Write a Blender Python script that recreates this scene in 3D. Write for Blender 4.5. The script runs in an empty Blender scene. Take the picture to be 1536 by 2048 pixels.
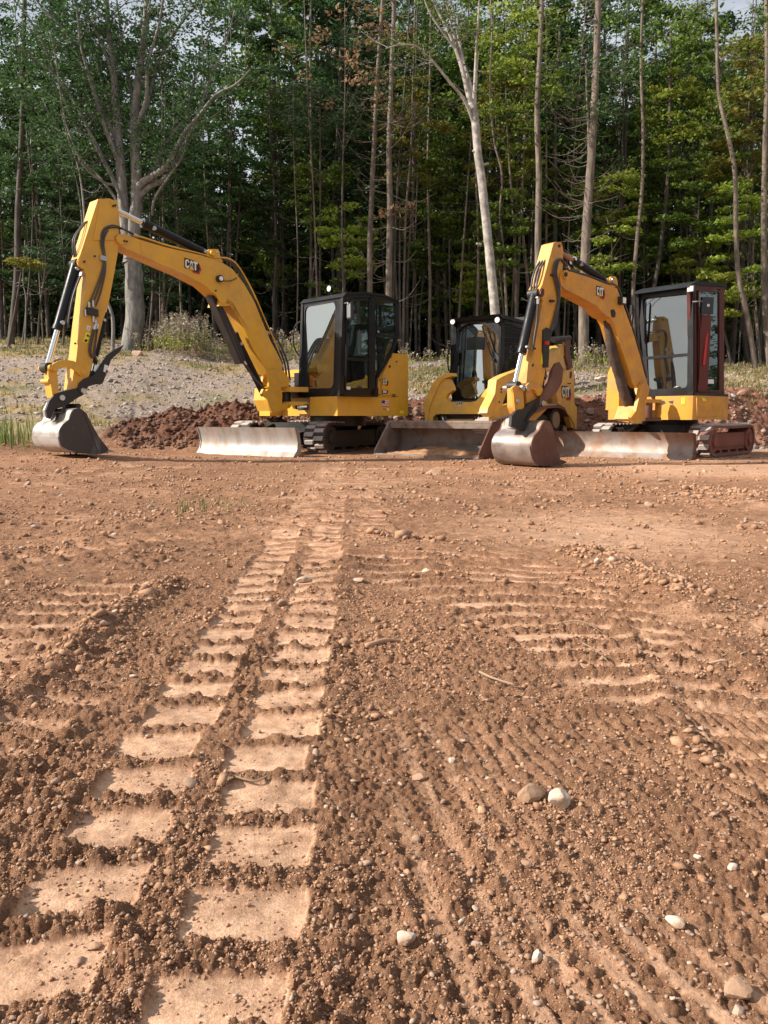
import bpy, bmesh, math, random
import numpy as np
from mathutils import Vector, Matrix
R = math.radians
scene = bpy.context.scene
COL = scene.collection
# ------------------------------------------------------------------ camera, sky, sun, exposure
CAM_H = 0.60
PITCH = R(7.0)
FPX = 1547.0
cam_d = bpy.data.cameras.new('camera')
cam_d.sensor_fit = 'VERTICAL'; cam_d.sensor_height = 36.0; cam_d.lens = 36.0*FPX/2048.0
cam_d.clip_start = 0.05; cam_d.clip_end = 2000
cam = bpy.data.objects.new('camera', cam_d); COL.objects.link(cam)
cam.location = (0, 0, CAM_H); cam.rotation_euler = (R(90)-PITCH, 0, 0)
scene.camera = cam
SUN_EL = R(34); SUN_AZ = Vector((-0.985, -0.17, 0)).normalized()   # where the sun stands, seen from above
sun_to = Vector((SUN_AZ.x*math.cos(SUN_EL), SUN_AZ.y*math.cos(SUN_EL), math.sin(SUN_EL)))
w = bpy.data.worlds.new('World'); scene.world = w; w.use_nodes = True
nt = w.node_tree; nt.nodes.clear()
o_ = nt.nodes.new('ShaderNodeOutputWorld'); bg = nt.nodes.new('ShaderNodeBackground')
sky = nt.nodes.new('ShaderNodeTexSky'); sky.sky_type = 'NISHITA'; sky.sun_disc = False
sky.sun_elevation = SUN_EL; sky.sun_rotation = math.atan2(SUN_AZ.x, SUN_AZ.y) % (2*math.pi)
sky.air_density = 1.0; sky.dust_density = 2.0; sky.ozone_density = 1.0
tc = nt.nodes.new('ShaderNodeTexCoord'); mp = nt.nodes.new('ShaderNodeMapping'); mp.inputs['Scale'].default_value = (1, 1, 3.2)
nz = nt.nodes.new('ShaderNodeTexNoise'); nz.inputs['Scale'].default_value = 2.3; nz.inputs['Detail'].default_value = 9; nz.inputs['Roughness'].default_value = .58
rp = nt.nodes.new('ShaderNodeValToRGB'); rp.color_ramp.elements[0].position = .40; rp.color_ramp.elements[1].position = .66
rp.color_ramp.elements[0].color = (0.30, 0.30, 0.30, 1); rp.color_ramp.elements[1].color = (.95, .95, .95, 1)
mx = nt.nodes.new('ShaderNodeMix'); mx.data_type = 'RGBA'
mx.inputs['B'].default_value = (12.0, 12.5, 13.2, 1)
nt.links.new(tc.outputs['Generated'], mp.inputs['Vector']); nt.links.new(mp.outputs[0], nz.inputs['Vector'])
nt.links.new(nz.outputs['Fac'], rp.inputs[0]); nt.links.new(rp.outputs[0], mx.inputs['Factor'])
nt.links.new(sky.outputs[0], mx.inputs['A']); nt.links.new(mx.outputs['Result'], bg.inputs['Color'])
bg.inputs['Strength'].default_value = 0.055
nt.links.new(bg.outputs[0], o_.inputs[0])
sl = bpy.data.lights.new('sun', 'SUN'); sl.energy = 5.0; sl.angle = R(0.6); sl.color = (1.0, .93, .82)
so = bpy.data.objects.new('sun', sl); COL.objects.link(so)
so.rotation_euler = sun_to.to_track_quat('Z', 'Y').to_euler(); so.location = (-30, -10, 40)
scene.view_settings.view_transform = 'Standard'; scene.view_settings.look = 'None'
scene.view_settings.exposure = 0.68; scene.view_settings.gamma = 1
scene.render.resolution_x = 768; scene.render.resolution_y = 1024
scene.render.engine = 'CYCLES'
scene.cycles.max_bounces = 6; scene.cycles.transparent_max_bounces = 12
rnd = random.Random(7)

# ------------------------------------------------------------------ helpers
CT, ST = math.cos(PITCH), math.sin(PITCH)
def ray(px, py):
    u = (px-768)/FPX; v = (1024-py)/FPX
    return Vector((u, CT+v*ST, -ST+v*CT))
def P(px, py, Y):                     # the point of the place at distance Y that the photo shows at (px, py)
    r = ray(px, py); t = Y/r.y
    return Vector((r.x*t, Y, CAM_H+r.z*t))
def G(px, py, z=0.0):                 # on level ground
    r = ray(px, py); t = (z-CAM_H)/r.z
    return Vector((r.x*t, r.y*t, z))
class Plane:                          # an upright plane through p with horizontal direction u
    def __init__(s, p, u):
        s.p = Vector(p); s.u = Vector(u).normalized(); s.n = Vector((-s.u.y, s.u.x, 0))
    def __call__(s, px, py):
        r = ray(px, py); t = (s.p-Vector((0, 0, CAM_H))).dot(s.n)/r.dot(s.n)
        return Vector((0, 0, CAM_H))+r*t
    def off(s, d): return Plane(s.p+s.n*d, s.u)
def fdir(deg):                        # forward and left of a machine turned by deg
    a = R(deg); return Vector((-math.sin(a), -math.cos(a), 0)), Vector((math.cos(a), -math.sin(a), 0))
UP = Vector((0, 0, 1))
def tag(o, label=None, cat=None, group=None, kind=None):
    if label: o['label'] = label
    if cat: o['category'] = cat
    if group: o['group'] = group
    if kind: o['kind'] = kind
    return o
def empty(name, loc, rz=0, **k):
    o = bpy.data.objects.new(name, None); COL.objects.link(o); o.location = loc; o.rotation_euler = (0, 0, rz)
    o.empty_display_size = .2
    tag(o, **k); return o
def rootmat(p):
    while p.parent: p = p.parent
    return Matrix.Translation(p.location) @ p.rotation_euler.to_matrix().to_4x4()
def obj(name, bm, mat, parent=None, bevel=0, smooth=False, seg=1, label=None):
    if bevel:
        es = [e for e in bm.edges if len(e.link_faces) == 2 and e.calc_face_angle(0) > .45]
        if es: bmesh.ops.bevel(bm, geom=es, offset=bevel, segments=seg, affect='EDGES', clamp_overlap=True, profile=.6)
    bmesh.ops.recalc_face_normals(bm, faces=bm.faces)
    me = bpy.data.meshes.new(name); bm.to_mesh(me); bm.free()
    if parent is not None: me.transform(rootmat(parent).inverted())
    if smooth: me.shade_smooth()
    if isinstance(mat, (list, tuple)):
        for m in mat: me.materials.append(m)
    else: me.materials.append(mat)
    o = bpy.data.objects.new(name, me); COL.objects.link(o)
    if parent is not None: o.parent = parent
    if label: o['label'] = label
    return o
def smooth_angle(o, ang=35):
    me = o.data; me.shade_smooth()
    try: me.set_sharp_from_angle(angle=R(ang))
    except Exception: pass
    return o
def prism(bm, pts, vec):
    a = [bm.verts.new(p) for p in pts]; b = [bm.verts.new(Vector(p)+vec) for p in pts]
    n = len(a)
    bm.faces.new(a); bm.faces.new(b[::-1])
    for i in range(n): bm.faces.new((a[i], a[(i+1) % n], b[(i+1) % n], b[i]))
def box(bm, c, ax, ay, az):           # centre and half-axis vectors
    c = Vector(c); ax = Vector(ax); ay = Vector(ay); az = Vector(az)
    prism(bm, [c-ax-ay-az, c+ax-ay-az, c+ax+ay-az, c-ax+ay-az], az*2)
def tube(bm, p, q, r, r2=None, n=14, cap=True):
    p = Vector(p); q = Vector(q); r2 = r if r2 is None else r2
    d = (q-p).normalized(); a = d.orthogonal().normalized(); b = d.cross(a)
    A = []; B = []
    for i in range(n):
        t = 2*math.pi*i/n; v = a*math.cos(t)+b*math.sin(t)
        A.append(bm.verts.new(p+v*r)); B.append(bm.verts.new(q+v*r2))
    for i in range(n): bm.faces.new((A[i], A[(i+1) % n], B[(i+1) % n], B[i]))
    if cap: bm.faces.new(A[::-1]); bm.faces.new(B)
def spline(pts, k=6):
    pts = [Vector(p) for p in pts]; out = []
    for i in range(len(pts)-1):
        p0 = pts[max(i-1, 0)]; p1 = pts[i]; p2 = pts[i+1]; p3 = pts[min(i+2, len(pts)-1)]
        for j in range(k):
            t = j/k
            out.append(.5*((2*p1)+(p2-p0)*t+(2*p0-5*p1+4*p2-p3)*t*t+(3*p1-p0-3*p2+p3)*t**3))
    out.append(pts[-1]); return out
def pipe(bm, pts, r, n=7, r_end=None):
    m = len(pts); prev = None; a = None
    rings = []
    for i, p in enumerate(pts):
        d = (pts[min(i+1, m-1)]-pts[max(i-1, 0)])
        if d.length < 1e-9: d = Vector((0, 0, 1))
        d.normalize()
        if a is None: a = d.orthogonal().normalized()
        a = (a-d*a.dot(d)).normalized(); b = d.cross(a)
        rr = r if r_end is None else r+(r_end-r)*i/(m-1)
        rings.append([bm.verts.new(p+(a*math.cos(2*math.pi*j/n)+b*math.sin(2*math.pi*j/n))*rr) for j in range(n)])
    for i in range(m-1):
        for j in range(n): bm.faces.new((rings[i][j], rings[i][(j+1) % n], rings[i+1][(j+1) % n], rings[i+1][j]))
    bm.faces.new(rings[0][::-1]); bm.faces.new(rings[-1])
def roundpoly(pts, r, k=4):
    pts = [Vector(p) for p in pts]; out = []; n = len(pts)
    for i in range(n):
        p = pts[i]; a = pts[i-1]-p; b = pts[(i+1) % n]-p
        rr = min(r, a.length*.45, b.length*.45); A = p+a.normalized()*rr; B = p+b.normalized()*rr
        for j in range(k+1):
            t = j/k; out.append(A*(1-t)**2+p*2*t*(1-t)+B*t*t)
    return out
def inset(pts, d, n):                 # shrink a planar loop by d; n its normal
    m = len(pts); out = []
    area = sum(((pts[i]-pts[0]).cross(pts[(i+1) % m]-pts[0])).dot(n) for i in range(m))
    s = 1 if area > 0 else -1
    for i in range(m):
        e1 = (pts[i]-pts[i-1]).normalized(); e2 = (pts[(i+1) % m]-pts[i]).normalized()
        n1 = n.cross(e1)*s; n2 = n.cross(e2)*s
        v = n1+n2
        if v.length < 1e-6: v = n1
        v.normalize(); c = max(v.dot(n1), .4)
        out.append(pts[i]+v*(d/c))
    return out
def ring(bm, outer, inner, vec):      # a frame between two loops of equal count, with depth
    n = len(outer)
    L = [[bm.verts.new(p) for p in outer], [bm.verts.new(p) for p in inner],
         [bm.verts.new(p+vec) for p in inner], [bm.verts.new(p+vec) for p in outer]]
    for k in range(4):
        A = L[k]; B = L[(k+1) % 4]
        for i in range(n): bm.faces.new((A[i], A[(i+1) % n], B[(i+1) % n], B[i]))
def B_(): return bmesh.new()
def text_bm(bm, s, origin, u, v, size, bold=.0, depth=.003):
    cu = bpy.data.curves.new('t', 'FONT'); cu.body = s; cu.size = size; cu.extrude = depth/2; cu.offset = bold
    cu.align_x = 'CENTER'; cu.align_y = 'CENTER'; cu.resolution_u = 2
    to = bpy.data.objects.new('t', cu); COL.objects.link(to)
    dg = bpy.context.evaluated_depsgraph_get(); me = bpy.data.meshes.new_from_object(to.evaluated_get(dg))
    nrm = Vector(u).cross(Vector(v)).normalized()
    M = Matrix((( u[0], v[0], nrm[0], origin[0]), (u[1], v[1], nrm[1], origin[1]), (u[2], v[2], nrm[2], origin[2]), (0, 0, 0, 1)))
    me.transform(M); bm.from_mesh(me); bpy.data.objects.remove(to); bpy.data.curves.remove(cu); bpy.data.meshes.remove(me)

# ------------------------------------------------------------------ numpy noise
def _h(ix, iy, seed):
    v = (ix.astype(np.int64)*374761393+iy.astype(np.int64)*668265263+seed*1442695041) & 0xFFFFFFFF
    v = ((v ^ (v >> 13))*1274126177) & 0xFFFFFFFF
    v = (v ^ (v >> 16)) & 0xFFFFFF
    return v.astype(np.float64)/0xFFFFFF
def vnoise(x, y, seed=0):
    ix = np.floor(x); iy = np.floor(y); fx = x-ix; fy = y-iy
    fx = fx*fx*(3-2*fx); fy = fy*fy*(3-2*fy)
    a = _h(ix, iy, seed); b = _h(ix+1, iy, seed); c = _h(ix, iy+1, seed); d = _h(ix+1, iy+1, seed)
    return (a*(1-fx)+b*fx)*(1-fy)+(c*(1-fx)+d*fx)*fy
def fbm(x, y, seed=0, octv=4, gain=.5):
    s = 0; a = 1; t = 0
    for i in range(octv):
        s = s+a*vnoise(x*2**i+17.3*i, y*2**i-9.1*i, seed+i*13); t += a; a *= gain
    return s/t*2-1
def domes(x, y, cell, seed, keep=.8):     # rounded crumbs of about one cell
    X = x/cell; Y = y/cell; ix = np.floor(X); iy = np.floor(Y); best = np.zeros_like(X)
    for dx in (-1, 0, 1):
        for dy in (-1, 0, 1):
            cx = ix+dx; cy = iy+dy
            jx = cx+_h(cx, cy, seed); jy = cy+_h(cx, cy, seed+1); rr = .28+.5*_h(cx, cy, seed+2)
            k = (_h(cx, cy, seed+3) < keep)
            d2 = ((X-jx)**2+(Y-jy)**2)/(rr*rr)
            best = np.maximum(best, np.where(k, np.sqrt(np.maximum(0, 1-d2))*rr, 0))
    return best*cell
def sst(a, b, x):
    t = np.clip((x-a)/(b-a), 0, 1); return t*t*(3-2*t)
# ------------------------------------------------------------------ materials
def newmat(name):
    m = bpy.data.materials.new(name); m.use_nodes = True
    return m, m.node_tree, m.node_tree.nodes['Principled BSDF']
def lk(nt, a, b): nt.links.new(a, b)
def mixc(nt, fac, a, b, mode='MIX'):
    n = nt.nodes.new('ShaderNodeMix'); n.data_type = 'RGBA'; n.blend_type = mode
    for s, v in (('Factor', fac), ('A', a), ('B', b)):
        if hasattr(v, 'links') or hasattr(v, 'is_linked'): nt.links.new(v, n.inputs[s])
        elif s == 'Factor': n.inputs[s].default_value = v
        else: n.inputs[s].default_value = (*v, 1)
    return n.outputs['Result']
def noise(nt, scale, detail=5, rough=.55, vec=None, stretch=None):
    n = nt.nodes.new('ShaderNodeTexNoise'); n.inputs['Scale'].default_value = scale
    n.inputs['Detail'].default_value = detail; n.inputs['Roughness'].default_value = rough
    t = nt.nodes.new('ShaderNodeTexCoord')
    src = t.outputs['Object']
    if stretch:
        m = nt.nodes.new('ShaderNodeMapping'); m.inputs['Scale'].default_value = stretch
        nt.links.new(src, m.inputs['Vector']); src = m.outputs[0]
    nt.links.new(src, n.inputs['Vector']); return n.outputs['Fac']
def ramp(nt, src, lo, hi, a=0., b=1.):
    n = nt.nodes.new('ShaderNodeMapRange'); n.inputs['From Min'].default_value = lo; n.inputs['From Max'].default_value = hi
    n.inputs['To Min'].default_value = a; n.inputs['To Max'].default_value = b; n.clamp = True
    nt.links.new(src, n.inputs['Value']); return n.outputs['Result']
def bump(nt, bs, src, strength, dist=.01):
    b = nt.nodes.new('ShaderNodeBump'); b.inputs['Strength'].default_value = strength; b.inputs['Distance'].default_value = dist
    nt.links.new(src, b.inputs['Height']); nt.links.new(b.outputs[0], bs.inputs['Normal'])
DIRT = (.30, .175, .105)
def surf(name, col, rough=.5, metal=0., var=None, dust=0., dust_col=DIRT, dscale=3., bmp=.0, bscale=60., coat=0., stretch=None, rust=None):
    m, t, b = newmat(name)
    c = mixc(t, ramp(t, noise(t, 1.7, 4), .3, .7), [x*.93 for x in col], [min(1, x*1.05) for x in col])
    if var: c = mixc(t, ramp(t, noise(t, var[1], 6, .6, stretch=stretch), var[2], var[3]), c, var[0])
    if rust: c = mixc(t, ramp(t, noise(t, rust[1], 8, .65), rust[2], rust[3]), c, rust[0])
    if dust:
        f = ramp(t, noise(t, dscale, 9, .68), .42, .75, dust*.25, min(1, dust*1.4))
        c = mixc(t, f, c, dust_col)
        r = ramp(t, noise(t, dscale, 9, .68), .42, .75, rough, min(1, rough+.35)); lk(t, r, b.inputs['Roughness'])
    else: b.inputs['Roughness'].default_value = rough
    lk(t, c, b.inputs['Base Color'])
    b.inputs['Metallic'].default_value = metal
    b.inputs['Coat Weight'].default_value = coat; b.inputs['Coat Roughness'].default_value = .15
    if bmp: bump(t, b, noise(t, bscale, 6, .6), bmp, .004)
    return m
YEL = (.74, .39, .018)
M = {}
M['yellow'] = surf('yellow_paint', YEL, .40, var=((.52, .27, .03), 2.6, .50, .80), dust=.34, dscale=4.5, dust_col=(.42, .25, .12), coat=.25, bmp=.04, bscale=25)
M['yellow2'] = surf('yellow_paint_dusty', (.72, .335, .014), .45, var=((.46, .20, .03), 3.2, .48, .75), dust=.6, dscale=5, dust_col=(.40, .22, .11), coat=.15, bmp=.06, bscale=25)
M['yellow3'] = surf('yellow_paint_loader', (.80, .45, .03), .42, var=((.58, .32, .05), 3, .50, .78), dust=.55, dscale=5, dust_col=(.45, .28, .15), coat=.15, bmp=.06, bscale=25)
M['black'] = surf('black_paint', (.006, .006, .008), .36, dust=.03, dust_col=(.12, .09, .07))
M['black'].node_tree.nodes['Principled BSDF'].inputs['Specular IOR Level'].default_value = .32
M['blackd'] = surf('black_steel', (.016, .015, .015), .4, dust=.25, dust_col=(.07, .05, .04))
M['maroon'] = surf('dark_red_cast_steel', (.075, .008, .009), .34, dust=.06)  # near cab side: red cast of the lens flare put into its colour
M['steel'] = surf('worn_steel', (.40, .385, .37), .5, .35, var=((.20, .17, .15), 5, .45, .72), dust=.45, dust_col=(.42, .29, .20), bmp=.15, bscale=30, stretch=(1, 1, .25))
M['blade2'] = surf('rusty_worn_steel', (.30, .275, .265), .52, .35, var=((.19, .115, .075), 4, .42, .62), dust=.55, dust_col=(.36, .21, .125), bmp=.25, bscale=30)
M['bright'] = surf('bright_bucket_steel', (.47, .46, .45), .40, .55, var=((.19, .165, .15), 5, .45, .68), dust=.35, dust_col=(.4, .29, .2), bmp=.1, bscale=20)
M['bright2'] = surf('dirty_bucket_steel', (.33, .30, .285), .42, .5, var=((.13, .095, .08), 4, .42, .66), dust=.45, dust_col=(.34, .22, .16), bmp=.15, bscale=20)
M['darkside'] = surf('shaded_scratched_steel', (.045, .042, .042), .5, .2, var=((.16, .15, .145), 9, .58, .72), dust=.25, stretch=(1, 1, .3), dust_col=(.17, .12, .09), bmp=.12, bscale=20)  # large bucket cheeks: scratched steel with their shade put into the colour
M['redside'] = surf('red_cast_steel', (.12, .048, .034), .55, .2, var=((.2, .1, .075), 6, .5, .75), dust=.3, dust_col=(.22, .12, .08), bmp=.12, bscale=20)  # steel of shaded sides, their red colour cast painted into the base colour
M['bucketin'] = surf('loader_bucket_steel', (.27, .245, .23), .55, .4, var=((.13, .085, .06), 5, .45, .65), dust=.6, dust_col=(.30, .19, .12), bmp=.25, bscale=25)
M['chrome'] = surf('chrome_rod', (.75, .74, .73), .12, 1.0)
M['copper'] = surf('rusty_rod', (.42, .22, .16), .3, .8)
M['rubber'] = surf('track_rubber', (.32, .28, .26), .75, dust=.95, dust_col=(.50, .42, .37), dscale=9, bmp=.3, bscale=30)
M['rubber_side'] = surf('track_rubber_side', (.022, .021, .022), .7, dust=.5, dust_col=(.14, .11, .09), bmp=.15)
M['rubber_red'] = surf('muddy_red_cast_rubber', (.12, .055, .04), .8, dust=.9, dust_col=(.30, .13, .085), dscale=5, bmp=.35, bscale=25)  # mud, plus the red flare cast added to the rubber colour
M['frame'] = surf('track_frame_steel', (.015, .014, .014), .6, dust=.4, dust_col=(.1, .065, .05))
M['frame_red'] = surf('muddy_red_cast_frame', (.17, .05, .035), .7, dust=.8, dust_col=(.30, .11, .07), bmp=.3, bscale=20)  # muddy frame whose colour also carries the red cast
M['hose'] = surf('hose_rubber', (.03, .03, .033), .42, dust=.3, dust_col=(.2, .17, .15))
M['muddy'] = surf('mud_covered_guard', (.04, .03, .026), .85, dust=.8, dust_col=(.13, .085, .06), bmp=.8, bscale=30, dscale=8)
M['plastic'] = surf('cab_plastic', (.022, .024, .026), .5)
M['seat'] = surf('seat_fabric', (.05, .055, .06), .8)
M['teal'] = surf('floor_mat', (.12, .17, .18), .5)
M['red'] = surf('red_plastic', (.55, .03, .02), .35)
M['white'] = surf('white_print', (.8, .8, .78), .5)
M['blackprint'] = surf('black_print', (.01, .01, .01), .5)
M['redprint'] = surf('red_print', (.45, .01, .03), .5)
M['yelprint'] = surf('yellow_label', (.85, .72, .03), .5)
M['goldprint'] = surf('gold_print', (.80, .48, .06), .5)
M['blueprint'] = surf('blue_print', (.02, .03, .16), .5)
M['lamp'] = surf('lamp_glass', (.85, .85, .82), .15)
M['silver'] = surf('mirror_back', (.5, .5, .5), .25, .6)
M['zinc'] = surf('zinc_fitting', (.6, .58, .55), .3, .9)
M['bottle'] = surf('blue_bottle', (.15, .45, .6), .2)
def glassmat(name, tint, refl, haze, hz=(.5, .5, .48)):
    m = bpy.data.materials.new(name); m.use_nodes = True; t = m.node_tree; t.nodes.clear()
    o = t.nodes.new('ShaderNodeOutputMaterial'); tr = t.nodes.new('ShaderNodeBsdfTransparent'); tr.inputs[0].default_value = (*tint, 1)
    g = t.nodes.new('ShaderNodeBsdfGlossy'); g.inputs['Roughness'].default_value = .015; g.inputs[0].default_value = (.95, 1, 1, 1)
    d = t.nodes.new('ShaderNodeBsdfDiffuse'); d.inputs[0].default_value = (*hz, 1)
    lw = t.nodes.new('ShaderNodeFresnel'); lw.inputs[0].default_value = 1.5
    f = ramp(t, lw.outputs[0], .03, .5, refl, min(1, refl+.22))
    m1 = t.nodes.new('ShaderNodeMixShader'); m2 = t.nodes.new('ShaderNodeMixShader')
    lk(t, f, m1.inputs[0]); lk(t, tr.outputs[0], m1.inputs[1]); lk(t, g.outputs[0], m1.inputs[2])
    lk(t, ramp(t, noise(t, 5, 6), .35, .75, haze*.3, haze), m2.inputs[0]); lk(t, m1.outputs[0], m2.inputs[1]); lk(t, d.outputs[0], m2.inputs[2])
    lk(t, m2.outputs[0], o.inputs[0]); return m
M['glass'] = glassmat('window_glass', (.26, .32, .31), .42, .03)
M['glass_side'] = glassmat('door_glass', (.36, .44, .42), .07, .02)
M['glass_dusty'] = glassmat('dusty_window_glass', (.17, .21, .205), .22, .04, (.35, .35, .33))
M['mesh'] = surf('window_guard', (.01, .01, .01), .5)

def leafmat(name, c1, c2, trans=.35):
    m = bpy.data.materials.new(name); m.use_nodes = True; t = m.node_tree; t.nodes.clear()
    o = t.nodes.new('ShaderNodeOutputMaterial'); d = t.nodes.new('ShaderNodeBsdfPrincipled'); tl = t.nodes.new('ShaderNodeBsdfTranslucent')
    d.inputs['Roughness'].default_value = .55; d.inputs['Specular IOR Level'].default_value = .3
    a = t.nodes.new('ShaderNodeAttribute'); a.attribute_name = 'tone'
    oi = t.nodes.new('ShaderNodeObjectInfo')
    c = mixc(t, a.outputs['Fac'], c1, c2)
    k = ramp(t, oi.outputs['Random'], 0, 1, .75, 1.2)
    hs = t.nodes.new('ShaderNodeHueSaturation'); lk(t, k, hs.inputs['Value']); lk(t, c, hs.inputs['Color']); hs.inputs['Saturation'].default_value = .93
    lk(t, ramp(t, oi.outputs['Random'], 0, 1, .485, .508), hs.inputs['Hue'])
    lk(t, hs.outputs[0], d.inputs['Base Color']); lk(t, hs.outputs[0], tl.inputs[0])
    ms = t.nodes.new('ShaderNodeMixShader'); ms.inputs[0].default_value = trans
    lk(t, d.outputs[0], ms.inputs[1]); lk(t, tl.outputs[0], ms.inputs[2]); lk(t, ms.outputs[0], o.inputs[0]); return m
L = {}
L['maple'] = leafmat('maple_leaves', (.05, .11, .016), (.22, .32, .035), .42)  # lighter end raised so front crowns carry sunlight in their colour
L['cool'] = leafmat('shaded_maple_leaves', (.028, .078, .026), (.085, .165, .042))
L['pine'] = leafmat('pine_needles', (.022, .06, .026), (.085, .15, .045), .2)
L['lime'] = leafmat('sunlit_leaves', (.15, .25, .02), (.48, .55, .06), .5)  # yellow-green brightened to put sunlight into the leaf colour
L['warm'] = leafmat('yellowing_leaves', (.12, .15, .02), (.38, .32, .05), .5)
L['rust'] = leafmat('rust_leaves', (.20, .11, .05), (.40, .25, .12), .4)
L['grass'] = leafmat('dry_grass', (.22, .16, .07), (.36, .29, .13), .3)
L['green'] = leafmat('green_grass', (.08, .14, .03), (.20, .25, .06), .35)
L['weed'] = leafmat('seed_heads', (.16, .12, .09), (.42, .36, .28), .25)
def bark(name, c1, c2, sc, st, bs=.8):
    m, t, b = newmat(name)
    n1 = noise(t, sc, 8, .65, stretch=st)
    c = mixc(t, ramp(t, n1, .35, .65), c1, c2)
    c = mixc(t, ramp(t, noise(t, 1.3, 3), .5, .8), c, [x*.6 for x in c1])
    lk(t, c, b.inputs['Base Color']); b.inputs['Roughness'].default_value = .9
    bump(t, b, n1, bs, .03); return m
M['bark'] = bark('grey_bark', (.09, .07, .056), (.25, .195, .155), 9, (1, 1, .22))
M['bark_dark'] = bark('dark_bark', (.04, .032, .027), (.12, .095, .08), 9, (1, 1, .2))
M['birch'] = bark('pale_bark', (.22, .19, .165), (.52, .475, .43), 7, (1, 1, .9), .4)
M['smoothbark'] = bark('smooth_grey_bark', (.12, .11, .10), (.29, .27, .245), 12, (1, 1, .28), .9)
# ------------------------------------------------------------------ ground
BUMPS = []
def track_band(x, y):                    # the two rows of lug prints running away from the camera
    xc = -.285-.033*(y-.8)-.004*(y-.8)**2*.3
    wob = .006*np.sin(y*5.1)
    t = x-xc+wob
    return t
def lug(u, duty, soft):                  # 1 inside a print along the track, 0 between
    f = u-np.floor(u); d = np.abs(f-.5)
    return 1-sst(duty/2-soft, duty/2+soft, d)
def pad_detail(x, y, lod):
    """returns height, compactness for points on the pad"""
    e1 = fbm(x*9, y*9, 3, 3)*.006
    jx = x+e1; jy = y+fbm(x*7+5, y*7, 9, 3)*.010
    comp = np.zeros_like(x)
    h = np.zeros_like(x)
    fade = 1-sst(3.2, 6.5, y)
    # main prints
    t = track_band(jx, jy)
    pit = .1455
    for (c, off, skew) in ((.106, .30, .10), (-.106, -.06, .42)):
        tt = t-c
        u = (jy-.70)/pit+off-tt*skew*2.4
        pid = np.floor(u)
        tt = tt+(_h(pid, np.full_like(u, 3.0), 55)-.5)*.020+fbm(x*38, y*38, 56, 2)*.004
        row = 1-sst(.068, .078, np.abs(tt))
        duty = .60+.20*vnoise(np.floor(u)*3.3, np.full_like(u, c*40), 5)
        L_ = lug(u, duty, .028)
        miss = vnoise(np.floor(u)*7.7, np.full_like(u, c*77), 21)
        pr = row*L_*(.72+.28*sst(.1, .3, miss))*(.80+.20*sst(.3, .6, vnoise(x*22, y*22, 57)))
        pr = pr*(.25+.75*fade)
        h -= .0065*pr; comp = np.maximum(comp, pr)
        h += .001*row*(1-L_)*fade
    band = 1-sst(.17, .23, np.abs(t)); h += .004*band*(1-comp)*fade
    h += .007*np.exp(-((np.abs(t)-.215)/.035)**2)*fade*(.4+.6*vnoise(x*6, y*6, 88))
    # finer prints carrying on towards the machines
    far = sst(3.2, 4.2, y)*(1-sst(9.5, 11, y))
    for cc, wd in ((-.12, .16), (.28, .13), (-3.0, .17), (-2.45, .17)):
        xc = cc-.33-.03*(y-4) if cc > -1 else cc+.25*(y-9.5)
        row = (1-sst(wd*.85, wd, np.abs(jx-xc)))*(far if cc > -1 else sst(7.5, 8, y)*(1-sst(10, 10.5, y)))
        s = .5+.5*np.sin(jy/.11*2*np.pi)
        h += row*(s-.5)*.02; comp = np.maximum(comp, row*sst(.3, .7, 1-s)*.6)
    # turning marks: curved ridges right of centre
    ys_ = [1.5, 1.62, 1.8, 2.1, 2.45, 2.8, 3.1, 3.45]
    xc = np.interp(y, ys_, [.60, .62, .62, .60, .52, .38, .26, .12]); hw = np.interp(y, ys_, [.13, .16, .20, .25, .33, .42, .48, .52])
    ax = x-xc; m = np.exp(-(np.maximum(0, np.abs(ax+.05*fbm(x*4, y*4, 305, 2))-hw+.06)/.06)**2)*sst(1.5, 1.6, y)*(1-sst(3.35, 3.6, y))
    pt = np.interp(y, [1.6, 2.4, 3.3], [.118, .130, .150])
    ph = np.interp(y, np.linspace(1.4, 3.7, 60), np.cumsum(2.3/59/np.interp(np.linspace(1.4, 3.7, 60), [1.6, 2.4, 3.3], [.118, .130, .150])))+(e1*1.5+.55*ax*ax+.16*ax)/pt
    s = .5+.5*np.sin(ph*2*np.pi)
    gap = 1-.75*np.exp(-((ax-.02)/.02)**2)*(1-sst(2.2, 2.6, y))
    h += m*(s**1.5-.4)*.030*(.55+.7*vnoise(x*5, y*5, 301))*gap; comp = np.maximum(comp, m*sst(.3, .75, 1-s)*(.6+.4*vnoise(x*7, y*9, 306))*gap)
    # fan of fine ridges bottom right
    k = np.maximum(0, x-.12)
    ph = (jx+.19*(jy-1)+1.9*k*(jy-.75)+.012*fbm(x*3, y*3, 303, 2))/.060
    m = sst(-.02, .06, x)*(1-sst(1.42, 1.58, y+.25*np.sin(x*6)*.3))*sst(.18, .42, vnoise(x*2.2+3, y*2.2, 41))
    s = .5+.5*np.sin(ph*2*np.pi)
    h += m*(s-.5)*.0085*(.1+1.1*vnoise(x*4, y*2.5, 302)); comp = np.maximum(comp, m*sst(.5, .95, 1-s)*.9*vnoise(x*5, y*3, 304))
    # old prints at the left, with a pushed-up edge
    a = G(60, 1345); b = G(330, 1160)
    dx, dy = b.x-a.x, b.y-a.y; ll = math.hypot(dx, dy); dx /= ll; dy /= ll
    s_ = (jx-a.x)*dx+(jy-a.y)*dy; q = (jx-a.x)*dy-(jy-a.y)*dx
    inn = sst(-.4, 0, s_)*(1-sst(ll*.85, ll*1.1, s_))
    row = (1-sst(.15, .19, np.abs(q+.17)))*inn
    s = .5+.5*np.sin(s_/.15*2*np.pi)
    h += row*(s-.75)*.03; comp = np.maximum(comp, row*sst(.3, .75, 1-s)*.8)
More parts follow.
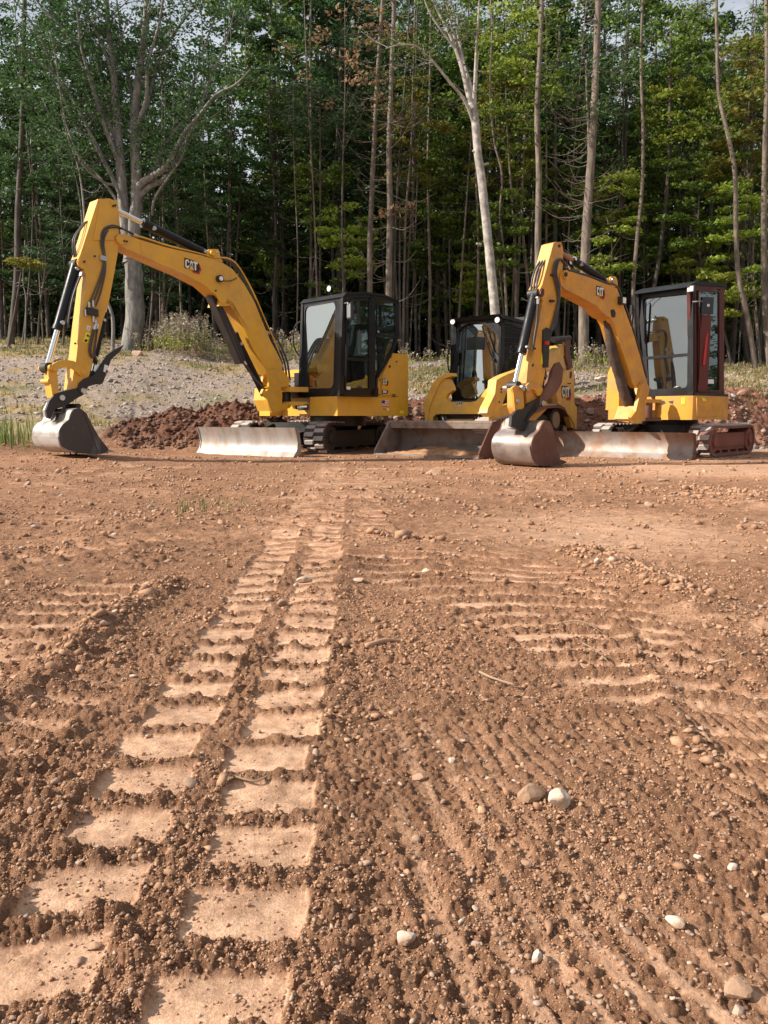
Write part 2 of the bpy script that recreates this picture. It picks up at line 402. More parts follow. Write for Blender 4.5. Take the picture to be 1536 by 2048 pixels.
    h += inn*.038*np.exp(-((q-.03)/.05)**2)*(.5+.5*vnoise(x*9, y*9, 12))
    for (px0, py0, px1, py1, wd, pt) in ((0, 1480, 200, 1360, .10, .12), (1536, 1500, 1330, 1250, .12, .11), (0, 1120, 420, 1060, .16, .15)):
        a = G(px0, py0); b = G(px1, py1); dx, dy = b.x-a.x, b.y-a.y; ll = math.hypot(dx, dy); dx /= ll; dy /= ll
        s_ = (jx-a.x)*dx+(jy-a.y)*dy; q = (jx-a.x)*dy-(jy-a.y)*dx
        inn = sst(-.3, 0, s_)*(1-sst(ll*.8, ll*1.1, s_)); row = (1-sst(wd*.7, wd, np.abs(q)))*inn
        s = .5+.5*np.sin(s_/pt*2*np.pi); h += row*(s-.6)*.016; comp = np.maximum(comp, row*sst(.5, .9, 1-s)*.45)
        h += inn*.012*np.exp(-((np.abs(q)-wd*1.1)/.03)**2)
    # scraped smooth patches at the right
    sm = np.exp(-(((x-1.2)/.75)**2+((y-4.2)/.85)**2)**2); sm2 = sst(7.2, 8.2, y)*(1-sst(9.6, 10.3, y))*sst(2.0, 3.2, x)
    comp = np.maximum(comp, .8*np.maximum(sm, sm2)*(.6+.4*vnoise(x*3, y*6, 31)))
    h -= .01*sm
    # berms of loose clods
    def berm(p0, p1, hh, ww):
        a = G(*p0); b = G(*p1); dx, dy = b.x-a.x, b.y-a.y; ll = math.hypot(dx, dy); dx /= ll; dy /= ll
        s_ = (x-a.x)*dx+(y-a.y)*dy; q = (x-a.x)*dy-(y-a.y)*dx
        return hh*np.exp(-(q/ww)**2)*sst(-.2, .1, s_)*(1-sst(ll, ll+.25, s_))
    bm_ = berm((1140, 1095), (1400, 1215), .045, .12)+berm((1330, 985), (1536, 1000), .05, .35)+berm((590, 1250), (760, 1075), .018, .1) \
        + berm((1060, 1400), (1250, 1420), .012, .07)+berm((1000, 1590), (1170, 1600), .012, .12)+berm((230, 1060), (500, 1020), .03, .4)
    h += bm_; comp = comp*(1-np.clip(bm_*25, 0, 1))
    # random smoothness of the whole surface
    pat = sst(.60, .85, vnoise(x*1.6+4, y*2.6, 51))*.45
    comp = np.clip(np.maximum(comp, pat*sst(.4, .7, vnoise(x*9, y*20, 52))), 0, 1)
    rough = (1-comp)**1.6
    cl = .45+.9*vnoise(x*3.1, y*3.1, 61)
    dy = np.where(y > 1.75, .00112, .0020)*y*y; fd = lambda c: 1-sst(c/3.2, c/1.4, dy)
    crumbs = domes(x, y, .034, 71, .5)*.55*sst(.42, .7, vnoise(x*5, y*5, 72))*fd(.034)
    crumbs = crumbs+domes(x+.3, y, .017, 74, .85)*.62*fd(.017)
    crumbs = crumbs+domes(x, y+.7, .0088, 78, .9)*.70*fd(.0088)
    big = domes(x, y, .085, 81, .4)*.26*sst(2, 4, y)*fd(.085)+domes(x, y, .2, 83, .4)*.12*sst(3, 6, y)*fd(.2)
    h += ((crumbs*1.15-.0075)*cl*(1-.45*sst(3, 8, y))+big*cl)*rough+fbm(x*30, y*30, 91, 2)*.0026*rough*fd(.034)
    h += fbm(x*60, y*60, 95, 1)*.0006*fd(.017)+fbm(x*11, y*11, 97, 2)*.0024+fbm(x*5, y*5, 98, 2)*.004*rough
    h += fbm(x*2.2, y*2.2, 93, 3)*.010+fbm(x*.6, y*.6, 94, 2)*.02*sst(1.5, 4, y)
    return h, comp
def base_h(x, y):
    """lie of the land"""
    n = fbm(x*.25, y*.25, 11, 3)
    yb = 14.4+.35*np.sin(x*.9)+.5*fbm(x*.5, y*0, 12, 2)
    right = sst(-2.6, -1.2, x)
    left_slope = np.clip((y-13.2)/(29.5-13.2), 0, 1)
    zl = 3.32*left_slope**1.05
    bank = .80+.25*sst(3, 7, x)
    top = 2.62-.25*sst(4, 10, x)
    zr = bank*sst(yb, yb+1.5, y)+(top-bank)*np.clip((y-yb-1.0)/(27.5-15.5), 0, 1)
    z = zl*(1-right)+zr*right
    z = z+n*.10*sst(14, 18, y)
    # rise at far left where the large bucket rests
    z = z+.115*np.exp(-((x+4.35)/1.3)**2-((y-10.3)/1.6)**2)
    z = z+.16*sst(-5.0, -6.5, x)*sst(9, 13, y)
    # heap of dug soil
    mx_ = .36*np.exp(-((x+4.4)/.8)**4)+.90*np.exp(-((x+3.0)/.95)**2)+.5*np.exp(-((x+1.9)/1.2)**2)
    lump = .62+.55*vnoise(x*1.9, y*1.9, 33)+.30*vnoise(x*5.3, y*5.3, 34)
    hp = mx_*lump*np.exp(-((y-14.1)/.85)**2)
    hp = hp*.56; z = z+hp
    return z, hp, right, yb
def ground_h(x, y, full=False):
    x = np.asarray(x, float); y = np.asarray(y, float)
    z, hp, right, yb = base_h(x, y)
    padm = 1-sst(13.2, 14.3, y)
    d, comp = pad_detail(x, y, None)
    dirt = np.clip(hp*4.5, 0, 1); dirt = np.maximum(dirt, right*sst(yb-.2, yb+.2, y)*(1-sst(yb+1.5, yb+2.6, y)))
    rough = domes(x, y, .30, 111, .6)*.45+domes(x, y, .14, 113, .8)*.5+domes(x, y, .07, 115, .8)*.5+.05*fbm(x*7, y*7, 116, 3)
    grav = domes(x, y, .13, 121, .5)*.25+domes(x, y, .35, 123, .12)*.18
    z = z+d*(padm*.9+.1)+rough*dirt+grav*(1-padm)*(1-dirt)*(1-sst(26, 29, y))+(.04*fbm(x*2, y*2, 125, 3))*(1-padm)
    if full: return z, comp*padm, dirt, padm, right
    return z
def hz(x, y): return float(ground_h(np.array([x]), np.array([y]))[0])

def build_ground():
    th = np.concatenate([np.linspace(-52, -29, 36, endpoint=False), np.linspace(-29, 29, 760), np.linspace(29, 52, 37)[1:]])
    tn = np.tan(np.radians(th))
    py = np.concatenate([np.linspace(2110, 1600, 220, endpoint=False), np.linspace(1600, 1300, 190, endpoint=False), np.linspace(1300, 908, 370)]); vv = (1024-py)/FPX
    ry = CT+vv*ST; rz = -ST+vv*CT
    Yn = ry*(CAM_H/(-rz))
    Ym = np.concatenate([np.linspace(Yn[-1], 16.6, 150)[1:], np.linspace(16.6, 31.5, 110)[1:]])
    Yf = np.array([33, 35, 38, 42, 47, 54, 62, 75, 95, 130, 180, 260, 400])
    Ys = np.concatenate([Yn, Ym, Yf]); nr = len(Ys); nc = len(th)
    X = Ys[:, None]*tn[None, :]; Y = np.repeat(Ys[:, None], nc, 1)
    z, comp, dirt, padm, right = ground_h(X.ravel(), Y.ravel(), True)
    x = X.ravel(); y = Y.ravel()
    # colours
    def c3(*c): return np.array(c)[None, :]
    n1 = fbm(x*1.3, y*1.3, 201, 4)[:, None]; n2 = fbm(x*14, y*14, 202, 3)[:, None]; n3 = fbm(x*.5, y*.9, 203, 3)[:, None]
    loose = c3(.40, .213, .122)*(1+.20*n1+.24*n2)
    comp_c = c3(.51, .318, .205)*(1+.16*n1+.12*n2)
    comp_c = comp_c*(1-.0)+c3(.03, -.005, -.01)*sst(-.1, .5, n3)
    pad = loose+(comp_c-loose)*(np.clip(comp, 0, 1)[:, None])
    pad = pad*(1+.10*sst(-.2, .6, n3)*sst(0, 2, x)[:, None])
    pad = pad*(1-.14*sst(-.3, .4, fbm(x*.8+7, y*.5, 205, 3)[:, None])*(sst(4.5, 8, y)*(1-sst(1.0, 2.5, x)))[:, None])
    soil = c3(.15, .07, .044)*(1+.35*n1+.3*n2)
    rs = sst(0, 3, x)[:, None]; soil = soil*(1+rs*.9)
    gravel = c3(.33, .26, .21)*(1+.15*n1+.3*n2)
    dry = c3(.36, .26, .12)*(1+.2*n2); grn = c3(.15, .17, .05)*(1+.2*n2)
    gm = sst(-.08, .26, fbm(x*.45+3, y*.55, 211, 4)+.35*sst(23, 29, y)+.25*right*sst(15, 17, y)-.02*(1-right))[:, None]
    gg = sst(.1, .5, fbm(x*.7-8, y*.9, 213, 4))[:, None]
    slope = gravel+(dry+(grn-dry)*gg-gravel)*gm*.85
    litter = c3(.075, .048, .03)*(1+.3*n2)
    fl = sst(28.5, 31.5, y)[:, None]; slope = slope*(1-fl)+litter*fl
    pm = padm[:, None]; c = pad*pm+slope*(1-pm)
    dm = dirt[:, None]; c = c*(1-dm)+soil*dm
    c = np.clip(c, .01, .9)
    idx = np.arange(nr*nc).reshape(nr, nc)
    q = np.stack([idx[:-1, :-1], idx[:-1, 1:], idx[1:, 1:], idx[1:, :-1]], -1).reshape(-1, 4)
    me = bpy.data.meshes.new('ground'); me.vertices.add(len(x)); me.vertices.foreach_set('co', np.stack([x, y, z], -1).ravel())
    me.loops.add(q.size); me.loops.foreach_set('vertex_index', q.ravel().astype(np.int32))
    me.polygons.add(len(q)); me.polygons.foreach_set('loop_start', np.arange(0, q.size, 4, dtype=np.int32))
    me.update(calc_edges=True)
    ca = me.color_attributes.new('Col', 'FLOAT_COLOR', 'POINT'); ca.data.foreach_set('color', np.concatenate([c, np.ones((len(c), 1))], 1).ravel())
    aa = me.attributes.new('comp', 'FLOAT', 'POINT'); aa.data.foreach_set('value', comp)
    me.shade_smooth()
    m, t, b = newmat('soil'); a = t.nodes.new('ShaderNodeVertexColor'); a.layer_name = 'Col'
    g1 = noise(t, 260, 5, .7); g2 = noise(t, 45, 5, .65); g3 = noise(t, 16, 9, .72)
    c = mixc(t, 1.0, a.outputs[0], mixc(t, ramp(t, g1, .3, .7), (.72, .70, .68), (1.25, 1.27, 1.3)), 'MULTIPLY')
    c = mixc(t, 1.0, c, mixc(t, ramp(t, g2, .32, .68), (.76, .72, .70), (1.22, 1.26, 1.28)), 'MULTIPLY')
    c = mixc(t, 1.0, c, mixc(t, ramp(t, g3, .35, .65), (.78, .74, .72), (1.18, 1.20, 1.22)), 'MULTIPLY')  # mottling darkens the bump hollows, standing in for shade between crumbs
    lk(t, c, b.inputs['Base Color']); b.inputs['Roughness'].default_value = .95; b.inputs['Specular IOR Level'].default_value = .15
    ad = t.nodes.new('ShaderNodeMath'); ad.operation = 'MULTIPLY_ADD'; ad.inputs[1].default_value = .35
    lk(t, g1, ad.inputs[0]); lk(t, g3, ad.inputs[2])
    bb = t.nodes.new('ShaderNodeBump'); bb.inputs['Distance'].default_value = .006
    ar = t.nodes.new('ShaderNodeAttribute'); ar.attribute_name = 'comp'
    lk(t, ramp(t, ar.outputs['Fac'], 0, 1, .85, .5), bb.inputs['Strength']); lk(t, g1, bb.inputs['Height'])
    b2 = t.nodes.new('ShaderNodeBump'); b2.inputs['Distance'].default_value = .07; lk(t, ramp(t, ar.outputs['Fac'], 0, .8, .85, .06), b2.inputs['Strength']); lk(t, g3, b2.inputs['Height']); lk(t, bb.outputs[0], b2.inputs['Normal']); lk(t, b2.outputs[0], b.inputs['Normal'])
    me.materials.append(m)
    o = bpy.data.objects.new('ground', me); COL.objects.link(o); tag(o, kind='structure', label='reddish brown dirt pad rising to a gravel slope')
    # the land behind and beside the camera, and a wooded hill there
    bm = B_(); n = 24; V = {}
    for i in range(n+1):
        for j in range(n+1):
            X_ = -150+300*i/n; Y_ = .3-200*j/n
            zz = -.03
            V[i, j] = bm.verts.new((X_, Y_, zz))
    for i in range(n):
        for j in range(n): bm.faces.new((V[i, j], V[i+1, j], V[i+1, j+1], V[i, j+1]))
    for s in (-1, 1):
        a1 = bm.verts.new((s*.36, .3, -.03)); a2 = bm.verts.new((s*500, 400, -.03)); a3 = bm.verts.new((s*500, .3, -.03)); bm.faces.new((a1, a2, a3))
    gm_ = surf('bare_soil', (.34, .20, .12), .95, var=((.24, .16, .08), .3, .4, .6)); o = obj('field', bm, gm_); tag(o, kind='structure')
    bm = B_(); V = {}
    nx, ny = 110, 10
    for i in range(nx+1):
        for j in range(ny+1):
            az = R(165+150*i/nx); t_ = j/ny; rr = 85+60*t_
            ridge = 2.2+6*math.exp(-((i-8)/7)**2)+4*math.exp(-((i-60)/14)**2)+2*math.sin(i*.35)
            V[i, j] = bm.verts.new((rr*math.cos(az), rr*math.sin(az)+rnd.uniform(-1, 1), -.5+ridge*math.sin(min(1, t_*1.4)*math.pi/2)+(rnd.uniform(-.9, 1.2) if j else 0)))
    for i in range(nx):
        for j in range(ny): bm.faces.new((V[i, j], V[i+1, j], V[i+1, j+1], V[i, j+1]))
    o = obj('hill', bm, surf('wooded_hill', (.05, .085, .03), .95, var=((.09, .12, .035), .25, .4, .6))); tag(o, kind='structure')
build_ground()

# ------------------------------------------------------------------ loose stones and clods
def ico(sub):
    bm = B_(); bmesh.ops.create_icosphere(bm, subdivisions=sub, radius=1); me = bpy.data.meshes.new('i'); bm.to_mesh(me); bm.free()
    v = np.empty(len(me.vertices)*3); me.vertices.foreach_get('co', v); f = np.array([list(p.vertices) for p in me.polygons]); bpy.data.meshes.remove(me)
    return v.reshape(-1, 3), f
ICO = {1: ico(1), 2: ico(2), 3: ico(3)}
rs = np.random.RandomState(5)
def scatter(name, pos, size, flat, sub, mat, jag, tone=None, sink=.3, **k):
    v, f = ICO[sub]; n = len(pos); nv = len(v)
    dirs = rs.normal(size=(n, 5, 3)); dirs /= np.linalg.norm(dirs, axis=2, keepdims=True)
    r = np.ones((n, nv))
    for j in range(5):
        dp = np.einsum('vk,nk->nv', v, dirs[:, j]); lim = rs.uniform(.3, .75, (n, 1))
        r = np.where(dp > lim, np.minimum(r, lim/np.maximum(dp, .01)*1.0+.02), r)
    r *= 1+jag*rs.uniform(-1, 1, (n, nv))
    sc = np.stack([rs.uniform(.75, 1.25, n), rs.uniform(.6, 1.0, n), flat*rs.uniform(.7, 1.2, n)], -1)
    p = v[None]*r[..., None]*sc[:, None, :]
    tl = rs.normal(0, .35, n); ct, st = np.cos(tl)[:, None], np.sin(tl)[:, None]
    p = np.stack([p[..., 0]*ct-p[..., 2]*st, p[..., 1], p[..., 0]*st+p[..., 2]*ct], -1)
    a = rs.uniform(0, 2*np.pi, n); ca, sa = np.cos(a)[:, None], np.sin(a)[:, None]
    p = np.stack([p[..., 0]*ca-p[..., 1]*sa, p[..., 0]*sa+p[..., 1]*ca, p[..., 2]], -1)*size[:, None, None]
    p += pos[:, None, :]; p[..., 2] += (size*flat*(1-2*sink)*.9)[:, None]
    F = (f[None]+(np.arange(n)*nv)[:, None, None]).reshape(-1, 3)
    me = bpy.data.meshes.new(name); me.vertices.add(n*nv); me.vertices.foreach_set('co', p.ravel())
    me.loops.add(F.size); me.loops.foreach_set('vertex_index', F.ravel().astype(np.int32)); me.polygons.add(len(F))
    me.polygons.foreach_set('loop_start', np.arange(0, F.size, 3, dtype=np.int32)); me.update(calc_edges=True)
    if tone is None: tone = rs.uniform(0, 1, n)
    at = me.attributes.new('tone', 'FLOAT', 'POINT'); at.data.foreach_set('value', np.repeat(tone, nv))
    me.materials.append(mat); o = bpy.data.objects.new(name, me); COL.objects.link(o); tag(o, **k); return o
def stonemat(name, c1, c2, bs=.5):
    m, t, b = newmat(name); a = t.nodes.new('ShaderNodeAttribute'); a.attribute_name = 'tone'
    c = mixc(t, a.outputs['Fac'], c1, c2); c = mixc(t, ramp(t, noise(t, 60, 6, .65), .35, .7), c, [x*.8 for x in c1])
    lk(t, c, b.inputs['Base Color']); b.inputs['Roughness'].default_value = .9; bump(t, b, noise(t, 120, 6, .7), bs, .004); return m
M['clod'] = stonemat('soil_clod', (.33, .172, .095), (.53, .32, .195))
M['pebble'] = stonemat('pebble', (.34, .21, .14), (.54, .41, .31))
M['gravel'] = stonemat('slope_gravel', (.25, .205, .175), (.54, .47, .41))
M['bankst'] = stonemat('bank_stone', (.16, .10, .07), (.46, .34, .27))
M['darkclod'] = stonemat('dark_clod', (.11, .052, .034), (.21, .108, .068))
def scr(n, y0, y1, x0=-60, x1=1596, power=1.0):
    px = rs.uniform(x0, x1, n); py = y0+(y1-y0)*rs.uniform(0, 1, n)**power
    v = (1024-py)/FPX; u = (px-768)/FPX; t = CAM_H/(ST-v*CT); return u*t, (CT+v*ST)*t, t/FPX
# clods: sized so that nearer ones are the small crumbs the photo resolves
x, y, s = scr(56000, 912, 2100, power=1.15)
z, comp, *_ = ground_h(x, y, True)
cl = sst(.35, .75, vnoise(x*4, y*4, 300)); keep = (rs.uniform(0, 1, len(x)) < (.12+.88*cl**1.5)*(1-comp*.94))
x, y, z, s = x[keep], y[keep], z[keep], s[keep]
sz = np.exp(rs.normal(np.log(2.55), .58, len(x)))*s; sz = np.clip(sz, .0022, .032)
scatter('soil_crumbs', np.stack([x, y, z], -1), sz, .70, 1, M['clod'], .34, kind='stuff', label='loose brown crumbs of soil over the dirt pad')
x, y, s = scr(24000, 918, 1420); z, comp, *_ = ground_h(x, y, True)
keep = rs.uniform(0, 1, len(x)) < sst(.2, .7, vnoise(x*1.7, y*1.1, 320))*(1-comp*.8); x, y, z, s = x[keep], y[keep], z[keep], s[keep]
scatter('fine_crumbs', np.stack([x, y, z], -1), np.exp(rs.normal(np.log(2.1), .45, len(x)))*s, .6, 1, M['clod'], .34, kind='stuff', label='fine crumbs of soil over the middle of the dirt pad')
x, y, s = scr(1150, 930, 2100, power=.9); z, comp, *_ = ground_h(x, y, True)
k = rs.uniform(0, 1, len(x)) > comp*.8; x, y, z, s = x[k], y[k], z[k], s[k]
sz = np.clip(np.exp(rs.normal(np.log(5.2), .38, len(x)))*s, .004, .05)
scatter('pebbles', np.stack([x, y, z], -1), sz, .55, 2, M['pebble'], .05, kind='stuff', tone=rs.uniform(0, 1, len(x))**1.6, label='small pale pebbles scattered in the dirt')
# clods along the berms
def line_pts(p0, p1, n, wd):
    a = G(*p0); b = G(*p1); t = rs.uniform(0, 1, n); return a.x+(b.x-a.x)*t+rs.normal(0, wd, n), a.y+(b.y-a.y)*t+rs.normal(0, wd, n)
xs, ys, ss = [], [], []
for p0, p1, n, wd, s0 in (((1140, 1095), (1400, 1215), 420, .07, .02), ((1330, 985), (1536, 1000), 420, .22, .03), ((60, 1345), (330, 1160), 300, .05, .02),
                          ((760, 1070), (900, 1080), 40, .05, .035), ((230, 1060), (500, 1020), 160, .3, .03),
                          ((640, 1420), (760, 1480), 60, .04, .013), ((1330, 1480), (1480, 1540), 60, .04, .016), ((1350, 1195), (1420, 1190), 40, .04, .03), ((0, 905), (230, 905), 200, .35, .035)):
    a, b = line_pts(p0, p1, n, wd); xs.append(a); ys.append(b); ss.append(s0*.45*np.exp(rs.normal(0, .5, n)))
x = np.concatenate(xs); y = np.concatenate(ys); sz = np.concatenate(ss)
scatter('soil_clods', np.stack([x, y, ground_h(x, y)], -1), sz, .6, 1, M['clod'], .25, kind='stuff', label='lumps of dirt pushed up beside the wheel marks')
# slope gravel
n = 11000; y = 14+16*rs.uniform(0, 1, n)**.8; x = y*np.tan(np.radians(rs.uniform(-29, 29, n)))
zz, hp, right, yb = base_h(x, y); gm = fbm(x*.45+3, y*.55, 211, 4)+.3*sst(23, 29, y)
k = rs.uniform(0, 1, n) < np.clip(.9-gm*2.2, .12, 1)*(1-.7*sst(27, 29, y)); x, y = x[k], y[k]
sz = np.exp(rs.normal(np.log(.040), .45, len(x))); sz = np.clip(sz, .016, .12)
scatter('slope_gravel', np.stack([x, y, ground_h(x, y)], -1), sz, .5, 1, M['gravel'], .1, kind='stuff', label='grey gravel covering the slope behind the machines')
n = 9000; y = 12.9+3.1*rs.uniform(0, 1, n); x = y*np.tan(np.radians(rs.uniform(-19, 28, n)))
zz, hp, right, yb = base_h(x, y); k = (hp > .06) | ((right > .5) & (y > yb-.1) & (y < yb+1.8)); x, y = x[k], y[k]
sz = np.clip(np.exp(rs.normal(np.log(.035), .5, len(x))), .012, .13); mk = x < .5
scatter('dark_soil_lumps', np.stack([x, y, ground_h(x, y)], -1)[mk], sz[mk], .7, 1, M['darkclod'], .15, kind='stuff', label='dark moist lumps on the heap of dug soil')
sel = (~mk) & (rs.uniform(0, 1, len(x)) < .55)
scatter('bank_stones', np.stack([x, y, ground_h(x, y)], -1)[sel], sz[sel], .7, 1, M['bankst'], .12, kind='stuff', label='stones and clods in the cut bank at the right')
# single stones
STONES = [(1063, 1603, 66, .85, 'brown', 'rounded brown stone touching the white stone in the tracks'),
          (1113, 1619, 56, .8, 'white', 'white pointed stone beside the rounded brown stone'),
          (840, 1553, 33, .6, 'brown', 'small oval tan stone left of the white and brown stone pair'),
          (811, 1873, 46, .7, 'white', 'angular white stone below the curved ridges, bottom centre'),
          (1351, 1848, 44, .6, 'white', 'flat white stone beside a dark twig, bottom right'),
          (1074, 1917, 36, .9, 'white', 'upright pale stone near the bottom edge, centre right'),
          (1465, 1742, 27, .8, 'white', 'small square white stone near the right edge'),
          (1472, 1972, 66, .7, 'brown', 'large earth-covered lump of stone in the bottom right corner'),
          (1478, 2017, 42, .5, 'pink', 'flat pinkish stone just below the big earth-covered lump'),
          (1395, 1712, 22, .6, 'white', 'little rounded pebble above the flat white stone with twig'),
          (565, 1213, 26, .7, 'brown', 'knobbly tan stone between the two rows of lug prints'),
          (719, 1158, 38, .35, 'pink', 'broad flat pinkish stone right of the lug prints'),
          (608, 1155, 34, .45, 'white', 'crumpled pale flat stone at the far end of the lug prints'),
          (269, 1353, 20, .5, 'white', 'bright white pebble left of the lug prints'),
          (252, 1216, 26, .6, 'brown', 'tan stone on the ridge beside the old prints'),
          (905, 1522, 20, .9, 'white', 'small white stone above the tan stone, mid picture'),
          (922, 1836, 18, 1.0, 'white', 'tiny upright white pebble right of the angular white stone'),
          (950, 1880, 26, .5, 'pink', 'low pale pebble right of the angular white stone'),
          (1050, 1735, 32, .5, 'brown', 'tan oval stone below the brown and white stone pair'),
          (748, 1068, 24, .6, 'brown', 'tan stone at the left end of the clod row'),
          (853, 1135 , 22, .7, 'white', 'pale stone in the curved ridges'),
          (1193, 1135, 20, .9, 'white', 'white pebble on the berm of clods at the right'),
          (1540, 1838, 40, .6, 'brown', 'tan stone cut by the right edge of the picture'),
          (190, 1888, 30, .5, 'brown', 'tan stone between the two lowest left prints')]
STM = {'brown': surf('brown_stone', (.38, .235, .15), .9, var=((.30, .18, .11), 30, .4, .6), bmp=.6, bscale=50),
       'white': surf('white_stone', (.56, .47, .385), .9, var=((.36, .23, .15), 22, .42, .62), bmp=.5, bscale=50),
       'pink': surf('pink_stone', (.45, .32, .25), .9, var=((.34, .21, .14), 25, .42, .62), bmp=.5, bscale=50)}
def stone(name, loc, r, flat, mat, label, cat='stone', seed=0, group=None):
    v, f = ICO[3]; q = np.random.RandomState(seed); n = 15
    dd = q.normal(size=(n, 3)); dd /= np.linalg.norm(dd, axis=1)[:, None]; rr = np.ones(len(v))
    for j in range(n):
        dp = v @ dd[j]; lim = q.uniform(.5, .86); rr = np.where(dp > lim, np.minimum(rr, lim/np.maximum(dp, .01)), rr)
    rr = rr*(1+.05*fbm(v[:, 0]*3+seed, v[:, 1]*3+v[:, 2]*2, seed, 3)); sc = np.array([1.0, q.uniform(.65, .85), flat]); p = v*rr[:, None]*sc*r
    a = q.uniform(-.6, .6); p = np.stack([p[:, 0]*math.cos(a)-p[:, 1]*math.sin(a), p[:, 0]*math.sin(a)+p[:, 1]*math.cos(a), p[:, 2]], -1)
    me = bpy.data.meshes.new(name); me.from_pydata(p.tolist(), [], f.tolist()); me.shade_smooth(); me.set_sharp_from_angle(angle=R(17)); me.materials.append(mat)
    o = bpy.data.objects.new(name, me); COL.objects.link(o); o.location = (loc[0], loc[1], loc[2]+r*flat*.50); tag(o, label, cat, group); return o
for i, (px, py, wpx, fl, c, lab) in enumerate(STONES):
    g = G(px, py+wpx*.15); d = math.hypot(g.y, CAM_H)
    stone('stone', (g.x, g.y, hz(g.x, g.y)), wpx/2/FPX*(g.y*CT+CAM_H*ST), fl, STM[c], lab, seed=40+i)
def on_slope(px, py):                   # where the line of sight first meets the rising land
    r = ray(px, py); ts = np.linspace(8, 60, 1200); X = r.x*ts; Y = r.y*ts; Z = CAM_H+r.z*ts
    g = base_h(X, Y)[0]; i = np.argmax(Z < g)
    return (float(X[i]), float(Y[i]))
for i, (px, py, wpx, fl, lab) in enumerate([(277, 706, 30, .6, 'pale rounded boulder on the slope right of the large thumb'), (380, 692, 34, .55, 'grey boulder among the weeds below the tree line'),
        (401, 712, 22, .8, 'small tan boulder in front of the grey boulder'), (389, 706, 16, .9, 'dark mottled boulder beside the small tan boulder'), (1297, 822, 14, .8, 'white stone showing between boom and body of the smaller excavator'),
        (870, 698, 40, .4, 'flat grey rock left of the loader cab on the slope'), (1180, 828, 26, .7, 'yellowish rock in the bank beside the loader'), (1200, 755, 34, .5, 'long flat rock above the bank beside the loader'), (1484, 788, 30, .6, 'brown boulder at the top of the bank right of the smaller cab'),
        (1494, 822, 12, .8, 'white stone set in the face of the right bank'), (360, 688, 22, .5, 'flat grey stone leaning on the boulder among the weeds')]):
    X, Y = on_slope(px, py+wpx*.2)
    stone('boulder', (X, Y, hz(X, Y)), wpx/2/FPX*Y, fl, STM[('pink', 'white', 'brown')[i % 3 if i else 0]], lab, 'rock', seed=90+i)
# bits lying about
def sliver(name, px, py, pts, r, mat, label, cat):
    bm = B_(); c = G(px, py); ps = []
    for (dx, dy, dz) in pts: ps.append(Vector((c.x+dx, c.y+dy, hz(c.x+dx, c.y+dy)+dz+r*.6)))
    pipe(bm, spline(ps, 4), r, 6, r*.5); o = obj(name, bm, mat); o.data.shade_smooth(); tag(o, label, cat); return o
TW = surf('dry_twig', (.30, .21, .13), .85, bmp=.3); TWD = surf('dark_twig', (.08, .05, .035), .8, bmp=.3)
sliver('twig', 985, 1372, [(-.02, .07, .01), (0, .02, .012), (.045, -.03, .008)], .0038, TW, 'thick pale twig lying by the stepped prints right of centre', 'twig')
sliver('twig', 500, 1570, [(-.03, .01, .004), (.01, 0, .008), (.03, .02, .002)], .002, TW, 'short thin twig above the second print row', 'twig')
sliver('twig', 1160, 1265, [(-.06, .05, .01), (0, 0, .015), (.06, -.04, .006)], .002, TW, 'long thin straw in the stepped prints', 'twig')
sliver('twig', 1195, 1325, [(-.03, .03, .02), (.0, 0, .03), (.03, -.02, .004)], .002, TW, 'bent straw standing up near the deep prints', 'twig')
sliver('twig', 1450, 1330, [(-.03, .03, .01), (.0, 0, .015), (.012, .01, .004)], .004, TW, 'pale splinter of wood at the right edge', 'twig')
sliver('twig', 770, 1290, [(-.05, -.03, .004), (0, 0, .012), (.04, .02, .004)], .008, surf('clay_roll', (.42, .25, .15), .9, bmp=.5), 'thick rolled sliver of clay right of the prints', 'clod')
# ------------------------------------------------------------------ grass and weeds
def leafmesh(name, pos, size, mat, tone, droop=.0, narrow=.5, up=.6, seed=0, **k):
    """many single leaves: each a folded rhombus"""
    q = np.random.RandomState(seed); n = len(pos)
    a = q.normal(size=(n, 3)); a[:, 2] = a[:, 2]*.45-droop; a /= np.linalg.norm(a, axis=1)[:, None]
    nn = q.normal(size=(n, 3)); nn[:, 2] += up*2.2; b = np.cross(nn, a); b /= np.linalg.norm(b, axis=1)[:, None]
    s = size[:, None]; p0 = pos-a*s*.5; p2 = pos+a*s*.5; p1 = pos+b*s*narrow*.5-a*s*.08; p3 = pos-b*s*narrow*.5-a*s*.08
    V = np.stack([p0, p1, p2, p3], 1).reshape(-1, 3)
    F = np.arange(n*4, dtype=np.int32)
    me = bpy.data.meshes.new(name); me.vertices.add(n*4); me.vertices.foreach_set('co', V.ravel()); me.loops.add(n*4); me.loops.foreach_set('vertex_index', F)
    me.polygons.add(n); me.polygons.foreach_set('loop_start', np.arange(0, n*4, 4, dtype=np.int32)); me.update(calc_edges=True)
    at = me.attributes.new('tone', 'FLOAT', 'POINT'); at.data.foreach_set('value', np.repeat(tone, 4)); me.materials.append(mat); return me
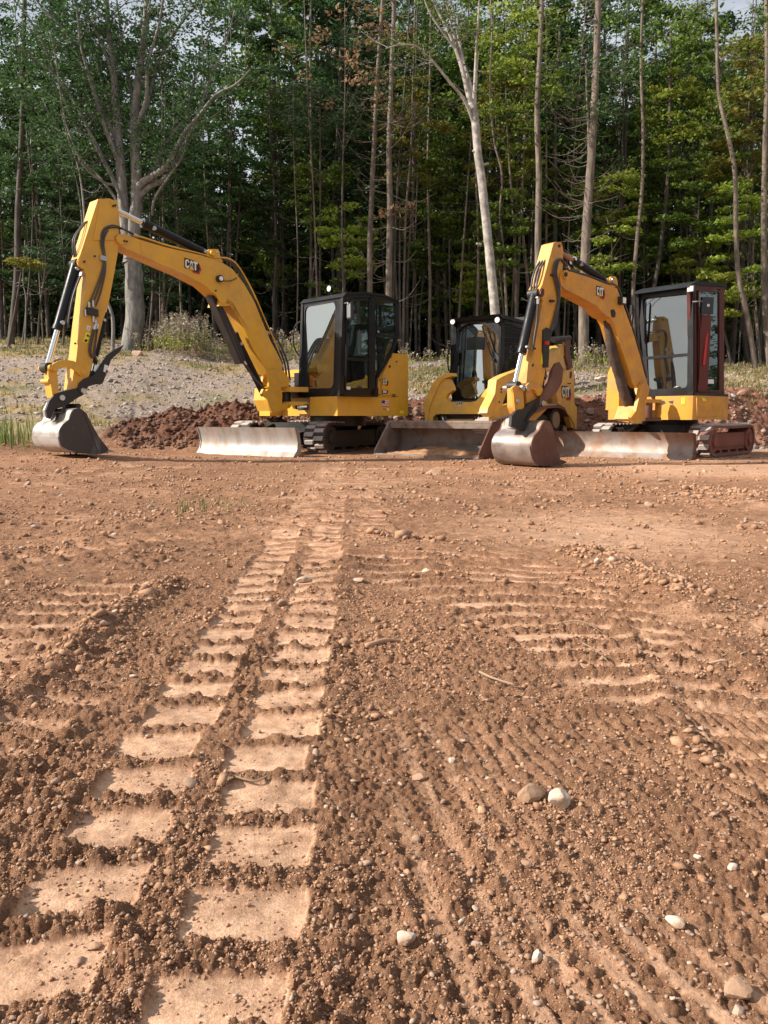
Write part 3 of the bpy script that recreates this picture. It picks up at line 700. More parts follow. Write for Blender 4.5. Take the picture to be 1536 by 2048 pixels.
def blades(name, pos, ht, wd, mat, lean=.35, seed=1, **k):
    q = np.random.RandomState(seed); n = len(pos); a = q.uniform(0, 2*np.pi, n); d = np.stack([np.cos(a), np.sin(a), 0*a], -1)
    sd = np.stack([-np.sin(a), np.cos(a), 0*a], -1); ln = (lean*q.uniform(.2, 1.6, n)*ht)[:, None]; h = ht[:, None]
    up = np.array([0, 0, 1.])
    p0 = pos-sd*wd/2; p1 = pos+sd*wd/2; p2 = pos+d*ln*.4+up*h*.6+sd*wd*.35; p3 = pos+d*ln*.4+up*h*.6-sd*wd*.35; p4 = pos+d*ln+up*h
    V = np.stack([p0, p1, p2, p3, p4], 1).reshape(-1, 3); i = np.arange(n)[:, None]*5
    me = bpy.data.meshes.new(name); F = [(j*5, j*5+1, j*5+2, j*5+3) for j in range(n)]+[(j*5+3, j*5+2, j*5+4) for j in range(n)]
    me.from_pydata(V.tolist(), [], F); at = me.attributes.new('tone', 'FLOAT', 'POINT'); at.data.foreach_set('value', np.repeat(q.uniform(0, 1, n), 5)); me.materials.append(mat)
    o = bpy.data.objects.new(name, me); COL.objects.link(o); tag(o, **k); return o
n = 8000; y = 14.6+15.5*rs.uniform(0, 1, n)**.75; x = y*np.tan(np.radians(rs.uniform(-29, 29, n)))
right = sst(-2.6, -1.2, x); gm = fbm(x*.45+3, y*.55, 211, 4)+.35*sst(23, 29, y)+.25*right*sst(15, 17, y)-.12*(1-right)
k = rs.uniform(0, 1, n) < sst(-.05, .3, gm)*.9+.03; x, y = x[k], y[k]
x = np.repeat(x, 6)+rs.normal(0, .05, len(x)*6); y = np.repeat(y, 6)+rs.normal(0, .05, len(y)*6); z = ground_h(x, y); ht = rs.uniform(.05, .17, len(x))
isg = rs.uniform(0, 1, len(x)) < .38
blades('dry_grass', np.stack([x, y, z], -1)[~isg], ht[~isg], .022, L['grass'], .5, 2, kind='stuff', label='straw coloured grass on the slope')
blades('green_grass', np.stack([x, y, z], -1)[isg], ht[isg]*.8, .022, L['green'], .5, 3, kind='stuff', label='short green grass on the slope')
x = rs.normal(-6.55, .38, 260); y = rs.normal(13.0, .5, 260); blades('tall_grass', np.stack([x, y, ground_h(x, y)], -1), rs.uniform(.25, .55, 260), .018, L['green'], .25, 4, label='clump of tall green grass at the left edge behind the bucket', kind='stuff')
g = G(405, 1022); x = rs.normal(g.x, .14, 70); y = rs.normal(g.y, .16, 70); blades('grass_tuft', np.stack([x, y, ground_h(x, y)], -1), rs.uniform(.04, .12, 70), .005, L['green'], .9, 5, label='lone flattened yellow-green grass tuft on the dirt pad', kind='stuff')
# weeds with seed heads below the trees
bm = B_(); hp_, ht_, lp = [], [], []
q = random.Random(12)
def weed(X, Y, H):
    z = hz(X, Y)-.03; b = Vector((X, Y, z)); t = b+Vector((q.uniform(-.2, .2), q.uniform(-.15, .15), H))
    tube(bm, b, t, .007, .003, 3, False)
    for k_ in range(int(H*14)):
        f = q.uniform(.25, 1); p = b.lerp(t, f); a = q.uniform(0, 6.28); e = p+Vector((math.cos(a), math.sin(a), q.uniform(.1, .8)))*q.uniform(.04, .16)*(1.3-f)
        (hp_ if f > .62 else lp).append(tuple(e+Vector((q.uniform(-.03, .03), 0, q.uniform(-.02, .03)))))
        if f > .62:
            for _ in range(2): hp_.append(tuple(e+Vector((q.uniform(-.05, .05), q.uniform(-.05, .05), q.uniform(-.04, .05)))))
for _ in range(330):
    px = q.choice([q.gauss(380, 42), q.gauss(380, 42), q.uniform(290, 600), q.uniform(480, 600)]); Y = q.uniform(24.5, 27.5); X = (px-768)/FPX*Y
    weed(X, Y, q.uniform(.4, .9)*(1.5 if abs(px-380) < 45 else 1))
for _ in range(150):
    px = q.choice([q.uniform(800, 905), q.uniform(1140, 1230), q.uniform(1150, 1290), q.uniform(600, 700)]); Y = q.uniform(23.0, 26.5); weed((px-768)/FPX*Y, Y, q.uniform(.3, .8))
ws = obj('weeds', bm, surf('weed_stem', (.22, .16, .09), .9)); tag(ws, 'tangle of dry weeds with pale seed heads below the tree line', kind='stuff')
a = np.array(hp_); me = leafmesh('seed_heads', a, rs.uniform(.04, .09, len(a)), L['weed'], rs.uniform(0, 1, len(a)), narrow=.8, seed=3)
o = bpy.data.objects.new('seed_heads', me); COL.objects.link(o); tag(o, 'pale fluffy seed heads of the weeds below the trees', kind='stuff')
a = np.array(lp); me = leafmesh('weed_leaves', a, rs.uniform(.06, .12, len(a)), L['lime'], rs.uniform(0, 1, len(a)), narrow=.5, seed=4)
o = bpy.data.objects.new('weed_leaves', me); COL.objects.link(o); tag(o, 'yellow-green leaves low in the weeds', kind='stuff')
# ------------------------------------------------------------------ machine building blocks
def ppts(pl, L_): return [pl(*p) for p in L_]
def plate(name, pl, px, width, mat, root, bevel=.012, sub=None, lab=None, sm=True, rnd_=0, seg=2):
    bm = B_(); pts = ppts(pl, px)
    if rnd_: pts = roundpoly(pts, rnd_, 3)
    prism(bm, pts, -pl.n*width)
    o = obj(name, bm, mat, sub or root, bevel=bevel, seg=seg, label=lab)
    if sm: smooth_angle(o, 30)
    return o
def pin(name, pl, px, r, out, mat, root, n=16, back=0):
    bm = B_(); c = pl(*px); tube(bm, c-pl.n*back, c+pl.n*out, r, n=n); return smooth_angle(obj(name, bm, mat, root, bevel=.003), 40)
def cat_mark(pl, A, B, C, root, d=.004, px_off=1.0):
    """white letters with a gold peak on a black and red shield; A, B, C = image points: left end, right end, lower left"""
    o = pl(*A); u = pl(*B)-o; v = o-pl(*C); W = u.length; H_ = v.length; n = pl.n*d
    q = lambda a, b: o+u*a+v*(b-1)+n
    bm = B_(); prism(bm, [q(.60, 1.10), q(1.10, .95), q(1.26, .35), q(1.08, -.28), q(.62, -.30), q(.50, .0)], n*.3)
    s = obj('badge', bm, M['redprint'], root, label='red and black hexagonal badge')
    bm = B_(); prism(bm, [p+n*.4 for p in (q(-.06, 1.10), q(.60, 1.12), q(1.02, .95), q(1.14, .38), q(.98, -.12), q(.66, -.14), q(.5, .02), q(-.04, -.06))], n*.3)
    obj('badge_ground', bm, M['blackprint'], s)
    bm = B_(); nn = n*.9
    def poly(L_): prism(bm, [q(a, b)+nn for a, b in L_], n*.3)
    poly([(.0, .15), (.06, .03), (.10, .0), (.20, .0), (.10, .22), (.10, .80), (.10, .95), (.05, .93), (.0, .83)])
    poly([(.10, .80), (.16, .80), (.20, .80), (.20, .66), (.29, .66), (.29, .85), (.24, .95), (.17, 1.0), (.10, .95)])
    poly([(.10, .22), (.20, .0), (.25, .05), (.29, .15), (.29, .34), (.20, .34), (.20, .22)])
    poly([(.41, 1.0), (.53, 1.0), (.575, .62), (.54, .52), (.47, .82)])
    poly([(.41, 1.0), (.47, .82), (.44, .60), (.40, .48), (.355, .30), (.33, .28)])
    poly([(.575, .62), (.61, .28), (.58, .34), (.54, .52)])
    poly([(.60, 1.0), (.95, 1.0), (.95, .80), (.60, .80)])
    poly([(.72, .80), (.83, .80), (.83, .0), (.72, .10)])
    obj('lettering', bm, M['white'], s)
    bm = B_(); prism(bm, [q(.31, .0)+nn, q(.47, .48)+nn, q(.68, .0)+nn, q(.60, -.04)+nn, q(.38, -.04)+nn], n*.4)
    obj('gold_peak', bm, M['goldprint'], s)
    return s
def cylinder(root, a, b, rb, rr, split, rod='chrome', name='hydraulic_cylinder', side=None, lab=None):
    """barrel from b towards a, rod showing for the first `split` of the way from a"""
    bm = B_(); m = a.lerp(b, split); d = (b-a).normalized()
    tube(bm, m, b, rb, n=18); tube(bm, m-d*.012, m+d*.04, rb*1.10, n=18)
    s = (side or Vector((0, 0, 0)))
    c = smooth_angle(obj(name, bm, M['black'], root, bevel=.004, label=lab), 35)
    bm = B_(); tube(bm, a, m+d*.01, rr, n=14); smooth_angle(obj('rod', bm, M[rod], c), 40)
    if side is not None:
        for e_, r_ in ((a, rr*1.9), (b, rb)):
            bm = B_(); tube(bm, e_-side*rb*1.3, e_+side*rb*1.3, r_, n=14); smooth_angle(obj('rod_eye', bm, M['blackd'], c), 40)
        for o, r_ in ((m.lerp(b, .12)+side*rb*.9+Vector((0, 0, -rb*.4)), .45), (m.lerp(b, .92)+side*rb*.9, .4)):
            bm = B_(); tube(bm, o, o+side*rb*.5, rb*r_, n=10); smooth_angle(obj('hose_port', bm, M['zinc'], c), 40)
    return c
def hoses(root, paths, r, mat='hose', name='hydraulic_hose'):
    out = []
    for p in paths:
        bm = B_(); pipe(bm, spline(p, 7), r, 8); o = obj(name, bm, M[mat], root); o.data.shade_smooth(); out.append(o)
        bm = B_(); a, b = Vector(p[0]), Vector(p[1]); d = (b-a).normalized(); tube(bm, a-d*.01, a+d*.05, r*1.35, n=8)
        smooth_angle(obj('hose_fitting', bm, M['zinc'], o), 40)
    return out
def track(root, c0, f, l, length, ht, width, side_sign, mat_side, mat_tread, mat_frame, nl=38, rear_rise=0, lab=None):
    """rubber crawler: c0 = front tip on the ground at the OUTER face, f forward, l outward"""
    r = ht/2; cx = [(-r, r), (-(length-r), r)]
    def loop(rr, k=10):
        pts = []
        for j in range(k+1):
            a = -math.pi/2+math.pi*j/k; pts.append((-r+rr*math.cos(a), r+rr*math.sin(a)))
        for j in range(1, 6): t = j/6; pts.append((-r-(length-2*r)*t, r+rr-.012*math.sin(math.pi*t)))
        for j in range(k+1):
            a = math.pi/2+math.pi*j/k; pts.append((-(length-r)+rr*math.cos(a), r+rr*math.sin(a)))
        return pts
    W = lambda a, z, b: c0+f*a+Vector((0, 0, z))-l*b
    outer = loop(r-.022); inner = loop(r-.062); bm = B_()
    ring(bm, [W(a, z, 0) for a, z in outer], [W(a, z, 0) for a, z in inner], -l*width)
    t = smooth_angle(obj('track_belt', bm, mat_side, root, bevel=.006, label=lab), 50)
    # lugs
    per = []; pts = loop(r-.022, 24); acc = [0]
    for i in range(len(pts)): p, q_ = pts[i], pts[(i+1) % len(pts)]; acc.append(acc[-1]+math.hypot(q_[0]-p[0], q_[1]-p[1]))
    tot = acc[-1]
    me = None
    for k in range(nl):
        for s in (0, 1):
            d = (tot*(k+.5*s)/nl) % tot; i = max(j for j in range(len(pts)) if acc[j] <= d); p, q_ = pts[i], pts[(i+1) % len(pts)]
            u = (d-acc[i])/max(1e-6, acc[i+1]-acc[i]); a = p[0]+(q_[0]-p[0])*u; z = p[1]+(q_[1]-p[1])*u
            ta = Vector((q_[0]-p[0], q_[1]-p[1])).normalized(); T = f*ta.x+UP*ta.y; N = f*ta.y-UP*ta.x
            b = width*(.27 if s == 0 else .73); C = W(a, z, b)+N*.008
            Minv = rootmat(root).inverted()
            if me is None:
                bb = B_(); hw = width*.235; hl = tot/nl*.30; hh = .020
                top = .72
                prism(bb, [Vector((-hw, -hl, -hh)), Vector((hw*.8, -hl*.9, -hh)), Vector((hw, hl, -hh)), Vector((-hw*.8, hl*.9, -hh))], Vector((0, 0, 2*hh)))
                bmesh.ops.bevel(bb, geom=[e for e in bb.edges], offset=.007, segments=1, affect='EDGES'); bmesh.ops.recalc_face_normals(bb, faces=bb.faces)
                me = bpy.data.meshes.new('tread_lug'); bb.to_mesh(me); bb.free(); me.materials.append(mat_tread)
            o = bpy.data.objects.new('tread_lug', me); COL.objects.link(o); o.parent = t
            X = l; Mx = Matrix(((X.x, T.x, N.x, C.x), (X.y, T.y, N.y, C.y), (X.z, T.z, N.z, C.z), (0, 0, 0, 1)))
            o.matrix_basis = Minv @ Mx
    # side frame, rollers, sprocket
    bm = B_()
    prism(bm, [W(-r*.55, r*.62, .05), W(-r*.9, r*.42, .05), W(-(length-r*1.1), r*.42, .05), W(-(length-r*.7), r*.9, .05), W(-(length-r*1.1), r*1.45, .05), W(-r*.9, r*1.42, .05), W(-r*.55, r*1.2, .05)], -l*(width-.1))
    fr = obj('track_frame', bm, mat_frame, root, bevel=.02, seg=2)
    bm = B_(); prism(bm, [W(-r*1.2, r*.62, .035), W(-length+r*1.6, r*.62, .035), W(-length+r*1.6, r*1.22, .035), W(-r*1.2, r*1.22, .035)], -l*.02)
    obj('side_cover', bm, mat_frame, fr, bevel=.004)
    for s, aa in (('idler_wheel', -r), ('drive_sprocket', -(length-r))):
        bm = B_(); c = W(aa, r, .02); tube(bm, c, c-l*(width-.04), r-.072, n=28); o = smooth_angle(obj(s, bm, mat_frame, root, bevel=.012), 40)
        bm = B_(); tube(bm, c+l*.03, c, (r-.07)*.45, n=18)
        for j in range(8):
            a = j*math.pi/4; p = c+f*math.cos(a)*r*.42+UP*math.sin(a)*r*.42; tube(bm, p+l*.015, p, .014, n=8)
        smooth_angle(obj('hub', bm, mat_frame, o), 40)
    for j in range(5):
        a = -r*1.25-(length-2.5*r)*j/4; c = W(a, r*.33, .06); bm = B_(); tube(bm, c, c-l*(width-.12), r*.22, n=14); smooth_angle(obj('roller', bm, mat_frame, root, bevel=.006), 40)
    return t
def dozer_blade(root, pr, l, f, width, ht, mat, side_mat):
    """pr = right-hand lower corner (image right); curved mouldboard"""
    prof = [(.02, .0), (-.035, .05), (-.075, .13), (-.085, .22), (-.06, .32), (-.01, ht)]
    bm = B_(); W = lambda a, z, b: pr+f*a+UP*z-l*b
    fr = [(a, z) for a, z in prof]; bk = [(a-.018, z) for a, z in prof]
    L_ = fr+bk[::-1]
    prism(bm, [W(a, z, .012) for a, z in L_], -l*(width-.024)); o = smooth_angle(obj('blade', bm, mat, root, label='curved dozer blade'), 50)
    for b in (0, width-.014):
        bm = B_(); prism(bm, [W(a+.012, z, b) for a, z in fr]+[W(-.10, ht-.01, b), W(-.16, .22, b), W(-.15, .02, b)], -l*.014); obj('end_plate', bm, side_mat, o, bevel=.003)
    bm = B_(); prism(bm, [W(.045, -.004, 0), W(.02, .0, 0), W(-.045, .07, 0), W(-.03, .078, 0)], -l*width); obj('cutting_edge', bm, mat, o, bevel=.003)
    bm = B_(); prism(bm, [W(-.10, .30, .02), W(-.10, .34, .02), W(-.16, .34, .02), W(-.16, .30, .02)], -l*(width-.04)); obj('stiffener', bm, M['blackd'], o, bevel=.004)
    for b in (width*.30, width*.70):
        bm = B_(); prism(bm, [W(-.10, .10, b-.05), W(-.10, .28, b-.05), W(-1.0, .36, b-.05), W(-1.0, .18, b-.05)], -l*.10); obj('push_arm', bm, M['blackd'], root, bevel=.01)
    c = cylinder(root, W(-.14, .30, width*.5), W(-.75, .45, width*.5), .05, .025, .3, name='blade_cylinder')
    return o
def window(root, pl, px, mat, frame_w=.03, depth=.03, r=.07, out=.006, name='window', fmat='black', k=5):
    pts = roundpoly(ppts(pl, px), r, k); n = pl.n
    oo = [p+n*out for p in pts]; ii = inset(oo, frame_w, n)
    bm = B_(); ring(bm, oo, ii, -n*depth); w_ = smooth_angle(obj(name, bm, M[fmat], root, bevel=.003), 40)
    bm = B_(); g = [p-n*(out+.004) for p in inset(oo, frame_w*.7, n)]; prism(bm, g, -n*.004); obj('pane', bm, mat, w_)
    return w_
def bucket(root, pl, side, shell, width, side_mat, back_mat, tooth=None, name='bucket', teeth=True):
    """side: outline of the near cheek; shell: the part of it (in order) that carries the curved back"""
    bm = B_(); S = ppts(pl, side); n = pl.n
    ctr = sum(S, Vector())/len(S)
    pts = spline(ppts(pl, shell), 3)
    inn = []
    for i, p in enumerate(pts):
        d = (pts[min(i+1, len(pts)-1)]-pts[max(i-1, 0)]).normalized(); q = n.cross(d)
        if q.dot(ctr-p) < 0: q = -q
        inn.append(p+q*.016)
    A = [bm.verts.new(p-n*.006) for p in pts]; Bq = [bm.verts.new(p-n*(width-.006)) for p in pts]
    C = [bm.verts.new(p-n*.006) for p in inn]; D = [bm.verts.new(p-n*(width-.006)) for p in inn]
    for i in range(len(pts)-1):
        bm.faces.new((A[i], A[i+1], Bq[i+1], Bq[i])); bm.faces.new((C[i+1], C[i], D[i], D[i+1]))
        bm.faces.new((A[i+1], A[i], C[i], C[i+1])); bm.faces.new((Bq[i], Bq[i+1], D[i+1], D[i]))
    bm.faces.new((A[0], Bq[0], D[0], C[0])); bm.faces.new((A[-1], C[-1], D[-1], Bq[-1]))
    b = smooth_angle(obj(name, bm, back_mat, root, label='rounded digging bucket'), 40)
    for k_, off in enumerate((0, width-.016)):
        bm = B_(); prism(bm, [p+n*.006-n*off for p in S], -n*.022); smooth_angle(obj('side_plate', bm, side_mat, b, bevel=.004), 30)
    # wear strip round the heel
    m = len(pts); seg_ = pts[int(m*.55):int(m*.80)]
    bm = B_(); o2 = []
    for i, p in enumerate(seg_):
        d = (seg_[min(i+1, len(seg_)-1)]-seg_[max(i-1, 0)]).normalized(); q = n.cross(d)
        if q.dot(ctr-p) > 0: q = -q
        o2.append(p+q*.012)
    ringp = seg_+o2[::-1]; prism(bm, [p-n*.01 for p in ringp], -n*(width-.02)); smooth_angle(obj('wear_strip', bm, back_mat, b, bevel=.002), 40)
    return b

# =================================================================== the large excavator
def large_excavator():
    fh, lh = fdir(45); fb, lb = fdir(42); fu, lu = fdir(30)
    C0 = P(675, 830, 12.1); C0.z = .62
    front = Plane(C0, lh); sidep = Plane(C0, -fh)       # normals: front -> f, side -> l
    if front.n.dot(fh) < 0: front = Plane(C0, -lh)
    if sidep.n.dot(lh) < 0: sidep = Plane(C0, fh)
    ctr = C0-lh*1.0-fh*.9
    root = empty('excavator', (ctr.x, ctr.y, 0), math.atan2(fh.y, fh.x), label='large yellow excavator at the left with its arm reaching left over a grey bucket', cat='excavator')
    # undercarriage
    pr = P(590, 913, 11.7); pr.z = 0
    dozer_blade(root, pr, lu, fu, 1.98, .44, M['steel'], M['steel'])
    trk = pr-fu*.75; trk.z = 0
    track(root, trk, fu, lu, 2.15, .53, .40, 1, M['rubber_side'], M['rubber'], M['frame'])
    tl = trk-lu*(1.98-.40); track(root, tl, fu, -(-lu), 2.15, .53, .40, 1, M['rubber_side'], M['rubber'], M['frame'])
    cu = pr-lu*.99-fu*1.8
    bm = B_(); box(bm, cu+UP*.38, fu*.7, lu*.55, UP*.13); obj('car_body', bm, M['blackd'], root, bevel=.03)
    bm = B_(); tube(bm, Vector((ctr.x, ctr.y, .45)), Vector((ctr.x, ctr.y, .66)), .48, n=32); smooth_angle(obj('swing_ring', bm, M['blackd'], root, bevel=.01), 40)
    # deck (lower body)
    zt = front(677, 792.5).z; L_ = 2.02
    fl = front(519, 830); wd = (C0-Vector((fl.x, fl.y, C0.z))).length
    H = lambda a, b, z: C0-fh*a-lh*b+UP*(z-C0.z)
    arc = []
    back = sidep(816, 830); len_ = (Vector((back.x, back.y, 0))-Vector((C0.x, C0.y, 0))).length
    loop = [(0, 0), (0, .0+.0)]
    deck = [(0, 0), (len_, 0), (len_+.28, .45), (len_+.34, wd/2), (len_+.28, wd-.45), (len_, wd), (0, wd)]
    deck = [(0, 0), (len_, 0.0), (len_+.30, .4), (len_+.38, wd/2), (len_+.30, wd-.4), (len_, wd), (.0, wd), (.0, wd-.42), (.18, wd-.42), (.18, wd-1.15-.0), (.0, wd-1.35)]
    xl = front(620, 800); bl = (Vector((xl.x, xl.y, 0))-Vector((C0.x, C0.y, 0))).length
    deck = [(0, 0), (len_, 0), (len_+.30, .4), (len_+.38, wd/2), (len_+.30, wd-.4), (len_, wd), (0, wd), (0, wd-.30), (.25, wd-.34), (.25, bl+.05), (0, bl)]
    bm = B_(); prism(bm, [H(a, b, .62) for a, b in deck], UP*(zt-.62)); d_ = smooth_angle(obj('lower_body', bm, M['yellow'], root, bevel=.022, seg=2), 30)
    # small markings on the side of the body
    def decal(name, pl, px, mat, lab=None, d=.003, par=None):
        bm = B_(); pts = [p+pl.n*d for p in ppts(pl, px)]; prism(bm, pts, pl.n*.002); return obj(name, bm, M[mat], par or d_, label=lab)
    sp = sidep
    decal('flag_sticker', sp, [(763, 801), (777.5, 801.5), (777.5, 813), (763, 812.5)], 'white', 'small flag sticker')
    for i in range(4): decal('stripe', sp, [(763, 802.5+i*3), (777.5, 803+i*3), (777.5, 804.4+i*3), (763, 803.9+i*3)], 'redprint', d=.006)
    decal('canton', sp, [(763, 801), (769, 801.2), (769, 806.8), (763, 806.6)], 'blueprint', d=.009)
    decal('label', sp, [(763.5, 815), (772.5, 815.4), (772.5, 821), (763.5, 820.6)], 'goldprint'); decal('label_print', sp, [(765.5, 817), (771, 817.3), (771, 819), (765.5, 818.7)], 'blackprint', d=.006)
    decal('label', sp, [(774, 815.6), (777, 815.8), (777, 821.4), (774, 821)], 'white')
    decal('warning_label', sp, [(799.5, 821), (807.5, 821.4), (807.5, 827.6), (799.5, 827.2)], 'yelprint')
    decal('warning_label', sp, [(748.5, 760.5), (753.5, 760.5), (753.5, 767), (748.5, 767)], 'white')
    # engine cover
    inner = sidep
    ev = [(816, 709.5), (783, 706), (776, 714), (756, 755), (755, 794), (816, 797.5)]
    cv = plate('engine_cover', sidep.off(-.015), ev, 1.0, M['yellow'], root, bevel=.03, seg=3)
    bm = B_(); prism(bm, [H(len_+.0, .012, zt), H(len_+.30, .40, zt), H(len_+.38, wd/2, zt), H(len_+.30, wd-.4, zt), H(len_, wd, zt), H(len_-.6, wd, zt), H(len_-.6, .9, zt), H(len_, .9, zt)], UP*(sidep(816, 709.5).z-zt))
    smooth_angle(obj('rear_body', bm, M['yellow'], root, bevel=.03, seg=2), 30)
    pn = plate('side_door', sidep.off(.002), [(799, 712), (785, 710.5), (780, 717), (763, 753), (762.5, 789), (799, 792)], .02, M['yellow'], root, bevel=.01, rnd_=.03)
    plate('badge_panel', sidep.off(.010), [(776, 749), (768.5, 749.5), (764, 758), (764, 790), (776, 790.5)], .012, M['yellow'], root, bevel=.004, rnd_=.02, sub=pn)
    cat_mark(sidep.off(.012), (765.5, 758.5), (774.5, 758.8), (765.5, 768.5), pn)
    bm = B_(); o3 = sidep.off(.018)(769.5, 783.3); decal('number_plate', sidep.off(.012), [(764.2, 779.5), (774.5, 779.8), (775.8, 783), (774.5, 787.6), (764.2, 787.2)], 'blackprint', par=pn)
    text_bm(bm, '306', o3, -fh, UP, .062, .002); obj('number', bm, M['white'], pn)
    decal('latch', sidep.off(.006), [(785, 788), (791, 788.4), (791, 793.4), (785, 793)], 'blackprint', par=pn); decal('latch_face', sidep.off(.010), [(786.7, 789.6), (789.6, 789.8), (789.6, 791.8), (786.7, 791.6)], 'silver', par=pn)
    decal('catch', sidep.off(.006), [(776.7, 731), (782, 731), (781, 733), (780, 736), (778.5, 736), (778, 733)], 'blackprint', par=pn)
    for px in ((782, 713.5), (793, 723), (758.6, 760), (758.6, 789.5)): pin('bolt', sidep.off(.012), px, .012, .012, M['blackd'], pn, 8)
    # ---------------- cab
    fp = front.off(-.02)
    A0 = fp(603, 601.5); A1 = fp(687, 590)           # roof front edge, left and right
    cabw = (Vector((A1.x, A1.y, 0))-Vector((A0.x, A0.y, 0))).length
    s2 = Plane(Vector((A1.x, A1.y, 0)), sidep.u)
    K = lambda px, py: s2(px, py)
    sil = [K(686, 592), K(692, 585), K(729, 584), K(766, 589.5), K(796, 601), K(798.5, 670), K(791, 697), K(757, 757), K(755, 793), K(679, 792)]
    sil = roundpoly(sil, .06, 3)
    nS = s2.n
    cab = None
    # structure: side frames as rings, then roof, pillars
    door = roundpoly([K(692, 598), K(739, 597), K(739, 783), K(689, 782)], .06, 4)
    def frame_side(offs, parent=None, name='cab_side'):
        bm = B_(); base = [p-nS*offs for p in sil]
        bmesh.ops.contextual_create
        # build the side as pillars (separate solids sharing the outline)
        def bar(pts, w_=.05): prism(bm, [p-nS*offs for p in pts], -nS*w_)
        bar([K(679, 792), K(686, 592), K(692, 596), K(689, 792)])                       # A pillar
        bar([K(741, 586), K(750, 587), K(751, 793), K(741, 793)])                        # B pillar
        bar([K(686, 592), K(692, 585), K(729, 584), K(766, 589.5), K(796, 601), K(796, 609), K(766, 599), K(729, 594), K(693, 596)], .05)   # roof rail
        bar([K(791, 603), K(796, 601), K(798.5, 670), K(791, 697), K(757, 757), K(752, 757), K(786, 694), K(793, 669)])               # rear pillar
        bar([K(679, 792), K(680, 776), K(757, 776), K(757, 793)])                        # sill
        bar([K(752, 671.5), K(752, 667), K(793, 673), K(793, 677)], .03)
        return smooth_angle(obj(name, bm, M['black'], root, bevel=.012, seg=2), 30)
    frame_side(0); frame_side(cabw-.05)
    # roof
    roofp = roundpoly([K(684, 594), K(692, 585), K(729, 583.5), K(766, 588.5), K(797, 601), K(797, 604), K(766, 593), K(729, 588), K(693, 590)], .015, 2)
    bm = B_(); prism(bm, [p+nS*.015 for p in roofp], -nS*(cabw+.03)); rf = smooth_angle(obj('cab_roof', bm, M['black'], root, bevel=.015, seg=2), 30)
    # front frame
    cfp = fp
    fo = roundpoly([cfp(603, 601), cfp(684, 588.5), cfp(678, 792), cfp(596, 794)], .05, 5)
    fi = roundpoly([cfp(610, 614), cfp(671, 603.5), cfp(666.5, 776), cfp(607, 776.5)], .10, 5)
    bm = B_(); ring(bm, fo, fi, -front.n*.06); ff = smooth_angle(obj('cab_front', bm, M['black'], root, bevel=.01, seg=2), 35)
    bm = B_(); g = roundpoly([cfp(609, 612.5), cfp(672, 602), cfp(667.5, 777), cfp(606.5, 777.5)], .10, 5); prism(bm, [p-front.n*.012 for p in g], -front.n*.005); obj('windscreen', bm, M['glass'], root)
    bm = B_(); ring(bm, [p+front.n*.004 for p in inset(fi, -.012, front.n)], [p+front.n*.004 for p in fi], -front.n*.01); obj('windscreen_seal', bm, M['plastic'], root)
    bm = B_(); tube(bm, cfp(607, 720.5)-front.n*.03, cfp(667, 713)-front.n*.03, .012, n=8); obj('window_bar', bm, M['black'], root)
    # door glass, rear quarter glass
    dr = window(root, s2, [(692, 599), (739.5, 597), (739.5, 783), (689, 783)], M['glass_side'], .028, .03, .07, .012, 'door')
    bm = B_(); a_ = K(690, 717)+nS*.01; b_ = K(740, 720)+nS*.01; box(bm, (a_+b_)/2, (b_-a_)/2, UP*.022, nS*.01); obj('door_rail', bm, M['black'], dr, bevel=.005)
    bm = B_(); a_ = K(687.5, 700)+nS*.03; pipe(bm, spline([K(690, 690)+nS*.01, K(688, 705)+nS*.04, K(687.5, 735)+nS*.04, K(689, 752)+nS*.01], 4), .012, 8); obj('grab_handle', bm, M['blackd'], dr)
    bm = B_(); pts = [K(691.5, 773), K(700.5, 773.5), K(700.5, 780), K(691.5, 779.5)]; prism(bm, [p+nS*.003 for p in pts], nS*.002); obj('door_sticker', bm, M['white'], dr)
    window(root, s2, [(753, 607), (791, 613), (792, 669), (753, 668)], M['glass_side'], .02, .02, .04, .004, 'rear_side_window')
    bm = B_(); prism(bm, [p-nS*.02 for p in (K(753, 674), K(791, 679), K(786, 692), K(757, 745), K(753, 745))], -nS*.004); obj('quarter_pane', bm, M['glass_side'], root)
    bm = B_(); q0 = s2.off(-(cabw-.02)); prism(bm, [q0(p[0], p[1]) for p in ((690, 600), (790, 606), (790, 680), (755, 775), (690, 775))], -nS*.004); obj('far_side_pane', bm, M['glass_side'], root)
    # rear wall of the cab (glass upper, solid lower)
    zb = K(757, 757).z; rb = K(757, 757)
    bm = B_(); p_ = K(791, 697)-fh*0; box(bm, (rb-nS*(cabw/2))+UP*(-.12), nS*(cabw/2-.03), UP*.14, fh*.015); obj('rear_panel', bm, M['plastic'], root, bevel=.01)
    # floor and interior
    bm = B_(); f0 = (C0+Vector((0, 0, zt-C0.z)))
    prism(bm, [H(.03, .06, zt), H(1.2, .06, zt), H(1.2, .06+cabw-.08, zt), H(.03, .06+cabw-.08, zt)], UP*.05); obj('cab_floor', bm, M['teal'], root)
    def I(a, b, z): return H(a, b+.05, zt+z)
    st = smooth_angle(obj('seat', (lambda bm: (box(bm, I(.72, .45, .50), fh*.26, lh*.25, UP*.07), bm)[1])(B_()), M['seat'], root, bevel=.04, seg=3), 50)
    bm = B_(); box(bm, I(1.0, .45, .85), fh*.07+UP*.02, lh*.24, UP*.34-fh*.06); smooth_angle(obj('backrest', bm, M['seat'], st, bevel=.05, seg=3), 50)
    bm = B_(); box(bm, I(1.05, .45, 1.27), fh*.05, lh*.14, UP*.10); smooth_angle(obj('headrest', bm, M['seat'], st, bevel=.04, seg=3), 50)
    bm = B_(); box(bm, I(.75, .45, .25), fh*.2, lh*.18, UP*.2); obj('seat_base', bm, M['plastic'], st, bevel=.02)
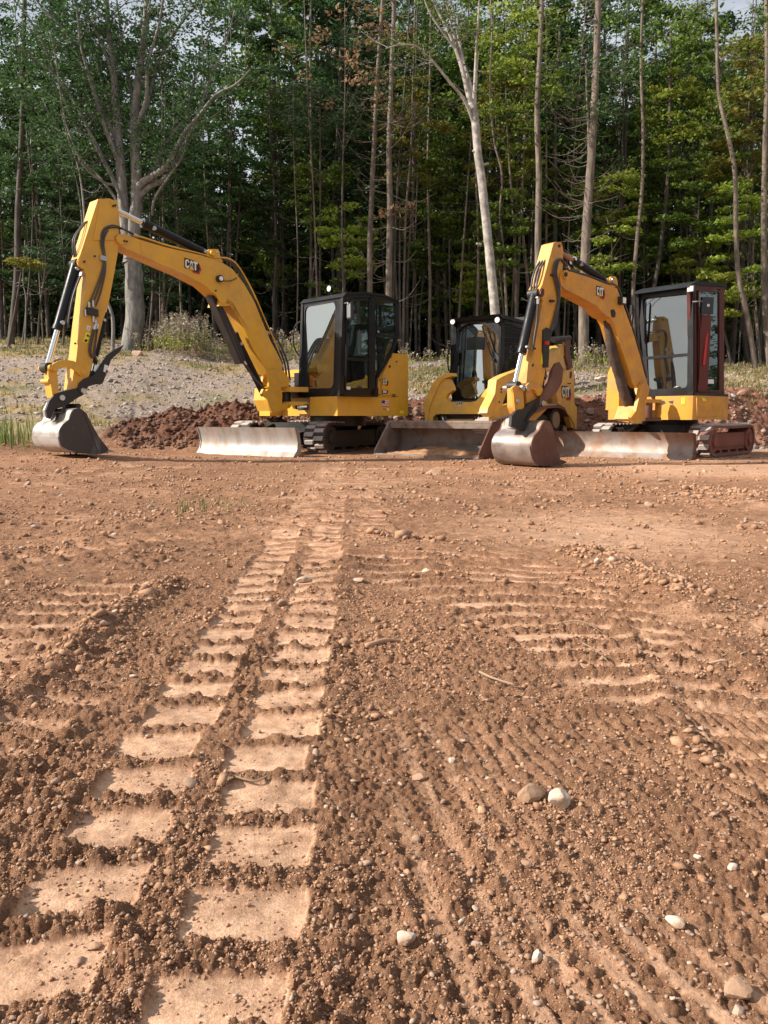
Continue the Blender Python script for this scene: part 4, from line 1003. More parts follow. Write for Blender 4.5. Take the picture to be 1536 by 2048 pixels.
    for s in (.14, .76):
        bm = B_(); box(bm, I(.62, s, .60), fh*.24, lh*.06, UP*.05); c = smooth_angle(obj('armrest_console', bm, M['plastic'], root, bevel=.03, seg=2), 50)
        bm = B_(); pipe(bm, spline([I(.42, s, .62), I(.40, s, .75), I(.36, s, .84)], 4), .016, 8); tube(bm, I(.365, s, .83), I(.345, s, .93), .026, .030, n=10); smooth_angle(obj('joystick', bm, M['blackd'], c), 50)
    for s in (.36, .46):
        bm = B_(); pipe(bm, [I(.22, s, .02), I(.26, s, .35), I(.32, s, .62)], .011, 6); box(bm, I(.22, s, .06), fh*.07, lh*.03, UP*.012); obj('travel_lever', bm, M['zinc'], root)
    bm = B_(); pipe(bm, spline([I(.08, .80, .45), I(.12, .78, .7), I(.16, .74, .82)], 4), .014, 6); box(bm, I(.17, .72, .90), lh*.08, UP*.06-fh*.02, fh*.02); smooth_angle(obj('monitor', bm, M['plastic'], root, bevel=.004), 40)
    bm = B_(); tube(bm, I(.25, .62, .05), I(.25, .62, .22), .035, n=12); tube(bm, I(.25, .62, .22), I(.25, .62, .27), .016, n=10); smooth_angle(obj('drink_bottle', bm, M['bottle'], root), 50)
    # mirror, light, beacon
    mp_ = s2.off(.10)
    bm = B_(); m0 = mp_(700, 622); pipe(bm, spline([K(688, 607), K(690, 606)+nS*.06, mp_(696, 608), mp_(700, 612)], 4), .009, 6)
    ar = obj('mirror_arm', bm, M['silver'], root)
    md = (lh*.55+fh*-.83).normalized(); mu = Vector((-md.y, md.x, 0))
    bm = B_(); box(bm, m0, (lh*.75+fh*.25).normalized()*.085, UP*.118, (fh*.9-lh*.2).normalized()*.022); mm = smooth_angle(obj('mirror', bm, M['plastic'], root, bevel=.02, seg=3), 40)
    bm = B_(); box(bm, m0+(fh*.9-lh*.2).normalized()*.024, (lh*.75+fh*.25).normalized()*.066, UP*.098, (fh*.9-lh*.2).normalized()*.004); obj('mirror_back', bm, M['silver'], mm, bevel=.01)
    lp = fp.off(-.25)(663, 578); bm = B_(); tube(bm, lp, lp+fh*.05, .050, n=16); wl = smooth_angle(obj('work_light', bm, M['black'], root, bevel=.008), 40)
    bm = B_(); tube(bm, lp+fh*.05, lp+fh*.058, .043, n=16); obj('lens', bm, M['lamp'], wl)
    bm = B_(); tube(bm, lp-UP*.13, lp-UP*.03, .012, n=8); obj('bracket', bm, M['black'], wl)
    bm = B_(); a_ = fp(600, 650); pipe(bm, spline([fp(600.5, 643)-lh*.0, fp(598, 655)-lh*.05+fh*.05, fp(596, 690)-lh*.05+fh*.05, fp(598, 712)], 5), .012, 8); obj('front_handrail', bm, M['black'], root)
    # ------------------------------------------------ swing bracket and boom
    foot = front(549, 756)+fh*.42; foot = P(549, 756, (C0-lh*1.06+fh*.38).y)
    bw = .27
    bp = Plane(foot+lb*(bw/2), -fb); bp = bp if bp.n.dot(lb) > 0 else Plane(foot+lb*(bw/2), fb)
    hs = bp.off(.075)
    br = plate('swing_bracket', hs, [(536, 742), (549, 738), (562, 738), (567, 742), (579, 757), (578, 773), (563, 774), (556, 782), (556, 806), (580, 808), (580, 816), (545, 826), (540, 818), (533, 795), (523, 787), (527, 778), (533, 782), (538, 776)], .05, M['yellow'], root, bevel=.01)
    plate('bracket_cheek', hs.off(-.37), [(529, 740), (541, 737), (556, 738), (572, 757), (572, 773), (556, 790), (556, 812), (540, 820), (530, 800), (520, 788)], .05, M['yellow'], root, bevel=.01)
    bm = B_(); cpt = bp(548, 803)-lb*(bw/2); prism(bm, [bp(*p)+lb*.06 for p in ((536, 776), (556, 772), (560, 790), (558, 815), (542, 822), (534, 800))], -lb*(bw+.12)); smooth_angle(obj('bracket_core', bm, M['yellow'], root, bevel=.02, seg=2), 30)
    # house nose that carries the bracket
    for za, zb_ in ((776.5, 786), (805, 812)):
        bm = B_(); p0 = front(560, za); z0 = front(560, zb_).z
        prism(bm, [H(.02, bl+.06, z0), H(.02, bl+.75, z0), H(-.30, bl+.62, z0), H(-.36, bl+.42, z0), H(-.28, bl+.16, z0)], UP*(p0.z-z0)); smooth_angle(obj('house_nose', bm, M['yellow'], root, bevel=.02, seg=2), 30)
    bm = B_(); c = H(-.20, bl+.38, 0); tube(bm, Vector((c.x, c.y, front(560, 812).z-.02)), Vector((c.x, c.y, front(560, 776).z+.03)), .085, n=20); smooth_angle(obj('swing_pin', bm, M['blackd'], root, bevel=.006), 40)
    a_ = bp(585, 815)+lb*.05; b_ = front(618, 814)+fh*.02; cylinder(root, b_, a_.lerp(b_, .1), .03, .05, .75, name='swing_cylinder')
    bm = B_(); prism(bm, [H(.03, bl-.02+.0, zt), H(.03, bl+.9, zt), H(.9, bl+.9, zt), H(.9, bl-.02, zt)], UP*.10); obj('deck_plate', bm, M['blackd'], root, bevel=.01)
    bm = B_(); z1 = front(585, 745).z; prism(bm, [H(.12, bl+.05, zt), H(.12, bl+.55, zt), H(1.0, bl+.55, zt), H(1.0, bl+.05, zt)], UP*(z1-zt)); obj('side_console', bm, M['black'], root, bevel=.04, seg=2)
    bm = B_(); z1 = front(585, 737).z; prism(bm, [H(.45, bl+.0, z1-.1), H(.45, wd-.05, z1-.1), H(1.6, wd-.05, z1-.1), H(1.6, bl+.0, z1-.1)], UP*.12); obj('tank_cover', bm, M['yellow'], root, bevel=.03, seg=2)
    outline = [(549, 753), (536, 748), (527, 733), (505, 696), (483, 646), (468, 618), (459, 609), (447, 607), (441, 599), (436, 594), (427, 586), (416, 576), (408, 569), (365.5, 547), (317, 526), (287, 512), (248, 495), (233, 484), (231, 474), (238, 468), (252, 468.5), (281, 480), (333, 495), (404, 511), (444, 525), (466, 539), (489, 569), (509, 604), (540, 680), (557, 712), (566, 731), (563, 744)]
    boom = plate('boom', bp, outline, bw, M['yellow'], root, bevel=.008)
    # cover plates and seams on the near side
    plate('pivot_boss', bp.off(.012), [(231, 475), (238, 468), (246, 468), (252, 476), (256, 479), (254, 487), (240, 489)], .02, M['yellow'], root, sub=boom, rnd_=.03)
    for px in ((248, 482), (253, 483)): pin('pin_bolt', bp.off(.012), px, .012, .02, M['blackd'], boom, 10)
    plate('cylinder_lug', bp, [(437, 612), (441, 595), (436, 590), (448, 592), (466, 606), (480, 630), (500, 665), (492, 655), (472, 624), (460, 611), (450, 612)], bw, M['yellow'], root, sub=boom, bevel=.008)
    plate('lug_plate', bp.off(.01), [(425, 583), (433, 578), (448, 584), (456, 596), (452, 606), (444, 608), (438, 601), (434, 592)], .02, M['yellow'], root, sub=boom, rnd_=.03)
    pin('lug_bolt', bp.off(.01), (431, 581.5), .012, .02, M['blackd'], boom, 8)
    for a_, b_ in (((281, 483), (283, 507)), ((455, 573), (476, 548))):
        bm = B_(); tube(bm, bp(*a_)+lb*.002, bp(*b_)+lb*.002, .006, n=6); obj('weld_seam', bm, M['yellow'], boom)
    lug = plate('boom_ear', bp.off(-.03), [(414, 514), (415, 502), (419, 498), (436, 498), (439, 503), (441, 514), (446, 524), (428, 520)], .05, M['yellow'], root, bevel=.008, rnd_=.02)
    plate('boom_ear', bp.off(-.20), [(414, 514), (415, 502), (419, 498), (436, 498), (439, 503), (441, 514), (446, 524), (428, 520)], .05, M['yellow'], root, bevel=.008, rnd_=.02)
    bm = B_(); tube(bm, bp(425, 506)+lb*.02, bp(425, 506)-lb*(bw+.0), .04, n=16); smooth_angle(obj('ear_pin', bm, M['yellow'], lug), 40); pin('pin_bolt', bp.off(.0), (434, 505), .014, .02, M['zinc'], lug, 10)
    cat_mark(bp.off(.002), (370, 517.5), (396, 526), (370, 535), boom)
    bm = B_(); c = bp(437, 558); tube(bm, c, c+lb*.06, .052, n=16); ml = smooth_angle(obj('boom_light', bm, M['plastic'], root, bevel=.01), 40)
    bm = B_(); tube(bm, c+lb*.06, c+lb*.072, .032, n=16); obj('lens', bm, M['lamp'], ml); bm = B_(); pipe(bm, spline([c+lb*.03, bp(448, 562)+lb*.02, bp(462, 561)+lb*.01, bp(473, 556)+lb*.01], 5), .007, 6); obj('cable', bm, M['hose'], ml)
    # steel pipes along the top of the boom
    for k_, off in enumerate((.02, .07, .12)):
        bm = B_(); up = lambda px, py, d=.02: bp(px, py)+UP*d-lb*off
        pipe(bm, spline([up(268, 474), up(290, 478), up(333, 492), up(404, 509, .012), up(428, 517), up(455, 520, .03), up(474, 532, .04), up(494, 562, .04), up(512, 596, .03), up(535, 650, .03), up(560, 705, .04)], 5), .011, 7); obj('boom_pipe', bm, M['yellow'] if k_ == 0 else M['hose'], boom).data.shade_smooth()
    for k_ in range(3):
        up = lambda px, py, d=.0: bp(px, py)+UP*d-lb*(.04+.07*k_)
        hoses(root, [[up(538, 668, .03), up(552, 685, .12), up(566, 712, .14), up(578, 735, .08), up(583, 760, 0)]], .017)
    # stick
    sw = .21; stp = bp.off(-.03)
    so_ = [(196, 398.5), (218, 396.5), (235, 403), (238.6, 435), (238.6, 470), (235.5, 507), (226, 560), (216, 612), (206, 640), (190, 705), (178, 752), (166, 766), (158, 775), (149, 781), (143, 779), (146, 752), (152, 721.5), (160, 650), (170, 572), (173, 552), (166, 537), (156, 531), (154, 523), (160, 511), (178, 455)]
    stick = plate('stick', stp, so_, sw, M['yellow'], root, bevel=.008)
    plate('stick_cheek', stp.off(.012), [(186, 480), (194, 440), (200, 402), (219, 399), (233, 406), (236, 440), (236, 470), (229, 472), (228, 480)], .02, M['yellow'], root, sub=stick)
    plate('stick_boss', stp.off(.012), [(217, 401), (224, 400), (233, 407), (234, 416), (226, 419), (219, 411)], .02, M['yellow'], root, sub=stick, rnd_=.03)
    plate('stick_boss', stp.off(.012), [(155, 528), (159, 516), (170, 520), (175, 530), (168, 538), (160, 535)], .02, M['yellow'], root, sub=stick, rnd_=.03)
    for px in ((226, 412), (230, 411), (168, 523.5)): pin('pin_bolt', stp.off(.014), px, .013, .02, M['blackd'], stick, 10)
    for px in ((189, 512.5), (150, 687)): pin('grease_point', stp, px, .013, .015, M['blackd'], stick, 10)
    # second cheek seen beyond the front of the stick
    plate('stick_fork', stp.off(-sw-.02), [(196, 398), (204, 397), (204, 420), (182, 470), (166, 520), (160, 530), (152, 526), (158, 505), (176, 450)], .03, M['yellow'], root, sub=stick, bevel=.006)
    dec = lambda px, mat, par=stick, d=.003, nm='label': obj(nm, (lambda bm: (prism(bm, [p+stp.n*d for p in ppts(stp, px)], stp.n*.002), bm)[1])(B_()), M[mat], par)
    dec([(171.5, 664), (181, 666), (174, 686.5), (165.5, 684)], 'yelprint', nm='warning_label'); dec([(175, 668), (179, 674), (172, 672.5)], 'blackprint', d=.006, nm='warning_symbol'); dec([(170, 678), (175, 680), (173, 684), (168, 683)], 'blackprint', d=.006, nm='warning_symbol')
    dec([(174, 651), (181, 652.5), (179, 662), (172, 660)], 'white'); dec([(175.4, 653.5), (179.3, 654.5), (178, 659.8), (174, 658.8)], 'silver', d=.006)
    cyl_n = lb
    mid = -lb*(sw/2)
    cylinder(root, stp(226, 410)+mid, bp(425, 506)-lb*(bw/2), .062, .035, .325, side=lb, lab='black hydraulic cylinder above the boom')
    pB = stp(101, 735)+mid
    cylinder(root, pB, stp(160, 526)+mid, .060, .034, .37, side=lb, lab='black hydraulic cylinder along the front of the stick')
    # bucket linkage
    arm_ = [(106, 728), (116, 722), (130, 719), (148, 722), (160, 731), (170, 739), (170, 748), (164, 753), (156, 747), (146, 738), (134, 735), (120, 736), (112, 742), (104, 742), (101, 735)]
    lk_ = plate('link_arm', stp.off(.03), arm_, .03, M['yellow'], root, bevel=.006, rnd_=.01)
    plate('link_arm', stp.off(-sw), arm_, .03, M['yellow'], root, bevel=.006, rnd_=.01)
    pin('link_pin', stp.off(.03), (109.5, 737.5), .032, .022, M['yellow'], lk_); pin('link_pin', stp.off(.03), (166, 744), .03, .022, M['yellow'], lk_)
    hl = plate('tipping_link', stp.off(-.02), [(101, 737), (106, 734), (112, 742), (115, 770), (117, 790), (112, 796), (107, 796), (103, 780), (101, 760)], .17, M['yellow'], root, bevel=.01)
    for k_, off in enumerate((0, sw-.03)):
        plate('tipping_cheek', stp.off(.005-off), [(96, 735), (106, 732), (114, 740), (118, 788), (113, 799), (106, 797), (102, 772), (97, 752)], .03, M['yellow'], root, sub=hl, bevel=.006)
    bm = B_(); tube(bm, stp(101, 735)+lb*.04, stp(101, 735)-lb*(sw+.07), .034, n=16); smooth_angle(obj('cross_pin', bm, M['yellow'], hl), 40)
    bm = B_(); tube(bm, stp(100, 762)+lb*.0, stp(100, 762)-lb*(sw), .03, n=12); smooth_angle(obj('lifting_eye', bm, M['yellow'], hl), 40)
    # quick coupler
    cp_ = [(92, 822), (98, 803), (110, 788), (122, 784), (150, 777), (166, 774), (171, 781), (168, 789), (150, 799), (138, 808), (128, 813), (112, 818), (106, 826), (102, 838), (95, 836)]
    q1 = plate('coupler', stp.off(.02), cp_, .045, M['blackd'], root, bevel=.008, lab='black quick coupler')
    plate('coupler_cheek', stp.off(-sw+.02), cp_, .045, M['blackd'], root, bevel=.008, sub=q1)
    plate('coupler_core', stp.off(-.02), [(96, 820), (103, 806), (114, 792), (150, 783), (160, 784), (135, 806), (112, 816), (104, 834), (98, 834)], sw-.06, M['steel'], root, bevel=.01, sub=q1)
    for px in ((123, 795.5), (166, 782)): pin('coupler_pin', stp.off(.02), px, .035, .03, M['zinc'], q1, 16)
    # bucket
    bwid = .74; bkp = stp.off((bwid-sw)/2)
    bp0 = bkp(140, 860)
    side = [(158, 815.6), (163.5, 819), (173, 827), (181, 845), (197.7, 873.7), (217, 898), (213, 904), (208, 907), (193.6, 908.6), (159.4, 906), (134.8, 899), (122.5, 891), (117.7, 873), (118.4, 860), (126.6, 847.7), (137.5, 839.5), (141.6, 826), (146, 819)]
    shell = [(158, 816), (146, 819), (141.6, 826), (137.5, 839.5), (126.6, 847.7), (118.4, 860), (117.7, 873), (122.5, 891), (134.8, 899), (159.4, 906), (193.6, 908.6), (208, 907)]
    bk = bucket(root, bkp, side, shell, bwid, M['darkside'], M['bright'])
    bm = B_(); tube(bm, bkp(165, 822)+lb*.004, bkp(196, 905)+lb*.004, .006, n=5); obj('weld_seam', bm, M['blackd'], bk)
    for off in (bwid*.42, bwid*.70):
        plate('bucket_ear', bkp.off(-off), [(118, 866), (112, 845), (115, 826), (125, 818), (138, 819), (150, 815), (150, 830), (138, 838), (128, 850)], .03, M['blackd'], root, sub=bk, bevel=.005)
    for off in (.03, .25, .45, .66):
        bm = B_(); a_ = bkp(211, 902)-lb*off; pts = [a_+UP*.03, a_-fb*.12+UP*.0, a_-fb*.12-UP*.012, a_-UP*.03]; prism(bm, [p+lb*.03 for p in pts], -lb*.06); obj('tooth', bm, M['steel'], bk, bevel=.004)
    bm = B_(); tube(bm, stp(120, 822)+lb*.10, stp(120, 822)-lb*(sw+.10), .03, n=14); tube(bm, stp(150, 812)+lb*.10, stp(150, 812)-lb*(sw+.10), .03, n=14); smooth_angle(obj('bucket_pin', bm, M['blackd'], bk), 40)
    # thumb
    th_ = [(156, 777), (159, 766), (170, 757), (187, 751), (200, 736), (207, 723), (214, 711), (229, 700), (248, 690), (240, 703), (229, 713), (222, 720), (213, 748), (206, 765.5), (204, 768), (190, 769), (177, 773), (171, 782), (165, 788), (158, 786)]
    tm = plate('thumb', stp.off(.03), th_, .035, M['blackd'], root, bevel=.006, lab='black curved thumb with a toothed tip')
    plate('thumb_cheek', stp.off(-sw+.01), th_, .035, M['blackd'], root, sub=tm, bevel=.006)
    plate('thumb_core', stp.off(.0), [(187, 757), (201, 741), (208, 727), (214, 727), (210, 745), (203, 762), (186, 765)], sw-.04, M['blackd'], root, sub=tm, bevel=.006)
    bm = B_(); prism(bm, [p+lb*.034 for p in ppts(stp, [(206.5, 729), (214.5, 732), (212, 747), (204, 743)])], lb*.002); obj('label', bm, M['white'], tm)
    bm = B_(); prism(bm, [p+lb*.037 for p in ppts(stp, [(209.5, 740), (213, 741), (212, 746), (208.5, 745)])], lb*.002); obj('label_print', bm, M['blackprint'], tm)
    pin('thumb_pin', stp.off(.03), (165.5, 781), .032, .02, M['zinc'], tm)
    cylinder(root, stp(188, 750)+mid, stp(214, 632)+mid, .052, .03, .22, side=lb, name='thumb_cylinder')
    bm = B_(); ring(bm, roundpoly([stp(214, 622), stp(222, 627), stp(222, 637), stp(213, 637)], .04, 4), roundpoly([stp(216, 626), stp(219, 628), stp(219, 633), stp(215.5, 633)], .02, 4), -lb*sw); obj('cylinder_eye', bm, M['blackd'], stick)
    # boom cylinder with its black guard
    cb = bp.off(-bw/2)
    cylinder(root, cb(434, 598), cb(532, 797), .058, .03, .34, 'copper', side=lb, lab='black hydraulic cylinder under the boom')
    bm = B_(); pts = [cb(*p)+lb*.08 for p in ((416, 592), (427, 590), (475, 690), (486, 722), (476, 728), (462, 696), (430, 625))]; prism(bm, pts, -lb*.15); gd = obj('cylinder_guard', bm, M['blackd'], root, bevel=.01)
    hoses(root, [[cb(420, 590)+lb*.05, cb(448, 650)+lb*.07, cb(480, 725)+lb*.07, cb(520, 775)+lb*.07, cb(540, 788)+lb*.09, cb(548, 780)+lb*.06]], .013)
    hoses(root, [[cb(482, 724)+lb*.09, cb(500, 757)+lb*.12, cb(520, 778)+lb*.12, cb(532, 795)+lb*.09]], .012)
    # hoses over the boom / stick joint and down the stick
    Q = stp.off(.02)
    for k_ in range(3):
        d = lb*(.012+.03*k_); s_ = k_*3.6-1
        hoses(root, [[bp(275, 474)+UP*.02-d, bp(252, 463)+UP*(.02+.01*k_)-d, bp(225, 452+s_)+lb*.03-d, Q(207+s_*.8, 461+s_), Q(203+s_*.7, 485), Q(208+s_*.4, 516), Q(204+s_, 545), Q(190+s_*1.8, 585), Q(178+s_*2.2, 612)]], .0105)
    for k_ in range(2):
        d = lb*(.10+.05*k_)
        hoses(root, [[bp(235, 470)-d, stp(190, 440)-d, stp(174, 456)-d+fb*.03, stp(165, 480)-d+fb*.05, stp(160, 512)-d]], .012)
        hoses(root, [[stp(164, 545)+lb*(.0-.05*k_)+fb*.0, stp(152, 590)+fb*.03-lb*.05*k_, stp(142, 640)+fb*.03-lb*.05*k_, stp(138, 655)-lb*.05*k_]], .013)
    bm = B_(); box(bm, Q(206, 516.5), (stp(212, 518)-stp(200, 515))*.55, UP*.03, lb*.02); obj('hose_clamp', bm, M['silver'], stick, bevel=.006)
    bm = B_(); box(bm, Q(184, 624), (stp(192, 626)-stp(172, 621))*.55, UP*.045, lb*.03); vb = obj('valve_block', bm, M['blackd'], stick, bevel=.008)
    for px in ((171, 627), (178, 612), (186, 609), (187, 640), (192, 648)):
        bm = B_(); c = Q(*px); tube(bm, c-UP*.03, c+UP*.05, .017, n=8); smooth_angle(obj('valve_fitting', bm, M['zinc'], stick), 40)
    hoses(root, [[Q(190, 652), Q(183, 680), Q(180, 700), Q(184, 713), Q(190, 712)]], .020)
    hoses(root, [[Q(196, 650), Q(192, 680), Q(189, 705), Q(194, 722)]], .012)
    return root
large_excavator()

# =================================================================== the smaller excavator
def small_excavator():
    fh, lh = fdir(50); fb, lb = fdir(50); fu, lu = fdir(42)
    C0 = P(1386, 840, 11.2); C0.z = .56
    front = Plane(C0, lh); front = front if front.n.dot(fh) > 0 else Plane(C0, -lh)
    sidep = Plane(C0, fh); sidep = sidep if sidep.n.dot(lh) > 0 else Plane(C0, -fh)
    ctr = C0-lh*.85-fh*.85
    root = empty('excavator', (ctr.x, ctr.y, 0), math.atan2(fh.y, fh.x), label='smaller dusty orange-yellow excavator at the right with a red-cast side and muddy tracks', cat='excavator')
    pr = P(1384, 920, 10.85); pr.z = 0
    dozer_blade(root, pr, lu, fu, 2.2, .38, M['blade2'], M['redside'])
    trk = pr-fu*.50+lu*.05; trk.z = 0
    track(root, trk, fu, lu, 2.1, .50, .34, 1, M['rubber_red'], M['rubber'], M['frame_red'], 34)
    track(root, trk-lu*1.55, fu, lu, 2.1, .50, .34, 1, M['rubber_side'], M['rubber'], M['frame'], 34)
    cu = pr-lu*.95-fu*1.5
    bm = B_(); box(bm, cu+UP*.36, fu*.65, lu*.5, UP*.12); obj('car_body', bm, M['blackd'], root, bevel=.03)
    bm = B_(); tube(bm, Vector((ctr.x, ctr.y, .42)), Vector((ctr.x, ctr.y, .60)), .42, n=32); smooth_angle(obj('swing_ring', bm, M['blackd'], root, bevel=.01), 40)
    zt = front(1384, 791).z
    H = lambda a, b, z: C0-fh*a-lh*b+UP*(z-C0.z)
    dist = lambda p: (Vector((p.x, p.y, 0))-Vector((C0.x, C0.y, 0))).length
    len_ = dist(sidep(1456, 815)); wl_ = dist(front(1310, 815)); wd = dist(front(1213, 815))
    deck = [(0, .10), (.03, .03), (.10, 0), (len_, 0), (len_+.30, .35), (len_+.38, wd/2), (len_+.30, wd-.35), (len_-.1, wd), (.05, wd), (0, wd-.05), (0, wd-.22), (.22, wd-.26), (.22, wl_), (0, wl_)]
    zb = .56
    bm = B_(); prism(bm, [H(a, b, zb) for a, b in deck], UP*(zt-zb)); d_ = smooth_angle(obj('lower_body', bm, M['yellow2'], root, bevel=.03, seg=3), 35)
    def decal(name, pl, px, mat, lab=None, d=.003, par=None):
        bm = B_(); prism(bm, [p+pl.n*d for p in ppts(pl, px)], pl.n*.002); return obj(name, bm, M[mat], par or d_, label=lab)
    dp = plate('access_panel', sidep.off(.008), [(1394, 795), (1447, 793.5), (1447, 832), (1394, 834)], .02, M['yellow2'], root, bevel=.006, sub=d_)
    plate('panel_rib', sidep.off(.014), [(1400, 811.5), (1440, 811), (1440, 813.5), (1400, 814)], .012, M['yellow2'], root, bevel=.003, sub=d_); plate('panel_rib', sidep.off(.014), [(1400, 818), (1440, 817), (1440, 820), (1400, 821)], .012, M['yellow2'], root, bevel=.003, sub=d_)
    decal('warning_label', front, [(1363, 796), (1370, 795.5), (1370, 807), (1363, 808)], 'yelprint'); decal('warning_label', sidep.off(.012), [(1402, 795), (1409, 796), (1413, 802), (1405, 803)], 'yelprint', par=dp)
    decal('worn_lettering', front, [(1322, 802), (1328, 801), (1332, 806), (1324, 810)], 'hose'); decal('worn_lettering', front, [(1336, 803), (1347, 801), (1346, 808), (1340, 806)], 'hose')
    # engine side box on the machine's right
    fp = front.off(-.03)
    gx = [fp(1216, 745), fp(1224, 728), fp(1229, 723), fp(1238, 742), fp(1237, 818), fp(1211, 820)]
    bm = B_(); prism(bm, gx, -fh*1.1); smooth_angle(obj('right_cover', bm, M['yellow2'], root, bevel=.03, seg=2), 30)
    bm = B_(); prism(bm, [front(1236, 821), front(1266, 815), front(1268, 846), front(1236, 842)], -fh*.10); o = obj('front_bumper', bm, M['yellow2'], root, bevel=.01)
    bm = B_(); prism(bm, [p+fh*.004 for p in (front(1243, 829), front(1260, 829), front(1260, 835), front(1243, 835))], fh*.003); obj('bumper_slot', bm, M['blackprint'], o)
    # rear body
    bm = B_(); z1 = zt+.30; prism(bm, [H(len_-.0, .9, zt), H(len_+.30, .95, zt), H(len_+.36, wd/2, zt), H(len_+.28, wd-.35, zt), H(len_-.1, wd-.02, zt), H(.5, wd-.02, zt), H(.5, .9, zt)], UP*.30); smooth_angle(obj('rear_body', bm, M['yellow2'], root, bevel=.03, seg=2), 30)
    # cab
    A0 = fp(1275, 587); A1 = fp(1384, 573)
    cabw = (Vector((A1.x, A1.y, 0))-Vector((A0.x, A0.y, 0))).length
    s2 = Plane(Vector((A1.x, A1.y, 0)), sidep.u); nS = s2.n; K = lambda px, py: s2(px, py)
    def cside(offs, mt):
        bm = B_()
        def bar(pts, w_=.05): prism(bm, [p-nS*offs for p in pts], -nS*w_)
        bar([K(1383, 790), K(1380, 574), K(1392, 578), K(1394, 790)])
        bar([K(1440, 573), K(1449, 574), K(1448, 792), K(1440, 792)])
        bar([K(1382, 570), K(1395, 563), K(1447, 569), K(1449, 578), K(1392, 581)])
        bar([K(1383, 781), K(1449, 781), K(1449, 792), K(1383, 792)])
        return smooth_angle(obj('cab_side', bm, mt, root, bevel=.012, seg=2), 30)
    cside(0, M['maroon']); cside(cabw-.05, M['black'])
    bm = B_(); prism(bm, [p+nS*.02 for p in (K(1376, 574), K(1382, 567), K(1395, 562), K(1448, 568), K(1451, 574), K(1394, 571))], -nS*(cabw+.03)); smooth_angle(obj('cab_roof', bm, M['black'], root, bevel=.02, seg=2), 30)
    fo = roundpoly([fp(1273, 585), fp(1386, 571), fp(1386, 789), fp(1297, 792)], .04, 5)
    fi = roundpoly([fp(1284, 597), fp(1377, 587), fp(1374, 775), fp(1298, 779), ], .06, 5)
    fo = roundpoly([fp(1273, 585), fp(1386, 571), fp(1386, 790), fp(1294, 793)], .04, 5)
    bm = B_(); ring(bm, fo, fi, -fh*.06); smooth_angle(obj('cab_front', bm, M['black'], root, bevel=.01, seg=2), 35)
    bm = B_(); zm = min(p.z for p in fi); prism(bm, [p-fh*(.006+.03*(p.z-zm)) for p in inset(fi, -.015, front.n)], -fh*.005); obj('windscreen', bm, M['glass_dusty'], root)
    bm = B_(); a_ = fp(1284, 717); b_ = fp(1376, 709); box(bm, (a_+b_)/2-fh*.005, (b_-a_)/2, UP*.02, fh*.006); obj('window_bar', bm, M['black'], root)
    bm = B_(); pipe(bm, [fp(1293, 607)+fh*.03, fp(1292, 640)+fh*.04, fp(1291, 683)+fh*.03], .009, 6); box(bm, fp(1291.5, 645)+fh*.015, lh*.008, UP*.30, fh*.006); obj('wiper', bm, M['black'], root)
    bm = B_(); pipe(bm, [fp(1314, 594)+fh*.012, fp(1302, 603)+fh*.02, fp(1296, 611)+fh*.02], .005, 6); obj('wiper_link', bm, M['black'], root)
    dr = window(root, s2, [(1395, 580), (1439, 581), (1439, 784), (1395, 784)], M['glass_side'], .025, .03, .05, .012, 'door', 'maroon')
    bm = B_(); prism(bm, [p+nS*.004 for p in (K(1413, 758.5), K(1427, 759), K(1427, 767.5), K(1413, 767))], nS*.002); obj('door_sticker', bm, M['white'], dr)
    bm = B_(); pipe(bm, spline([K(1397, 630)+nS*.012, K(1396.5, 680)+nS*.03, K(1395, 745)+nS*.03, K(1394, 780)+nS*.012], 5), .010, 6); obj('grab_handle', bm, M['maroon'], dr)
    q0 = s2.off(-(cabw-.02)); bm = B_(); prism(bm, [q0(1384, 580), q0(1445, 582), q0(1445, 780), q0(1384, 780)], -nS*.004); obj('far_side_pane', bm, M['glass_side'], root)
    cd = dist(s2(1447, 780)); I = lambda a, b, z: H(a+.05, b+.05, zt+z)
    bm = B_(); prism(bm, [I(0, .0, 0), I(cd-.05, .0, 0), I(cd-.05, cabw-.1, 0), I(0, cabw-.1, 0)], UP*.04); obj('cab_floor', bm, M['plastic'], root)
    st = smooth_angle(obj('seat', (lambda bm: (box(bm, I(.62, cabw*.45, .42), fh*.22, lh*.22, UP*.06), bm)[1])(B_()), M['seat'], root, bevel=.04, seg=3), 50)
    bm = B_(); box(bm, I(.85, cabw*.45, .75), fh*.05, lh*.21, UP*.32); smooth_angle(obj('backrest', bm, M['seat'], st, bevel=.04, seg=3), 50)
    bm = B_(); box(bm, I(.62, cabw*.45, .2), fh*.2, lh*.2, UP*.18); obj('seat_base', bm, M['plastic'], st, bevel=.02)
    bm = B_(); box(bm, I(.50, .10, 1.0), fh*.05, lh*.03, UP*.10); pipe(bm, spline([I(.5, .10, 1.0), I(.42, .06, .8), I(.36, .05, .45)], 4), .022, 8); smooth_angle(obj('seat_belt_guard', bm, M['red'], root, bevel=.02, seg=2), 40)
    bm = B_(); tube(bm, I(.40, .16, 1.02), I(.40, .16, 1.42), .07, n=16); tube(bm, I(.40, .16, 1.42), I(.40, .16, 1.50), .03, n=10); fx = smooth_angle(obj('fire_extinguisher', bm, M['red'], root, bevel=.02, seg=2), 40)
    bm = B_(); box(bm, I(.40, .08, .62), fh*.14, lh*.02, UP*.55); obj('inner_side_panel', bm, surf('red_door_trim', (.11, .010, .009), .5), root, bevel=.03, seg=2)
    for s in (.40, .48):
        bm = B_(); pipe(bm, [I(.14, s, .02), I(.17, s, .35), I(.20, s, .60)], .010, 6); box(bm, I(.20, s, .62), lh*.035, UP*.01, fh*.012); obj('travel_lever', bm, M['zinc'], root)
